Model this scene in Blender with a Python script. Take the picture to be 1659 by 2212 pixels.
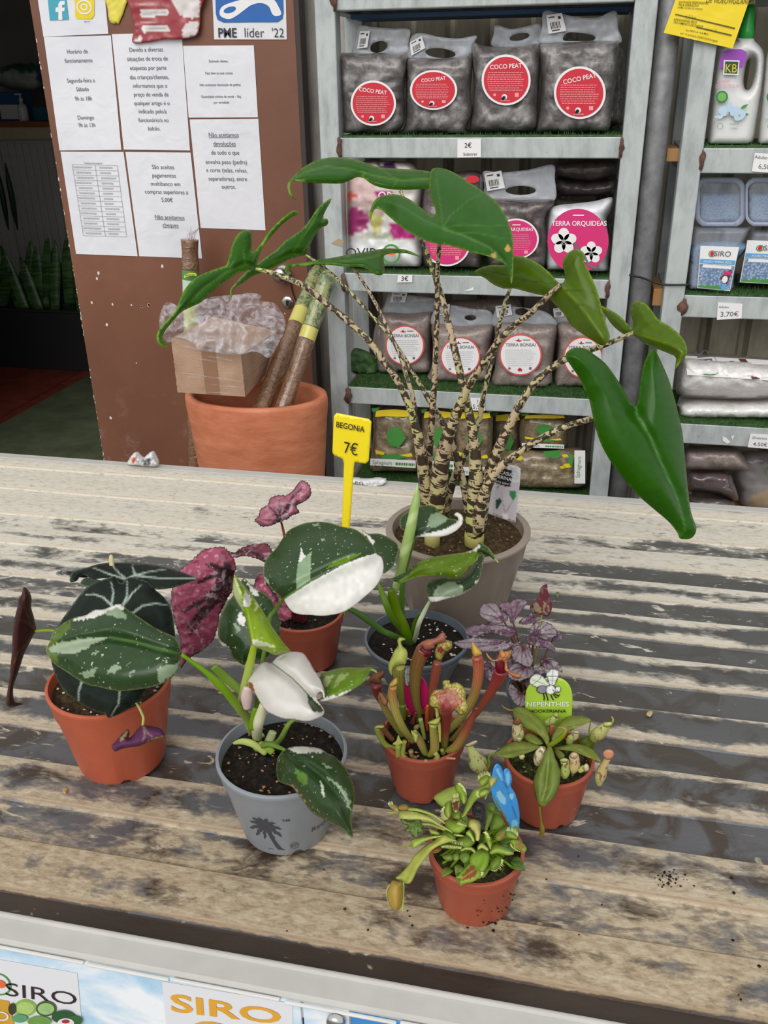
import bpy, bmesh, math, random
import numpy as np
from mathutils import Vector
from mathutils.geometry import delaunay_2d_cdt, tessellate_polygon
for o in list(bpy.data.objects): bpy.data.objects.remove(o)
S = bpy.context.scene
COL = S.collection
rnd = random.Random(7)
nrg = np.random.default_rng(5)
# ---------------------------------------------------------------- camera
F = 1950.0; W_, H_ = 1659.0, 2212.0
PITCH, ROLL, YAW = math.radians(25.82), math.radians(0.95), math.radians(-12.33)
CAM = np.array([0.0, 0.0, 1.5])
FW = np.array([math.sin(YAW)*math.cos(PITCH), math.cos(YAW)*math.cos(PITCH), -math.sin(PITCH)])
RT0 = np.array([math.cos(YAW), -math.sin(YAW), 0.0]); DN0 = np.cross(FW, RT0)
RT = math.cos(ROLL)*RT0 + math.sin(ROLL)*DN0
DN = -math.sin(ROLL)*RT0 + math.cos(ROLL)*DN0
cd = bpy.data.cameras.new('camera'); cam = bpy.data.objects.new('camera', cd); COL.objects.link(cam)
cd.sensor_fit = 'VERTICAL'; cd.sensor_height = 24.0; cd.lens = 24.0*F/H_; cd.clip_start = 0.02; cd.clip_end = 100
from mathutils import Matrix
cam.matrix_world = Matrix(((RT[0], -DN[0], -FW[0], CAM[0]), (RT[1], -DN[1], -FW[1], CAM[1]), (RT[2], -DN[2], -FW[2], CAM[2]), (0, 0, 0, 1)))
S.camera = cam
# ---------------------------------------------------------------- world, light, exposure
S.view_settings.view_transform = 'Standard'; S.view_settings.look = 'None'
S.view_settings.gamma = 1.0; S.view_settings.use_curve_mapping = False
S.view_settings.exposure = 0.12
wd = bpy.data.worlds.new('overcast_sky'); S.world = wd; wd.use_nodes = True
bgn = wd.node_tree.nodes['Background']; bgn.inputs[0].default_value = (0.97, 0.985, 1.0, 1); bgn.inputs[1].default_value = 0.80
sl = bpy.data.lights.new('sky_sun_offscreen', 'SUN'); so = bpy.data.objects.new('sky_sun_offscreen', sl); COL.objects.link(so)
sl.energy = 1.9; sl.angle = math.radians(50); sl.color = (1.0, 0.98, 0.95)
so.rotation_euler = (math.radians(52), math.radians(-14), 0); so.location = (0, -3, 5)
TZ = 0.80      # table top (pans)
# ---------------------------------------------------------------- pixel -> place
def rays(x, y):
    x = np.asarray(x, float); y = np.asarray(y, float)
    return FW + RT*((x-829.5)/F)[..., None] + DN*((y-1106)/F)[..., None]
def onY(x, y, Y):
    d = rays(x, y); return CAM + d*(np.asarray(Y)/d[..., 1])[..., None]
def onZ(x, y, Z):
    d = rays(x, y); return CAM + d*((np.asarray(Z)-CAM[2])/d[..., 2])[..., None]
def ppm(P):           # photo pixels per metre at a place
    return F/float(np.dot(np.asarray(P)-CAM, FW))
def zm(x0, y0, s):
    def f(pts): return [(x0+p[0]/s, y0+p[1]/s) + tuple(q/s for q in p[2:]) for p in pts]
    return f
ZA = zm(320, 320, 2.8603); ZB = zm(780, 320, 2.2419); ZC = zm(0, 1180, 3.7705); ZD = zm(360, 1020, 3.318)
ZE = zm(440, 1220, 3.3525); ZF = zm(740, 1040, 4.3658); ZG = zm(780, 1340, 4.3658); ZH = zm(820, 1620, 4.879)
ZI = zm(980, 1240, 3.687); ZJ = zm(800, 860, 4.3658); ZK = zm(640, 560, 2.0737); ZL = zm(640, 0, 2.0737)
ZM = zm(1350, 0, 3.951); ZN = zm(1350, 540, 3.880); ZO = zm(300, 480, 3.456); ZP = zm(0, 0, 2.4397); ZQ = zm(0, 460, 3.9515); ZR = zm(0, 1900, 1.659)
ZS = zm(0, 1600, 2.37)
def lin(c):
    return tuple(((v/255)/12.92 if v/255 <= .04045 else ((v/255+.055)/1.055)**2.4) for v in c)
# ---------------------------------------------------------------- materials
class NT:
    def __init__(s, name):
        s.m = bpy.data.materials.new(name); s.m.use_nodes = True; s.t = s.m.node_tree; s.n = s.t.nodes; s.b = s.n['Principled BSDF']; s.out = s.n['Material Output']
    def node(s, typ, **kw):
        n = s.n.new(typ)
        for k, v in kw.items(): setattr(n, k, v)
        return n
    def put(s, sock, v):
        if isinstance(v, bpy.types.NodeSocket): s.t.links.new(v, sock)
        elif isinstance(v, (tuple, list)) and len(v) == 3 and sock.type == 'RGBA': sock.default_value = (*v, 1)
        else: sock.default_value = v
    def coord(s, k='Object'): return s.node('ShaderNodeTexCoord').outputs[k]
    def pos(s): return s.node('ShaderNodeNewGeometry').outputs['Position']
    def mapv(s, v, sc=(1, 1, 1), loc=(0, 0, 0)):
        n = s.node('ShaderNodeMapping'); s.put(n.inputs['Vector'], v); n.inputs['Scale'].default_value = sc; n.inputs['Location'].default_value = loc; return n.outputs[0]
    def noise(s, v, scale=5, det=4, rough=.55, dist=0.0):
        n = s.node('ShaderNodeTexNoise'); s.put(n.inputs['Vector'], v); n.inputs['Scale'].default_value = scale; n.inputs['Detail'].default_value = det; n.inputs['Roughness'].default_value = rough; n.inputs['Distortion'].default_value = dist; return n.outputs['Fac']
    def voro(s, v, scale=5, feat='F1', out='Distance'):
        n = s.node('ShaderNodeTexVoronoi', feature=feat); s.put(n.inputs['Vector'], v); n.inputs['Scale'].default_value = scale; return n.outputs[out]
    def ramp(s, f, stops, interp='LINEAR'):
        n = s.node('ShaderNodeValToRGB'); s.put(n.inputs[0], f); r = n.color_ramp; r.interpolation = interp
        while len(r.elements) < len(stops): r.elements.new(.5)
        for e, (p, c) in zip(r.elements, stops):
            e.position = p; e.color = (*c, 1) if not isinstance(c, (int, float)) else (c, c, c, 1)
        return n.outputs[0]
    def math(s, op, a, b=0.0, clamp=False):
        n = s.node('ShaderNodeMath', operation=op, use_clamp=clamp); s.put(n.inputs[0], a); s.put(n.inputs[1], b); return n.outputs[0]
    def mix(s, f, a, b, bt='MIX'):
        n = s.node('ShaderNodeMix', data_type='RGBA', blend_type=bt); s.put(n.inputs[0], f); s.put(n.inputs[6], a); s.put(n.inputs[7], b); return n.outputs[2]
    def attr(s, name, out='Color'): return s.node('ShaderNodeAttribute', attribute_name=name).outputs[out]
    def bump(s, h, st=.3, d=.002):
        n = s.node('ShaderNodeBump'); s.put(n.inputs['Height'], h); n.inputs['Strength'].default_value = st; n.inputs['Distance'].default_value = d; s.put(s.b.inputs['Normal'], n.outputs[0])
    def sep(s, v):
        n = s.node('ShaderNodeSeparateXYZ'); s.put(n.inputs[0], v); return n.outputs
    def set(s, base=None, rough=.5, metal=0.0, spec=.5, alpha=None, coat=0.0, trans=0.0):
        b = s.b.inputs
        if base is not None: s.put(b['Base Color'], base)
        s.put(b['Roughness'], rough); s.put(b['Metallic'], metal); s.put(b['Specular IOR Level'], spec); b['Coat Weight'].default_value = coat
        b['Coat Roughness'].default_value = .12; b['Transmission Weight'].default_value = trans
        if alpha is not None: s.put(b['Alpha'], alpha)
        return s.m
    def translucent(s, col, w):
        t = s.node('ShaderNodeBsdfTranslucent'); s.put(t.inputs[0], col); mx = s.node('ShaderNodeMixShader'); mx.inputs[0].default_value = w
        s.t.links.new(s.b.outputs[0], mx.inputs[1]); s.t.links.new(t.outputs[0], mx.inputs[2]); s.t.links.new(mx.outputs[0], s.out.inputs[0])
MATS = {}
def flat(name, rgb, rough=.55, var=.12, scale=30, metal=0, spec=.4, coat=0, bump=0, bs=60):
    if name in MATS: return MATS[name]
    m = NT(name); c = lin(rgb); v = m.coord()
    n = m.noise(v, scale, 4); col = m.mix(n, tuple(x*(1-var) for x in c), tuple(min(1, x*(1+var)) for x in c))
    m.set(col, rough, metal, spec, coat=coat)
    if bump: m.bump(m.noise(v, bs, 5), bump, .003)
    MATS[name] = m.m; return m.m
def film(name, rgb, alpha=.35, rough=.25, scale=18):
    if name in MATS: return MATS[name]
    m = NT(name); v = m.coord(); n = m.noise(v, scale, 5, .6, 1.2)
    a = m.ramp(n, [(.3, max(0, alpha-.15)), (.7, min(1, alpha+.2))])
    m.set(lin(rgb), rough, 0, .6, alpha=a); m.bump(n, .5, .004); MATS[name] = m.m; return m.m
# ---------------------------------------------------------------- objects
def org(p):
    o = np.zeros(3)
    while p is not None:
        o = o + np.array(p.location); p = p.parent
    return o
def mk(name, V, Fc, mat, parent=None, smooth=False, uv=None, col=None, loc=None):
    V = np.asarray(V, float)
    base = org(parent) if parent is not None else (np.asarray(loc, float) if loc is not None else np.zeros(3))
    me = bpy.data.meshes.new(name); me.from_pydata((V-base).tolist(), [], [list(map(int, f)) for f in Fc])
    if uv is not None:
        ul = me.uv_layers.new(name='UVMap'); vi = np.zeros(len(me.loops), np.int32); me.loops.foreach_get('vertex_index', vi)
        ul.data.foreach_set('uv', np.asarray(uv, np.float32)[vi].ravel())
    if col is not None:
        ca = me.color_attributes.new('Col', 'FLOAT_COLOR', 'POINT')
        c4 = np.ones((len(V), 4), np.float32); c4[:, :3] = col; ca.data.foreach_set('color', c4.ravel())
    if smooth: me.polygons.foreach_set('use_smooth', np.ones(len(me.polygons), bool))
    for m in (mat if isinstance(mat, (list, tuple)) else [mat]): me.materials.append(m)
    me.update()
    o = bpy.data.objects.new(name, me); COL.objects.link(o)
    if parent is not None: o.parent = parent
    else: o.location = base
    return o
def tag(o, label=None, cat=None, group=None, kind=None):
    if label: o['label'] = label
    if cat: o['category'] = cat
    if group: o['group'] = group
    if kind: o['kind'] = kind
    return o
def thing(name, label, cat, loc, group=None):
    o = bpy.data.objects.new(name, None); COL.objects.link(o); o.location = tuple(float(v) for v in loc); o.empty_display_size = .05
    return tag(o, label, cat, group)
def struct(o, label=None):
    o['kind'] = 'structure'
    if label: o['label'] = label
    return o
class MB:
    def __init__(s): s.v = []; s.f = []
    def add(s, V, Fc):
        b = len(s.v); s.v += [tuple(map(float, p)) for p in V]; s.f += [[i+b for i in f] for f in Fc]; return s
    def box(s, a, b):
        (x0, y0, z0), (x1, y1, z1) = a, b
        return s.add([(x0, y0, z0), (x1, y0, z0), (x1, y1, z0), (x0, y1, z0), (x0, y0, z1), (x1, y0, z1), (x1, y1, z1), (x0, y1, z1)], [(3, 2, 1, 0), (4, 5, 6, 7), (0, 1, 5, 4), (1, 2, 6, 5), (2, 3, 7, 6), (3, 0, 4, 7)])
    def build(s, name, mat, parent=None, smooth=False, loc=None, bevel=0):
        o = mk(name, s.v, s.f, mat, parent, smooth, loc=loc)
        if bevel:
            m = o.modifiers.new('b', 'BEVEL'); m.width = bevel; m.segments = 2; m.limit_method = 'ANGLE'
        return o
def box(name, a, b, mat, parent=None, bevel=.002, loc=None): return MB().box(a, b).build(name, mat, parent, loc=loc, bevel=bevel)
def lathe_v(prof, c, seg=48):
    V, Fc, U = [], [], []
    for i, (r, z) in enumerate(prof):
        for k in range(seg):
            a = 2*math.pi*k/seg; V.append((c[0]+r*math.cos(a), c[1]+r*math.sin(a), c[2]+z)); U.append((k/seg, i/len(prof)))
    for i in range(len(prof)-1):
        for k in range(seg):
            k2 = (k+1) % seg; Fc.append((i*seg+k, i*seg+k2, (i+1)*seg+k2, (i+1)*seg+k))
    return V, Fc
def lathe(name, prof, c, mat, parent=None, seg=48, cap=True, loc=None):
    V, Fc = lathe_v(prof, c, seg)
    if cap:
        Fc.append(tuple(reversed(range(seg)))); n = (len(prof)-1)*seg; Fc.append(tuple(range(n, n+seg)))
    return mk(name, V, Fc, mat, parent, True, loc=loc)
def crom(P, n, closed=False):
    P = np.asarray(P, float); N = len(P); out = []
    if N < 3 and not closed:
        t = np.linspace(0, 1, n)[:, None]; return P[0]*(1-t)+P[-1]*t
    segs = N if closed else N-1
    for u in np.linspace(0, segs, n, endpoint=not closed):
        i = min(int(u), segs-1); t = u-i
        if closed: a, b, c, d = (P[(i-1) % N], P[i], P[(i+1) % N], P[(i+2) % N])
        else: a, b, c, d = P[max(i-1, 0)], P[i], P[i+1], P[min(i+2, N-1)]
        out.append(.5*((2*b)+(-a+c)*t+(2*a-5*b+4*c-d)*t*t+(-a+3*b-3*c+d)*t**3))
    return np.array(out)
def tube_v(P, R, seg=10, flat_=1.0, up=None):
    P = np.asarray(P, float); n = len(P); V = []; Fc = []; U = []
    T = np.gradient(P, axis=0); T /= (np.linalg.norm(T, axis=1)[:, None]+1e-12)
    ref = np.array(up if up is not None else (0.31, -.9, .29), float); L = 0
    for i in range(n):
        if i: L += np.linalg.norm(P[i]-P[i-1])
        a = np.cross(T[i], ref); a /= (np.linalg.norm(a)+1e-9); b = np.cross(a, T[i])
        for k in range(seg):
            t = 2*math.pi*k/seg; V.append(P[i]+R[i]*(a*math.cos(t)+b*math.sin(t)*flat_)); U.append((k/seg, L))
    for i in range(n-1):
        for k in range(seg):
            k2 = (k+1) % seg; Fc.append((i*seg+k, i*seg+k2, (i+1)*seg+k2, (i+1)*seg+k))
    Fc.append(tuple(reversed(range(seg)))); Fc.append(tuple(range((n-1)*seg, n*seg)))
    return V, Fc, U
def tube(name, P, R, mat, parent=None, seg=10, n=None, flat_=1.0, col=None, loc=None, closed_top=True):
    P = np.asarray(P, float); R = np.asarray(R if hasattr(R, '__len__') else [R]*len(P), float)
    if n: PR = crom(np.column_stack([P, R]), n); P, R = PR[:, :3], np.maximum(PR[:, 3], 1e-5)
    V, Fc, U = tube_v(P, R, seg, flat_)
    if not closed_top: Fc = Fc[:-1]
    c = None
    if col is not None:
        cc = np.asarray(col, float)
        if cc.ndim == 1: c = np.tile(cc, (len(V), 1))
        else:
            t = np.linspace(0, 1, len(P)); k = np.linspace(0, 1, len(cc)); row = np.column_stack([np.interp(t, k, cc[:, j]) for j in range(3)]); c = np.repeat(row, seg, axis=0)
    return mk(name, V, Fc, mat, parent, True, uv=U, col=c, loc=loc)
def ptube(name, pts, Y, mat, parent=None, seg=10, n=None, flat_=1.0, col=None, loc=None, closed_top=True):
    """pts: photo (x, y, width) ; Y: depth(s) along the path"""
    pts = np.asarray(pts, float); Ys = np.interp(np.linspace(0, 1, len(pts)), np.linspace(0, 1, len(Y)), Y) if hasattr(Y, '__len__') else np.full(len(pts), Y)
    P = onY(pts[:, 0], pts[:, 1], Ys); R = pts[:, 2]/2*((P-CAM)@FW)/F
    return tube(name, P, R, mat, parent, seg, n or max(8, 4*len(pts)), flat_, col, loc, closed_top)
# ---------------------------------------------------------------- traced sheets (leaves, bags) with their own depth
def inpoly(x, y, poly):
    p = np.asarray(poly, float); c = np.zeros(len(x), bool); j = len(p)-1
    for i in range(len(p)):
        xi, yi = p[i, :2]; xj, yj = p[j, :2]
        m = ((yi > y) != (yj > y)) & (x < (xj-xi)*(y-yi)/((yj-yi) if yj != yi else 1e-9)+xi); c ^= m; j = i
    return c
def segd(x, y, pl, closed=False):
    p = np.asarray(pl, float)[:, :2]; best = np.full(len(x), 1e9); bt = np.zeros(len(x)); n = len(p); L = 0
    rng = range(n if closed else n-1)
    for i in rng:
        a = p[i]; b = p[(i+1) % n]; d = b-a; l2 = d@d+1e-9
        t = np.clip(((x-a[0])*d[0]+(y-a[1])*d[1])/l2, 0, 1); q = np.hypot(x-a[0]-t*d[0], y-a[1]-t*d[1])
        m = q < best; best[m] = q[m]; bt[m] = (i+t[m])/max(1, len(rng))
    return best, bt
def cdt(outline, sp, smooth=True, holes=()):
    o = np.asarray(outline, float)[:, :2]
    loops = []
    for lp in [o]+[np.asarray(h, float) for h in holes]:
        per = np.sum(np.hypot(*(np.roll(lp, -1, 0)-lp).T)); n = max(len(lp)*2, int(per/sp)) if smooth else None
        if smooth: q = crom(lp, n, True)
        else:
            q = []
            for i in range(len(lp)):
                a, b = lp[i], lp[(i+1) % len(lp)]; k = max(1, int(np.hypot(*(b-a))/sp)); q += [a+(b-a)*j/k for j in range(k)]
            q = np.array(q)
        loops.append(q)
    bd = loops[0]; x0, y0 = bd.min(0); x1, y1 = bd.max(0)
    gx, gy = np.meshgrid(np.arange(x0, x1, sp), np.arange(y0, y1, sp*.866)); gx[1::2] += sp/2
    gx, gy = gx.ravel(), gy.ravel(); ok = inpoly(gx, gy, bd)
    for h in loops[1:]: ok &= ~inpoly(gx, gy, h)
    gx, gy = gx[ok], gy[ok]; d = np.full(len(gx), 1e9)
    for h in loops: d = np.minimum(d, segd(gx, gy, h, True)[0])
    gx, gy = gx[d > sp*.55], gy[d > sp*.55]
    pts = []; ed = []
    for h in loops:
        b = len(pts); pts += [Vector(p) for p in h]; ed += [(b+i, b+(i+1) % len(h)) for i in range(len(h))]
    pts += [Vector(p) for p in zip(gx, gy)]
    vs, _, fs, _, _, _ = delaunay_2d_cdt(pts, ed, [], 1, 1e-4)
    V = np.array([tuple(v) for v in vs]); T = np.array([f for f in fs if len(f) == 3])
    c = V[T].mean(1); ok = inpoly(c[:, 0], c[:, 1], bd)
    for h in loops[1:]: ok &= ~inpoly(c[:, 0], c[:, 1], h)
    T = T[ok]
    ar = (V[T[:, 1], 0]-V[T[:, 0], 0])*(V[T[:, 2], 1]-V[T[:, 0], 1])-(V[T[:, 1], 1]-V[T[:, 0], 1])*(V[T[:, 2], 0]-V[T[:, 0], 0])
    T[ar > 0] = T[ar > 0][:, ::-1]
    d = np.full(len(V), 1e9)
    for h in loops: d = np.minimum(d, segd(V[:, 0], V[:, 1], h, True)[0])
    return V, T, d
def hsh(x, y, s=1.0):
    """smooth value noise 0..1"""
    x = x*s; y = y*s; xi = np.floor(x).astype(int); yi = np.floor(y).astype(int); fx = x-xi; fy = y-yi; fx = fx*fx*(3-2*fx); fy = fy*fy*(3-2*fy)
    def h(a, b):
        v = np.sin(a*127.1+b*311.7)*43758.5453; return v-np.floor(v)
    return (h(xi, yi)*(1-fx)+h(xi+1, yi)*fx)*(1-fy)+(h(xi, yi+1)*(1-fx)+h(xi+1, yi+1)*fx)*fy
def sheet(name, outline, Y, mat, parent, kx=0., ky=0., bulge=0., R=40., mid=None, crease=0., cw=10., bumps=(), sp=5., color=(90, 120, 60), paint=(), veins=(), var=.10, jit=3., thick=.0007, wav=0., edge=None, smooth=True, loc=None, holes=(), crinkle=0., cs=.05):
    """A thin sheet traced from the photo; Y is the depth of its centre, kx / ky its slope in metres of depth per pixel."""
    V, T, d = cdt(outline, sp, smooth, holes); x, y = V[:, 0], V[:, 1]
    o = np.asarray(outline, float); ax, ay = o[:, 0].mean(), o[:, 1].mean()
    f = 1-(1-np.clip(d/R, 0, 1))**2
    Yv = Y+kx*(x-ax)+ky*(ay-y)-bulge*f
    dm = None
    if mid is not None:
        dm, tm = segd(x, y, mid); Yv += crease*np.exp(-(dm/cw)**2)
    for bx, by, br, bd in bumps: Yv += bd*np.exp(-((x-bx)**2+(y-by)**2)/br**2)
    if wav: Yv += wav*np.exp(-d/14.)*np.sin(x*.16+np.sin(y*.13)*2)
    if crinkle: Yv += crinkle*(np.abs(hsh(x, y, cs)-.5)*2+.5*np.abs(hsh(x+50, y+9, cs*2.3)-.5)*2-.7)
    P = onY(x, y, Yv)
    c = np.tile(np.array(lin(color)), (len(V), 1)); jx = (hsh(x, y, .22)-.5)*2*jit; jy = (hsh(x+71, y+33, .22)-.5)*2*jit
    if edge is not None:
        ec, ew = edge; m = np.clip(1-(d+jx*.5)/ew, 0, 1)[:, None]; c = c*(1-m)+np.array(lin(ec))*m
    for pc, pp in paint:
        m = inpoly(x+jx, y+jy, pp); c[m] = lin(pc)
    for vc, pl, w0, w1, *sj in veins:
        s_ = sj[0] if sj else .3
        dd, t = segd(x, y, pl); w = (w0+(w1-w0)*t)*(1+s_*2*(hsh(x, y, .35)-.5)); m = np.clip((w/2+sp*.35-dd)/(sp*.7), 0, 1)[:, None]; c = c*(1-m)+np.array(lin(vc))*m
    c *= (1+var*2*(hsh(x, y, .11)-.5))[:, None]
    ob = mk(name, P, T, mat, parent, True, uv=np.column_stack([x/1000, y/1000]), col=c, loc=loc)
    if thick:
        s = ob.modifiers.new('thickness', 'SOLIDIFY'); s.thickness = thick; s.offset = -1
    ob['_'] = 0; del ob['_']
    return ob
def puff(name, outline, Y, T_, Rpx, mat, parent, sp=8., color=(120, 110, 100), paint=(), holes=(), crinkle=0., cs=.05, smooth=True, loc=None, kx=0., ky=0., flatb=.6, var=.1, veins=(), jit=3., floor=None):
    """A closed, inflated body (bag, bottle) whose front outline is traced; T_ = thickness in metres, Y = depth of its front."""
    V, Tr, d = cdt(outline, sp, smooth, holes); x, y = V[:, 0], V[:, 1]; n = len(V)
    o = np.asarray(outline, float); ax, ay = o[:, 0].mean(), o[:, 1].mean()
    f = np.sqrt(np.clip(1-(1-np.clip(d/Rpx, 0, 1))**2, 0, 1)); Ym = Y+T_/2+kx*(x-ax)+ky*(ay-y)
    cr = crinkle*(np.abs(hsh(x, y, cs)-.5)*2+.6*np.abs(hsh(x+50, y+9, cs*2.3)-.5)*2-.6)*np.clip(d/12, 0, 1) if crinkle else 0
    A = onY(x, y, Ym-T_/2*f+cr); dz = rays(x, y); B = onY(x, y, Ym)+np.array([0, 1., 0])*(T_/2*f)[:, None]
    on = d < 1e-3; B[on] = A[on]+np.array([0, 1e-4, 0])
    P = np.vstack([A, B]); Fc = np.vstack([Tr, (Tr+n)[:, ::-1]])
    if floor is not None:        # the body settles flat on what carries it
        z0 = P[:, 2].min()
        if z0 > floor: P[:, 2] -= (z0-floor)*np.clip(1-(P[:, 2]-z0)/.04, 0, 1)
        P[:, 2] = np.maximum(P[:, 2], floor)
    # rim
    from collections import Counter
    ec = Counter()
    for t in Tr:
        for i in range(3): ec[(t[i], t[(i+1) % 3])] += 1
    rim = [(b, a, a+n, b+n) for (a, b) in ec if (b, a) not in ec]
    c = np.tile(np.array(lin(color)), (n, 1)); jx = (hsh(x, y, .22)-.5)*2*jit; jy = (hsh(x+71, y+33, .22)-.5)*2*jit
    for pc, pp in paint: c[inpoly(x+jx, y+jy, pp)] = lin(pc)
    for vc, pl, w0, w1, *sj in veins:
        dd, t = segd(x, y, pl); w = w0+(w1-w0)*t; m = np.clip((w/2+sp*.35-dd)/(sp*.7), 0, 1)[:, None]; c = c*(1-m)+np.array(lin(vc))*m
    c *= (1+var*2*(hsh(x, y, .11)-.5))[:, None]
    return mk(name, P, [list(q) for q in Fc]+[list(q) for q in rim], mat, parent, True, col=np.vstack([c, c]), uv=np.vstack([np.column_stack([x, y])/1000]*2), loc=loc)
# ---------------------------------------------------------------- print (lettering, shapes) laid on a surface map (u, v) -> point
class Surf:
    """flat patch from photo corners TL, TR, BR, BL at depth(s); u 0..1 right, v 0..1 down"""
    def __init__(s, corners, Y, off=.0008):
        c = np.asarray(corners, float); Ys = np.asarray(Y if hasattr(Y, '__len__') else [Y]*4, float); s.c = onY(c[:, 0], c[:, 1], Ys); s.off = off
        s.n = np.cross(s.c[1]-s.c[0], s.c[3]-s.c[0]); s.n /= np.linalg.norm(s.n)
        if s.n @ (CAM-s.c[0]) < 0: s.n = -s.n
        s.w = np.linalg.norm(s.c[1]-s.c[0]); s.h = np.linalg.norm(s.c[3]-s.c[0])
    def __call__(s, u, v, off=None):
        u = np.asarray(u)[..., None]; v = np.asarray(v)[..., None]; c = s.c
        return (c[0]*(1-u)+c[1]*u)*(1-v)+(c[3]*(1-u)+c[2]*u)*v+s.n*(s.off if off is None else off)
class Surf3(Surf):
    def __init__(s, c, off=.0008):
        s.c = np.asarray(c, float); s.off = off; s.n = np.cross(s.c[1]-s.c[0], s.c[3]-s.c[0]); s.n /= np.linalg.norm(s.n)
        if s.n @ (CAM-s.c[0]) < 0: s.n = -s.n
        s.w = np.linalg.norm(s.c[1]-s.c[0]); s.h = np.linalg.norm(s.c[3]-s.c[0])
TXT = {}
def text2d(t, bold=0.0):
    k = (t, bold)
    if k in TXT: return TXT[k]
    cu = bpy.data.curves.new('t', 'FONT'); cu.body = t; cu.size = 1; cu.resolution_u = 3; cu.offset = bold
    ob = bpy.data.objects.new('t', cu); me = ob.to_mesh()
    V = np.array([v.co[:2] for v in me.vertices]) if len(me.vertices) else np.zeros((0, 2)); Fc = [list(p.vertices) for p in me.polygons]
    ob.to_mesh_clear(); bpy.data.objects.remove(ob); bpy.data.curves.remove(cu)
    TXT[k] = (V, Fc); return TXT[k]
class Print:
    def __init__(s, surf, off=.0008): s.s = surf; s.mb = MB(); s.off = off
    def text(s, t, u, v, h, align='C', bold=0.0, xs=1.0, rot=0.0, under=False):
        """baseline at v, cap height h (fraction of the patch height)"""
        V, Fc = text2d(t, bold)
        if not len(V): return s
        k = h*s.s.h/.70; X = V[:, 0]*k*xs; Yv = V[:, 1]*k
        X = X-{'C': (X.min()+X.max())/2, 'L': X.min(), 'R': X.max()}[align]
        if under:
            b = len(X); X = np.append(X, [X.min(), X.max(), X.max(), X.min()]); Yv = np.append(Yv, np.array([-.16, -.16, -.09, -.09])*k); Fc = Fc+[[b, b+1, b+2, b+3]]
        if rot: ca, sa = math.cos(rot), math.sin(rot); X, Yv = X*ca-Yv*sa, X*sa+Yv*ca
        s.mb.add(s.s(u+X/s.s.w, v-Yv/s.s.h, s.off), Fc); return s
    def poly(s, uv):
        uv = np.asarray(uv, float); tr = tessellate_polygon([[Vector((a, b, 0)) for a, b in uv]])
        s.mb.add(s.s(uv[:, 0], uv[:, 1], s.off), [list(t) for t in tr]); return s
    def rect(s, u0, v0, u1, v1): return s.poly([(u0, v0), (u1, v0), (u1, v1), (u0, v1)])
    def ell(s, u, v, ru, rv, n=28, rot=0):
        t = np.linspace(0, 2*math.pi, n, endpoint=False); a, b = ru*np.cos(t), rv*np.sin(t)*s.s.h/s.s.w; ca, sa = math.cos(rot), math.sin(rot)
        return s.poly(np.column_stack([u+a*ca-b*sa, v+(a*sa+b*ca)*s.s.w/s.s.h]))
    def circ(s, u, v, r, n=28): return s.ell(u, v, r, r*s.s.w/s.s.h, n)
    def ring(s, u, v, ru, rv, w, n=32):
        t = np.linspace(0, 2*math.pi, n+1); o = np.column_stack([u+ru*np.cos(t), v+rv*np.sin(t)]); i = np.column_stack([u+(ru-w)*np.cos(t), v+(rv-w*s.s.w/s.s.h)*np.sin(t)])
        q = np.vstack([o, i]); N = n+1; s.mb.add(s.s(q[:, 0], q[:, 1], s.off), [[k, k+1, N+k+1, N+k] for k in range(n)]); return s
    def line(s, pts, w):
        p = np.asarray(pts, float)*np.array([s.s.w, s.s.h]); T = np.gradient(p, axis=0); T /= np.linalg.norm(T, axis=1)[:, None]+1e-9; N = np.column_stack([-T[:, 1], T[:, 0]])*w/2
        q = np.vstack([p+N, p-N])/np.array([s.s.w, s.s.h]); n = len(p); s.mb.add(s.s(q[:, 0], q[:, 1], s.off), [[k, k+1, n+k+1, n+k] for k in range(n-1)]); return s
    def greek(s, u0, u1, v, h, k=1):
        """a line of print too small to read: short bars"""
        u = u0
        while u < u1:
            L = min(rnd.uniform(.02, .075), u1-u); s.rect(u, v-h, u+L, v); u += L+.012
        return s
    def build(s, name, mat, parent):
        if not s.mb.v: return None
        o = s.mb.build(name, mat, parent)
        if name not in ('label', 'label_disc', 'card'): o['kind'] = 'stuff'
        return o
# ================================================================ the place: ground, walls, door, room behind
Yd = 2.68          # face of the open door
Ys = 2.40          # front of the metal shelves
m = NT('concrete'); v = m.pos(); n = m.noise(v, 3, 6, .6); m.set(m.ramp(n, [(.3, lin((96, 92, 86))), (.7, lin((132, 127, 119)))]), .85); m.bump(m.noise(v, 60, 5), .3); CONC = m.m
m = NT('red_floor_tile'); v = m.pos(); n = m.noise(v, 9, 5, .6); m.set(m.ramp(n, [(.3, lin((92, 38, 28))), (.7, lin((128, 58, 42)))]), .45); TILE = m.m
m = NT('cream_sheet_metal'); v = m.pos(); n = m.noise(m.mapv(v, (3, 3, .8)), 3, 6, .65); m.set(m.ramp(n, [(.3, lin((128, 118, 98))), (.55, lin((176, 168, 150))), (.8, lin((190, 184, 168)))]), .55); CREAM = m.m
m = NT('grey_wall_sheet'); v = m.pos(); n = m.noise(m.mapv(v, (3, 3, .8)), 4, 6, .65); m.set(m.ramp(n, [(.28, lin((120, 112, 104))), (.5, lin((168, 162, 155))), (.8, lin((186, 181, 174)))]), .6); GWALL = m.m
m = NT('brown_painted_door'); v = m.pos(); n = m.noise(v, 2.5, 6, .6); n2 = m.noise(m.mapv(v, (1, 1, 1.6)), 55, 3, .6)
c = m.ramp(n, [(.3, lin((104, 66, 48))), (.6, lin((120, 78, 58))), (.8, lin((132, 92, 76)))]); z = m.sep(v)[2]
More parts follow.
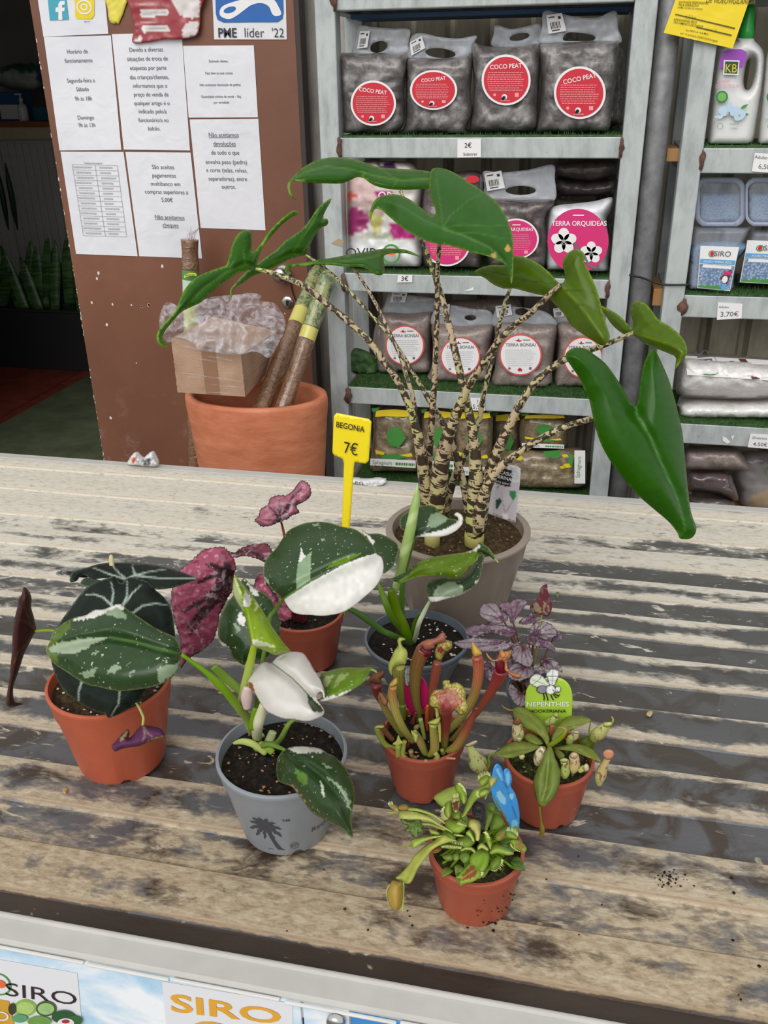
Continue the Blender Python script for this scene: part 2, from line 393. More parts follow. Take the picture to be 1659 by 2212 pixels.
low = m.math('MULTIPLY', m.ramp(z, [(.2, 1.0), (.62, 0.0)]), m.ramp(m.noise(v, 9, 6, .75), [(.56, 0), (.64, .6)])); c = m.mix(low, c, lin((150, 122, 112)))
m.set(c, .38, 0, .45); m.bump(m.noise(v, 220, 3), .12, .001); BROWN = m.m
DKMET = flat('dark_frame', (60, 50, 46), .6)
gr = MB().box((-14, -14, -.06), (14, 2.74, 0)); struct(gr.build('floor', CONC))
# room behind the doorway
m = NT('room_wall'); v = m.pos(); m.set(m.ramp(m.noise(v, 2, 4), [(.3, lin((168, 166, 160))), (.7, lin((188, 186, 180)))]), .8); RWALL = m.m
fl2 = struct(MB().box((-6, 2.74, -.06), (-1.0, 6.4, -.004)).build('floor_shop', flat('grout', (70, 50, 44), .8)))
for i in range(9):
    for j in range(7):
        x = -4.3+i*.31; y = 2.76+j*.31
        mk('tile', [(x, y, -.01), (x+.305, y, -.01), (x+.305, y+.305, -.01), (x, y+.305, -.01), (x+.001, y+.001, 0), (x+.304, y+.001, 0), (x+.304, y+.304, 0), (x+.001, y+.304, 0)],
           [(4, 5, 6, 7), (0, 1, 5, 4), (1, 2, 6, 5), (2, 3, 7, 6), (3, 0, 4, 7)], TILE, fl2)
struct(MB().box((-6, 6.3, 0), (-1.0, 6.4, 2.6)).build('wall_shop_back', RWALL))
struct(MB().box((-6.1, 2.74, 0), (-6, 6.4, 2.6)).build('wall_shop_left', RWALL))
struct(MB().box((-1.0, 2.86, 0), (-.9, 6.4, 2.6)).build('wall_shop_right', RWALL))
struct(MB().box((-6.1, 2.74, 2.6), (1.5, 6.4, 2.7)).build('ceiling', RWALL))
struct(MB().box((-6, 2.74, 0), (-2.72, 2.86, 2.6)).build('wall_left', CREAM))
struct(MB().box((-2.72, 2.74, 2.15), (-1.62, 2.86, 2.6)).build('wall_over_doorway', CREAM))
# wall behind the shelves: ribbed sheet panels
wb = struct(MB().box((-1.62, 2.80, 0), (1.6, 2.86, 2.6)).build('wall_back', CREAM))
px = -1.60
k = 0
while px < 1.5:
    w = .098
    b = MB(); x0, x1, y0, y1, t = px, px+w, 2.80, 2.772, .012
    b.add([(x0, y0, 0), (x0+t, y1, 0), (x1-t, y1, 0), (x1, y0, 0), (x0, y0, 2.6), (x0+t, y1, 2.6), (x1-t, y1, 2.6), (x1, y0, 2.6)], [(0, 1, 5, 4), (1, 2, 6, 5), (2, 3, 7, 6)])
    b.build('wall_panel', GWALL if px < -.62 else CREAM, wb); px += w+.012; k += 1
# open door, folded back against the wall
dc = thing('door_1', None, None, (-1.2, Yd, 0)); dc['kind'] = 'structure'; dc['label'] = 'brown painted metal door standing open, covered in paper notices'
box('door_leaf', (-1.597, Yd, .02), (-.808, Yd+.045, 2.12), BROWN, dc, .003)
box('door_edge_strip', (-.812, Yd-.004, .02), (-.796, Yd+.05, 2.12), DKMET, dc, .002)
CHIP = flat('bare_chip', (214, 204, 198), .7)
b = MB()
for i in range(46):
    z = rnd.uniform(.25, 1.75); w = rnd.uniform(.001, .004); h = rnd.uniform(.003, .014) if z > .4 else rnd.uniform(.004, .02); x = -1.597+rnd.uniform(0, .003)
    b.add([(x, Yd-.0006, z), (x+w, Yd-.0006, z+h*.2), (x+w*.7, Yd-.0006, z+h), (x, Yd-.0006, z+h*.8)], [(0, 1, 2, 3)])
for (cx, cy) in ZQ([(840, 512), (828, 560), (785, 765), (960, 780), (1122, 787), (1208, 800), (1270, 785), (912, 952), (945, 1750), (1165, 1280)])+ZO([(20, 630), (175, 330), (1090, 682), (75, 618)]):
    P = onY(cx, cy, Yd); r = rnd.uniform(.002, .0045); a = [(P[0]+r*rnd.uniform(.7, 1.3)*math.cos(t), Yd-.0006, P[2]+1.3*r*rnd.uniform(.7, 1.3)*math.sin(t)) for t in np.linspace(0, 6.28, 8)[:-1]]
    b.add(a, [list(range(7))])
b.build('paint_chips', CHIP, dc)
CHROME = flat('chrome', (200, 200, 198), .22, metal=1, var=.05)
P = onY(613, 590, Yd); Q = onY(622, 653, Yd)
def ydisc(name, c, r, prof, mat, parent, seg=28):
    V = []; Fc = []
    for (rr, dy) in prof:
        for k_ in range(seg): a = 2*math.pi*k_/seg; V.append((c[0]+r*rr*math.cos(a), c[1]-dy, c[2]+r*rr*math.sin(a)))
    for i in range(len(prof)-1):
        for k_ in range(seg): k2 = (k_+1) % seg; Fc.append((i*seg+k_, i*seg+k2, (i+1)*seg+k2, (i+1)*seg+k_))
    Fc.append(list(range((len(prof)-1)*seg, len(prof)*seg))); return mk(name, V, Fc, mat, parent, True)
ydisc('door_knob', P, .026, [(1, 0), (1, .004), (.9, .008), (.55, .012), (.5, .02), (.85, .03), (.9, .04), (.7, .047), (.3, .05)], CHROME, dc)
lk = ydisc('lock_plate', Q, .020, [(1, 0), (1, .003), (.88, .006), (.5, .007)], CHROME, dc)
box('keyhole', (Q[0]-.0035, Yd-.0105, Q[2]-.009), (Q[0]+.0035, Yd-.005, Q[2]+.008), flat('black_plastic', (26, 25, 26), .45), lk, .001)
tube('cord', [onY(*p, Yd-.006) for p in ZO([(1130, 440), (1150, 530), (1175, 590), (1200, 618)])], .002, flat('black_plastic', (26, 25, 26)), dc, 6, 14)
# ---------------------------------------------------------------- table
BANDS = [(.532, .590), (.643, .703), (.757, .818), (.869, .927), (.979, 1.037), (1.084, 1.139), (1.185, 1.238), (1.287, 1.340), (1.387, 1.436), (1.485, 1.516)]
tb = thing('display_table', 'long display table with a dirty ridged sheet metal top, under the potted plants', 'table', (-.35, 1.02, 0))
XL, XR = -1.75, 1.15
ys, zs, rr, ee = [], [], [], []
def pt(y, z, r, e): ys.append(y); zs.append(z); rr.append(r); ee.append(e)
prev = .500
for (a, b_) in BANDS:
    n = 7
    for i in range(n):
        y = prev+(a-prev)*i/(n-1)*.94; e = min(y-prev, a-y)
        pt(y, TZ, 0, max(0, 1-e/.014))
    pt(a+.0005, TZ+.0035, 1, 1)
    for i in range(8):
        y = a+.0025+(b_-a-.005)*i/7; e = min(y-a, b_-y); pt(y, TZ+.005+.0006*math.sin(math.pi*i/7), 1, max(0, 1-e/.021)**.8)
    pt(b_-.0005, TZ+.0035, 1, 1); prev = b_
for i in range(3): pt(prev+.001+(1.53-prev)*i/2, TZ, 0, .4)
nx = 41; xs_ = np.linspace(XL, XR, nx); V = []; colr = []
for i, y in enumerate(ys):
    for j, x in enumerate(xs_):
        V.append((x, y+.0012*math.sin(x*9+y*31), zs[i])); colr.append((rr[i], ee[i], 0))
Fc = [(i*nx+j, i*nx+j+1, (i+1)*nx+j+1, (i+1)*nx+j) for i in range(len(ys)-1) for j in range(nx-1)]
m = NT('dirty_sheet_metal'); v = m.pos(); sx, sy, sz = m.sep(v); at = m.attr('Col'); ar, ag, _ = m.sep(at)
n1 = m.noise(m.mapv(v, (1.0, 1.5, 1)), 9, 4, .6, .8)           # patches
n2 = m.noise(m.mapv(v, (2.2, 5, 1)), 34, 5, .7, .3)             # grain
n3 = m.noise(m.mapv(v, (1, 2.2, 1), (3.1, 1.7, 0)), 26, 3, .6, 1.2)       # spots
n4 = m.noise(m.mapv(v, (.6, 1, 1), (1, 9, 0)), 60, 4, .7, .6)
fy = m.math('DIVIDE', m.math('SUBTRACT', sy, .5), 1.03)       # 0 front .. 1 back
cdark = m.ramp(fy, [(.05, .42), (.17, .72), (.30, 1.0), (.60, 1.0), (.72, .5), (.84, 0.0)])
pan = m.ramp(fy, [(.027, .10), (.035, .54), (.13, .52), (.22, .34), (.34, .20), (.55, .20), (.72, .34), (.86, .56), (1.0, .8)])  # pans: darkest mid-table, turning pale toward the back
mrx = m.node('ShaderNodeMapRange'); m.put(mrx.inputs[0], m.math('SUBTRACT', m.math('MULTIPLY', sy, .8), sx)); mrx.inputs[1].default_value = .95; mrx.inputs[2].default_value = 2.0; mrx.inputs[3].default_value = 0; mrx.inputs[4].default_value = .34; left = mrx.outputs[0]  # extra paling toward the back left
Dr = m.math('SUBTRACT', .66, m.math('MULTIPLY', m.math('MULTIPLY', m.math('SUBTRACT', 1.0, ag), cdark), .62))
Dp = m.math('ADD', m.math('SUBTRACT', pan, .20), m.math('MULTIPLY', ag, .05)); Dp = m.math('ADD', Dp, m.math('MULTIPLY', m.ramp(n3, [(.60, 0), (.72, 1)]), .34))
mxn = m.node('ShaderNodeMix', data_type='FLOAT'); m.put(mxn.inputs[0], ar); m.put(mxn.inputs[2], Dp); m.put(mxn.inputs[3], Dr)
D = m.math('ADD', mxn.outputs[0], left); D = m.math('ADD', D, m.math('MULTIPLY', m.math('SUBTRACT', n1, .5), 1.15)); D = m.math('ADD', D, m.math('MULTIPLY', m.math('SUBTRACT', n3, .5), .55)); D = m.math('ADD', D, m.math('MULTIPLY', m.math('SUBTRACT', n2, .5), .30)); D = m.math('ADD', D, m.math('MULTIPLY', m.math('SUBTRACT', n4, .5), .25))
dirt = m.ramp(D, [(.24, 0.0), (.38, .5), (.49, 1.0)])  # band and spot dirt, together with the paling toward back and left
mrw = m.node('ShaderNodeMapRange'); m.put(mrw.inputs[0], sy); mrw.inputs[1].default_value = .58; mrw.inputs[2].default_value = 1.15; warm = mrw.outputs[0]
metal_c = m.mix(m.ramp(m.noise(v, 13, 5, .65, 1.0), [(.46, 0), (.58, 1)]), m.mix(warm, lin((98, 98, 102)), lin((92, 93, 91))), m.mix(warm, lin((70, 56, 46)), lin((88, 87, 84))))
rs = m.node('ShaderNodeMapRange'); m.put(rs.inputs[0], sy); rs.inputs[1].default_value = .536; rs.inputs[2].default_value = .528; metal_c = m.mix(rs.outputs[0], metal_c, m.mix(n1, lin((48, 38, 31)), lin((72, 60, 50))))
dirt_and_pale_c = m.mix(warm, m.ramp(n2, [(.3, lin((128, 110, 86))), (.5, lin((166, 149, 122))), (.72, lin((190, 178, 154)))]), m.ramp(n2, [(.28, lin((156, 142, 120))), (.45, lin((196, 189, 174))), (.8, lin((212, 208, 199)))]))  # tan in front, paler cream toward the back
edge_b = m.math('MULTIPLY', m.ramp(ag, [(.86, 0), (1.0, .8)]), m.ramp(n2, [(.4, .3), (.6, 1)]))
dirt_and_pale_c = m.mix(edge_b, dirt_and_pale_c, m.mix(warm, lin((118, 88, 60)), lin((158, 134, 104))))
col = m.mix(dirt, metal_c, dirt_and_pale_c)
scr = m.noise(m.mapv(v, (6, 60, 1), (0, 0, 0)), 12, 2, .5, 2.0)
col = m.mix(m.math('MULTIPLY', m.ramp(scr, [(.66, 0), (.74, 1)]), .25), col, lin((88, 72, 56)))
m.set(col, m.ramp(dirt, [(0, .40), (1, .66)]), m.math('MULTIPLY', m.math('SUBTRACT', 1.0, dirt), .3), .4)
m.bump(m.math('ADD', n2, m.math('MULTIPLY', dirt, .6)), .35, .0012); TABLE = m.m
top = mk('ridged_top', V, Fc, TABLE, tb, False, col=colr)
so_ = top.modifiers.new('t', 'SOLIDIFY'); so_.thickness = .0015; so_.offset = -1
WPAINT = flat('white_painted_rail', (182, 180, 174), .45, bump=.1)
BPAINT = flat('grey_back_rail', (176, 174, 168), .5)
box('front_rail', (XL, .476, TZ-.022), (XR, .5035, TZ+.006), WPAINT, tb, .003)
box('front_lip', (XL, .4990, TZ+.002), (XR, .5045, TZ+.0085), WPAINT, tb, .002)
for xa, xb, dz in ((XL, -.38, 0), (-.378, -.30, -.0018), (-.296, -.20, .0006), (-.196, -.10, -.0022), (-.097, -.02, .0005), (-.016, XR, 0)): box('trim_strip', (xa, .4715, TZ+.0006+dz*.6), (xb, .4748, TZ+.0030+dz*.6), flat('cracked_trim', (206, 204, 200), .45), tb, .001)
box('back_rail', (XL, 1.516, TZ-.035), (XR, 1.538, TZ+.006), BPAINT, tb, .002)
for x in (XL+.03, XR-.06):
    for y in (.50, 1.50): box('leg', (x, y, 0), (x+.04, y+.04, TZ-.03), BPAINT, tb, .003)
box('side_rail', (XL, .5, TZ-.036), (XL+.03, 1.52, TZ-.006), BPAINT, tb); box('side_rail', (XR-.03, .5, TZ-.036), (XR, 1.52, TZ-.006), BPAINT, tb)
# ================================================================ metal shelves
m = NT('weathered_grey_steel'); v = m.pos(); n = m.noise(m.mapv(v, (6, 6, 2)), 6, 6, .65); n2 = m.noise(v, 45, 4, .6)
c = m.ramp(n, [(.3, lin((148, 154, 153))), (.55, lin((176, 182, 181))), (.8, lin((188, 192, 190)))]); c = m.mix(m.ramp(n2, [(.66, 0), (.75, .5)]), c, lin((120, 118, 110)))
m.set(c, .5, .15, .4); STEEL = m.m
m = NT('weld_rust'); v = m.pos(); n = m.noise(v, 60, 5, .7); m.set(m.ramp(n, [(.3, lin((70, 42, 34))), (.6, lin((104, 74, 62))), (.8, lin((140, 120, 108)))]), .85); m.bump(n, .6, .003); RUST = m.m
m = NT('artificial_grass'); v = m.pos(); n = m.noise(v, 90, 3); m.set(m.ramp(n, [(.3, lin((34, 62, 26))), (.7, lin((62, 98, 44)))]), .6); GRASS = m.m
PLY = flat('shelf_board_wood', (150, 112, 78), .7, scale=12)
def weld(p, parent, w=.011, h=.05):
    a = [(p[0]+w*rnd.uniform(.35, 1.25)*math.cos(t), p[1], p[2]+h*.5*rnd.uniform(.75, 1.1)*math.sin(t)) for t in np.linspace(0, 2*math.pi, 15)[:-1]]
    V = a+[(x, y-.003, z) for x, y, z in a]+[(p[0], p[1]-.0045, p[2])]; n = 14
    return mk('weld', V, [(i, (i+1) % n, n+(i+1) % n, n+i) for i in range(n)]+[(n+i, n+(i+1) % n, 2*n) for i in range(n)], RUST, parent, True)
def shelf_unit(name, label, x0, x1, levels, loc, x1v=None, zt=2.05):
    t = thing(name, label, 'shelves', loc); y0, y1 = Ys, 2.74; p = .051
    for (a, b) in ((x0, y0), (x1-p, y0), (x0, y1-p), (x1-p, y1-p)): box('post', (a, b, 0), (a+p, b+p, zt), STEEL, t, .003)
    for (zb, zt_) in levels:
        box('front_beam', (x0+p, y0+.004, zb), (x1-p, y0+.046, zt_), STEEL, t, .003)
        box('back_beam', (x0+p, y1-.046, zb), (x1-p, y1-.004, zt_), STEEL, t, .003)
        for xx in (x0+.004, x1-p+.004): box('side_beam', (xx, y0+p, zb), (xx+.043, y1-p, zt_), STEEL, t, .003)
        box('shelf_board', (x0+.01, y0+.05, zt_-.018), (x1-.01, y1-.05, zt_-.002), PLY, t, .001)
        zc = (zb+zt_)/2
        weld((x0+p, y0, zc), t, rnd.uniform(.009, .013)); weld((x1-p, y0, zc), t, rnd.uniform(.008, .012))
    return t
L1 = [(.352, .400), (.649, .700), (.971, 1.021), (1.310, 1.359), (1.641, 1.690)]
L2 = [(.26, .315), (.588, .645), (.931, .988), (1.277, 1.334), (1.64, 1.69)]
shelf_unit('metal_shelf', 'grey welded metal shelf unit stocked with clear bags of dark substrate', -.676, .125, L1, (-.275, 2.57, 0))
shelf_unit('metal_shelf', 'grey welded metal shelf unit holding the white bottles and blue tubs', .212, 1.05, L2, (.63, 2.57, 0))
box('blue_liner', (-.62, 2.535, 1.629), (.07, 2.69, 1.640), flat('blue_tarp', (58, 92, 128), .6), [o for o in COL.objects if o.name == 'metal_shelf'][0], .001)
def grass_mat(x0, x1, z, label, n=1500, y0=Ys+.004, y1=2.68, extra=None):
    t = thing('grass_mat', label, 'grass mat', ((x0+x1)/2, (y0+y1)/2, z), 'artificial grass mats lining the shelves')
    box('backing', (x0, y0, z), (x1, y1, z+.004), GRASS, t, 0)
    b = MB()
    for i in range(n):
        x = rnd.uniform(x0, x1); y = y0+(y1-y0)*rnd.random()**1.7 - (.004 if rnd.random() < .3 else 0); h = rnd.uniform(.005, .011); a = rnd.uniform(0, 6.28); w = .0011; lx, ly = rnd.uniform(-.004, .004), rnd.uniform(-.006, .003)
        b.add([(x-w*math.cos(a), y-w*math.sin(a), z+.003), (x+w*math.cos(a), y+w*math.sin(a), z+.003), (x+lx, y+ly, z+.003+h)], [(0, 1, 2)])
    if extra: extra(b)
    tag(b.build('pile', GRASS, t), kind='stuff'); return t
grass_mat(-.62, .075, 1.359, 'green artificial grass mat under the coco peat bags', 900)
grass_mat(-.62, .075, 1.021, 'green artificial grass mat under the orchid soil bags', 900)
grass_mat(-.62, .075, .700, 'green artificial grass mat under the bonsai soil bags', 5200)
grass_mat(-.62, .075, .400, 'green artificial grass mat under the sphagnum moss bags', 4200)
grass_mat(.265, 1.0, 1.334, 'green artificial grass mat under the white fertiliser bottles', 900)
grass_mat(.265, 1.0, .988, 'green artificial grass mat under the blue granule tubs', 2600)
grass_mat(.265, 1.0, .645, 'green artificial grass mat under the white perlite bags', 2200)
# curled-up end of a mat on the third shelf
o_ = ZK([(240, 545), (240, 470), (245, 420), (262, 398), (300, 405), (345, 430), (362, 470), (362, 540), (330, 556), (280, 558)])
cm = puff('grass_mat', o_, 2.52, .03, 20, GRASS, None, sp=6, crinkle=.02, cs=.25, loc=onY(785, 825, 2.53), floor=.706)
tag(cm, 'curled-up corner of green artificial grass beside the bonsai soil bags', 'grass mat')
# ---------------------------------------------------------------- bag materials
def attrmat(name, rough=.4, coat=0., tr=0., noise_s=60, amt=.25, bump=.2, bs=90, spec=.5, dark=(40, 36, 34)):
    m = NT(name); v = m.coord(); a = m.attr('Col'); n = m.noise(v, noise_s, 5, .65); c = m.mix(m.math('MULTIPLY', m.ramp(n, [(.4, 0), (.7, 1)]), amt), a, lin(dark))
    m.set(c, rough, 0, spec, coat=coat)
    if bump: m.bump(m.noise(v, bs, 4), bump, .002)
    if tr: m.translucent(c, tr)
    return m.m
m = NT('coco_in_clear_plastic'); v = m.coord(); n = m.noise(v, 14, 6, .65, .8); n2 = m.noise(v, 120, 3, .7)
c = m.ramp(n, [(.3, lin((72, 67, 67))), (.48, lin((104, 99, 98))), (.6, lin((142, 138, 136))), (.75, lin((178, 174, 171)))]); c = m.mix(m.ramp(n2, [(.45, 0), (.7, .35)]), c, lin((58, 54, 54)))
m.set(c, .45, 0, .5, coat=.5); m.bump(m.noise(v, 22, 5, .6, 1.5), .5, .008); COCO = m.m
m = NT('bark_in_clear_plastic'); v = m.coord(); vo = m.node('ShaderNodeTexVoronoi'); m.put(vo.inputs['Vector'], v); vo.inputs['Scale'].default_value = 110; n = m.noise(v, 16, 5)
c = m.mix(.75, m.ramp(m.sep(vo.outputs['Color'])[0], [(.15, lin((46, 38, 38))), (.6, lin((84, 70, 68))), (.85, lin((128, 110, 104)))]), m.ramp(n, [(.35, lin((58, 50, 50))), (.7, lin((112, 104, 102)))]))
m.set(c, .4, 0, .5, coat=.6); m.bump(m.noise(v, 30, 5, .6, 1), .6, .006); BARK = m.m
m = NT('bonsai_soil_in_plastic'); v = m.coord(); n = m.noise(v, 150, 3, .7); n1 = m.noise(v, 14, 5, .6)
c = m.mix(.5, m.ramp(n, [(.3, lin((104, 88, 83))), (.6, lin((154, 138, 131))), (.8, lin((190, 179, 171)))]), m.ramp(n1, [(.35, lin((118, 102, 97))), (.7, lin((168, 156, 151)))]))
m.set(c, .45, 0, .5, coat=.4); m.bump(m.noise(v, 25, 5, .6, 1), .5, .006); BONS = m.m
m = NT('moss_in_clear_plastic'); v = m.coord(); n = m.noise(v, 40, 6, .7); c = m.ramp(n, [(.3, lin((98, 84, 64))), (.55, lin((144, 128, 100))), (.75, lin((186, 172, 144)))]); m.set(c, .35, 0, .6, coat=.9); m.bump(m.noise(v, 26, 4, .6, 2), .8, .008); MOSS = m.m
PFILM = film('clear_bag_flange', (186, 190, 196), .62, .3, 12)
WHITE = flat('white_label', (226, 224, 224), .4, .03); INK = flat('black_ink', (34, 33, 36), .6); GREYINK = flat('grey_ink', (104, 103, 108), .6)
RED = flat('red_print', (196, 36, 52), .4, .04); PINK = flat('pink_print', (206, 46, 112), .4, .04); PALEPINK = flat('pale_print', (226, 150, 156), .5); MAG = flat('magenta_print', (176, 40, 128), .45)
CORAL = flat('coral_print', (214, 84, 76), .5); BLUE = flat('blue_print', (38, 96, 168), .4); SKY = flat('sky_print', (92, 160, 208), .4, .05)
GREENP = flat('green_print', (70, 140, 62), .5); YEL = flat('yellow_print', (226, 200, 40), .5); ORANGE = flat('orange_print', (222, 104, 52), .5); BROWNP = flat('brown_print', (92, 58, 44), .5)
LGREY = flat('light_grey_print', (176, 178, 182), .5)
ATT = attrmat('printed_bag', .4, .3, 0, 40, .06)
def bbox_s(cx, cy, rx, ry, Y): return Surf([(cx-rx, cy-ry), (cx+rx, cy-ry), (cx+rx, cy+ry), (cx-rx, cy+ry)], Y, .0005)
def flange(parent, outline, Y, hole=None, barcode=None, ky=0.):
    f = sheet('handle_flange', outline, Y, PFILM, parent, sp=7, thick=.0006, crinkle=.006, cs=.05, holes=[hole] if hole is not None else (), ky=ky)
    if barcode is not None:
        s = Surf(barcode, Y-.009, .0004); Print(s, 0).rect(0, 0, 1, 1).build('price_sticker', WHITE, parent)
        p = Print(s, .0006)
        u = .18
        while u < .72: w = rnd.uniform(.02, .05); p.rect(u, .42, u+w, .78); u += w+rnd.uniform(.02, .05)
        p.rect(.7, .15, .86, .3).rect(.12, .12, .5, .18).rect(.2, .84, .66, .9); p.build('barcode', INK, parent)
def oval(cx, cy, rx, ry, n=18, rot=0):
    t = np.linspace(0, 2*math.pi, n, endpoint=False); a, b = rx*np.cos(t), ry*np.sin(t); return np.column_stack([cx+a*math.cos(rot)-b*math.sin(rot), cy+a*math.sin(rot)+b*math.cos(rot)])
def disc(parent, cx, cy, rx, ry, Y, kind, rot=0.0):
    s = bbox_s(cx, cy, rx, ry, Y)
    lab = Print(s, 0).ell(.5, .5, .5, .5, 40).build('label', WHITE if kind != 'bonsai' else CORAL, parent)
    if kind == 'coco':
        Print(s, .0008).ell(.5, .5, .455, .455, 40).build('label_disc', RED, lab)
        p = Print(s, .0016).text('COCO PEAT', .5+.05*rot, .27, .085, bold=.012, rot=rot)
        p.ell(.47, .83, .055, .055); p.build('lettering', WHITE, lab)
        q = Print(s, .0016)
        for i in range(9):
            v = .36+i*.043; hw = .38*math.sqrt(max(.05, 1-((v-.5)/.46)**2)); q.greek(.5-hw, .5+hw*rnd.uniform(.75, 1), v, .014)
        q.ell(.27, .79, .03, .03).rect(.68, .75, .76, .83).rect(.38, .9, .58, .915); q.build('small_print', PALEPINK, lab)
        Print(s, .0022).ell(.46, .845, .035, .035).rect(.41, .85, .46, .89).build('emblem', INK, lab)
    elif kind == 'bonsai':
        Print(s, .0008).ell(.5, .5, .465, .465, 40).build('label_disc', WHITE, lab)
        Print(s, .0016).text('TERRA BONSAI', .5, .29, .075, bold=.01, xs=.95).rect(.56, .13, .72, .15).ell(.24, .82, .03, .03).rect(.7, .79, .76, .85).build('lettering', GREYINK, lab)
        Print(s, .0016).poly([(.36, .13), (.42, .15), (.46, .10), (.48, .15), (.54, .14), (.49, .18), (.42, .17)]).poly([(.43, .85), (.48, .80), (.54, .84), (.53, .89), (.45, .89)]).build('emblem', RED, lab)
        q = Print(s, .0016)
        for i in range(9):
            v = .38+i*.047; hw = .36*math.sqrt(max(.05, 1-((v-.5)/.46)**2)); q.greek(.5-hw, .5+hw*rnd.uniform(.7, 1), v, .010)
        q.build('small_print', LGREY, lab)
    else:
        Print(s, .0008).ell(.5, .5, .46, .46, 40).build('label_disc', PINK, lab)
        Print(s, .0016).text('TERRA', .3, .3, .08, bold=.01).text('ORQUIDEAS', .62, .3, .08, bold=.01, xs=.9).rect(.42, .14, .6, .165).build('lettering', WHITE, lab)
        q = Print(s, .0016)
        for i in range(9):
            v = .40+i*.045; hw = .36*math.sqrt(max(.05, 1-((v-.5)/.46)**2)); q.greek(.5-hw, .5+hw*rnd.uniform(.75, 1), v, .012)
        q.rect(.68, .78, .76, .86).build('small_print', PALEPINK, lab)
    return lab
def sbag(label, outline, Y, T_, mat, group, R=26, cr=.012, kx=0., name='substrate_bag', color=(120, 110, 100), paint=(), ky=0., rest=True):
    o = np.asarray(outline, float); bx = o[:, 0].mean(); by = o[:, 1].max()
    t = thing(name, label, 'bag', onY(bx, by, Y+T_/2), group)
    zb_ = float(onY(bx, by, Y+T_/2)[2]); fl_ = min((.406, .706, 1.027, 1.365) if bx < 1400 else (.314, .651, .994, 1.340), key=lambda q: abs(q-zb_)) if rest else None
    puff('bag_body', outline, Y, T_, R, mat, t, sp=8, crinkle=cr, cs=.045, kx=kx, color=color, paint=paint, ky=ky, floor=fl_)
    return t
G1 = 'coco peat bags on the shelf'
# --- top row
t = sbag('coco peat bag at the end of its shelf by the left post, red label low', ZL([(188, 250), (230, 236), (300, 240), (380, 236), (460, 240), (493, 238), (495, 300), (485, 400), (487, 500), (480, 560), (440, 600), (380, 606), (300, 602), (210, 606), (203, 540), (196, 430), (190, 330)]), 2.415, .12, COCO, G1)
flange(t, ZL([(255, 246), (265, 180), (278, 117), (350, 122), (430, 128), (507, 132), (503, 190), (494, 246), (380, 248)]), 2.49, ZL(oval(370, 210, 40, 25, rot=-.3)), ZL([(285, 140), (330, 138), (318, 212), (272, 218)])); disc(t, *ZL([(345, 462)])[0], 49, 49, 2.402, 'coco', -.12)
t = sbag('coco peat bag with a creased red label, second along from the left post', ZL([(495, 268), (540, 258), (650, 262), (740, 252), (783, 240), (788, 330), (780, 420), (790, 500), (760, 580), (775, 604), (700, 606), (600, 602), (520, 606), (463, 604), (485, 560), (490, 460), (492, 360)]), 2.42, .12, COCO, G1)
flange(t, ZL([(500, 268), (505, 220), (515, 165), (560, 148), (640, 165), (730, 172), (808, 160), (792, 200), (778, 260), (650, 268)]), 2.49, ZL(oval(645, 238, 68, 22, rot=.1)), ZL([(508, 190), (562, 160), (578, 215), (515, 250)])); disc(t, *ZL([(615, 403)])[0], 51, 43, 2.408, 'coco', .1)
t = sbag('coco peat bag with its label near the top, third along from the left post', ZL([(785, 215), (800, 190), (840, 205), (920, 212), (1020, 205), (1085, 200), (1092, 300), (1085, 420), (1080, 520), (1070, 580), (1000, 598), (900, 594), (800, 590), (777, 570), (790, 480), (795, 380), (788, 290)]), 2.42, .12, COCO, G1)
flange(t, ZL([(880, 208), (885, 150), (895, 112), (960, 130), (1030, 118), (1098, 110), (1096, 205), (1000, 214)]), 2.50, ZL(oval(1000, 165, 45, 16, rot=-.2))); disc(t, *ZL([(940, 358)])[0], 53, 55, 2.406, 'coco', .05)
t = sbag('tallest coco peat bag with an upright slotted handle, beside the right post', ZL([(1090, 205), (1130, 195), (1230, 188), (1340, 182), (1420, 184), (1446, 190), (1440, 290), (1430, 400), (1415, 500), (1405, 570), (1380, 596), (1300, 592), (1200, 600), (1110, 604), (1072, 596), (1085, 520), (1098, 400), (1092, 300)]), 2.412, .125, COCO, G1)
flange(t, ZL([(1098, 196), (1102, 120), (1110, 48), (1180, 60), (1270, 78), (1350, 78), (1430, 48), (1440, 120), (1447, 196), (1270, 192)]), 2.48, ZL([(1200, 160), (1225, 144), (1290, 150), (1335, 162), (1330, 180), (1270, 184), (1200, 182)]), ZL([(1120, 68), (1190, 58), (1210, 138), (1130, 152)])); disc(t, *ZL([(1270, 415)])[0], 56, 57, 2.40, 'coco', .2)
t = sbag('coco peat bag standing behind the others in the top row, little of it showing', ZL([(1180, 200), (1300, 190), (1420, 190), (1470, 250), (1465, 520), (1440, 560), (1200, 560)]), 2.56, .11, COCO, G1)
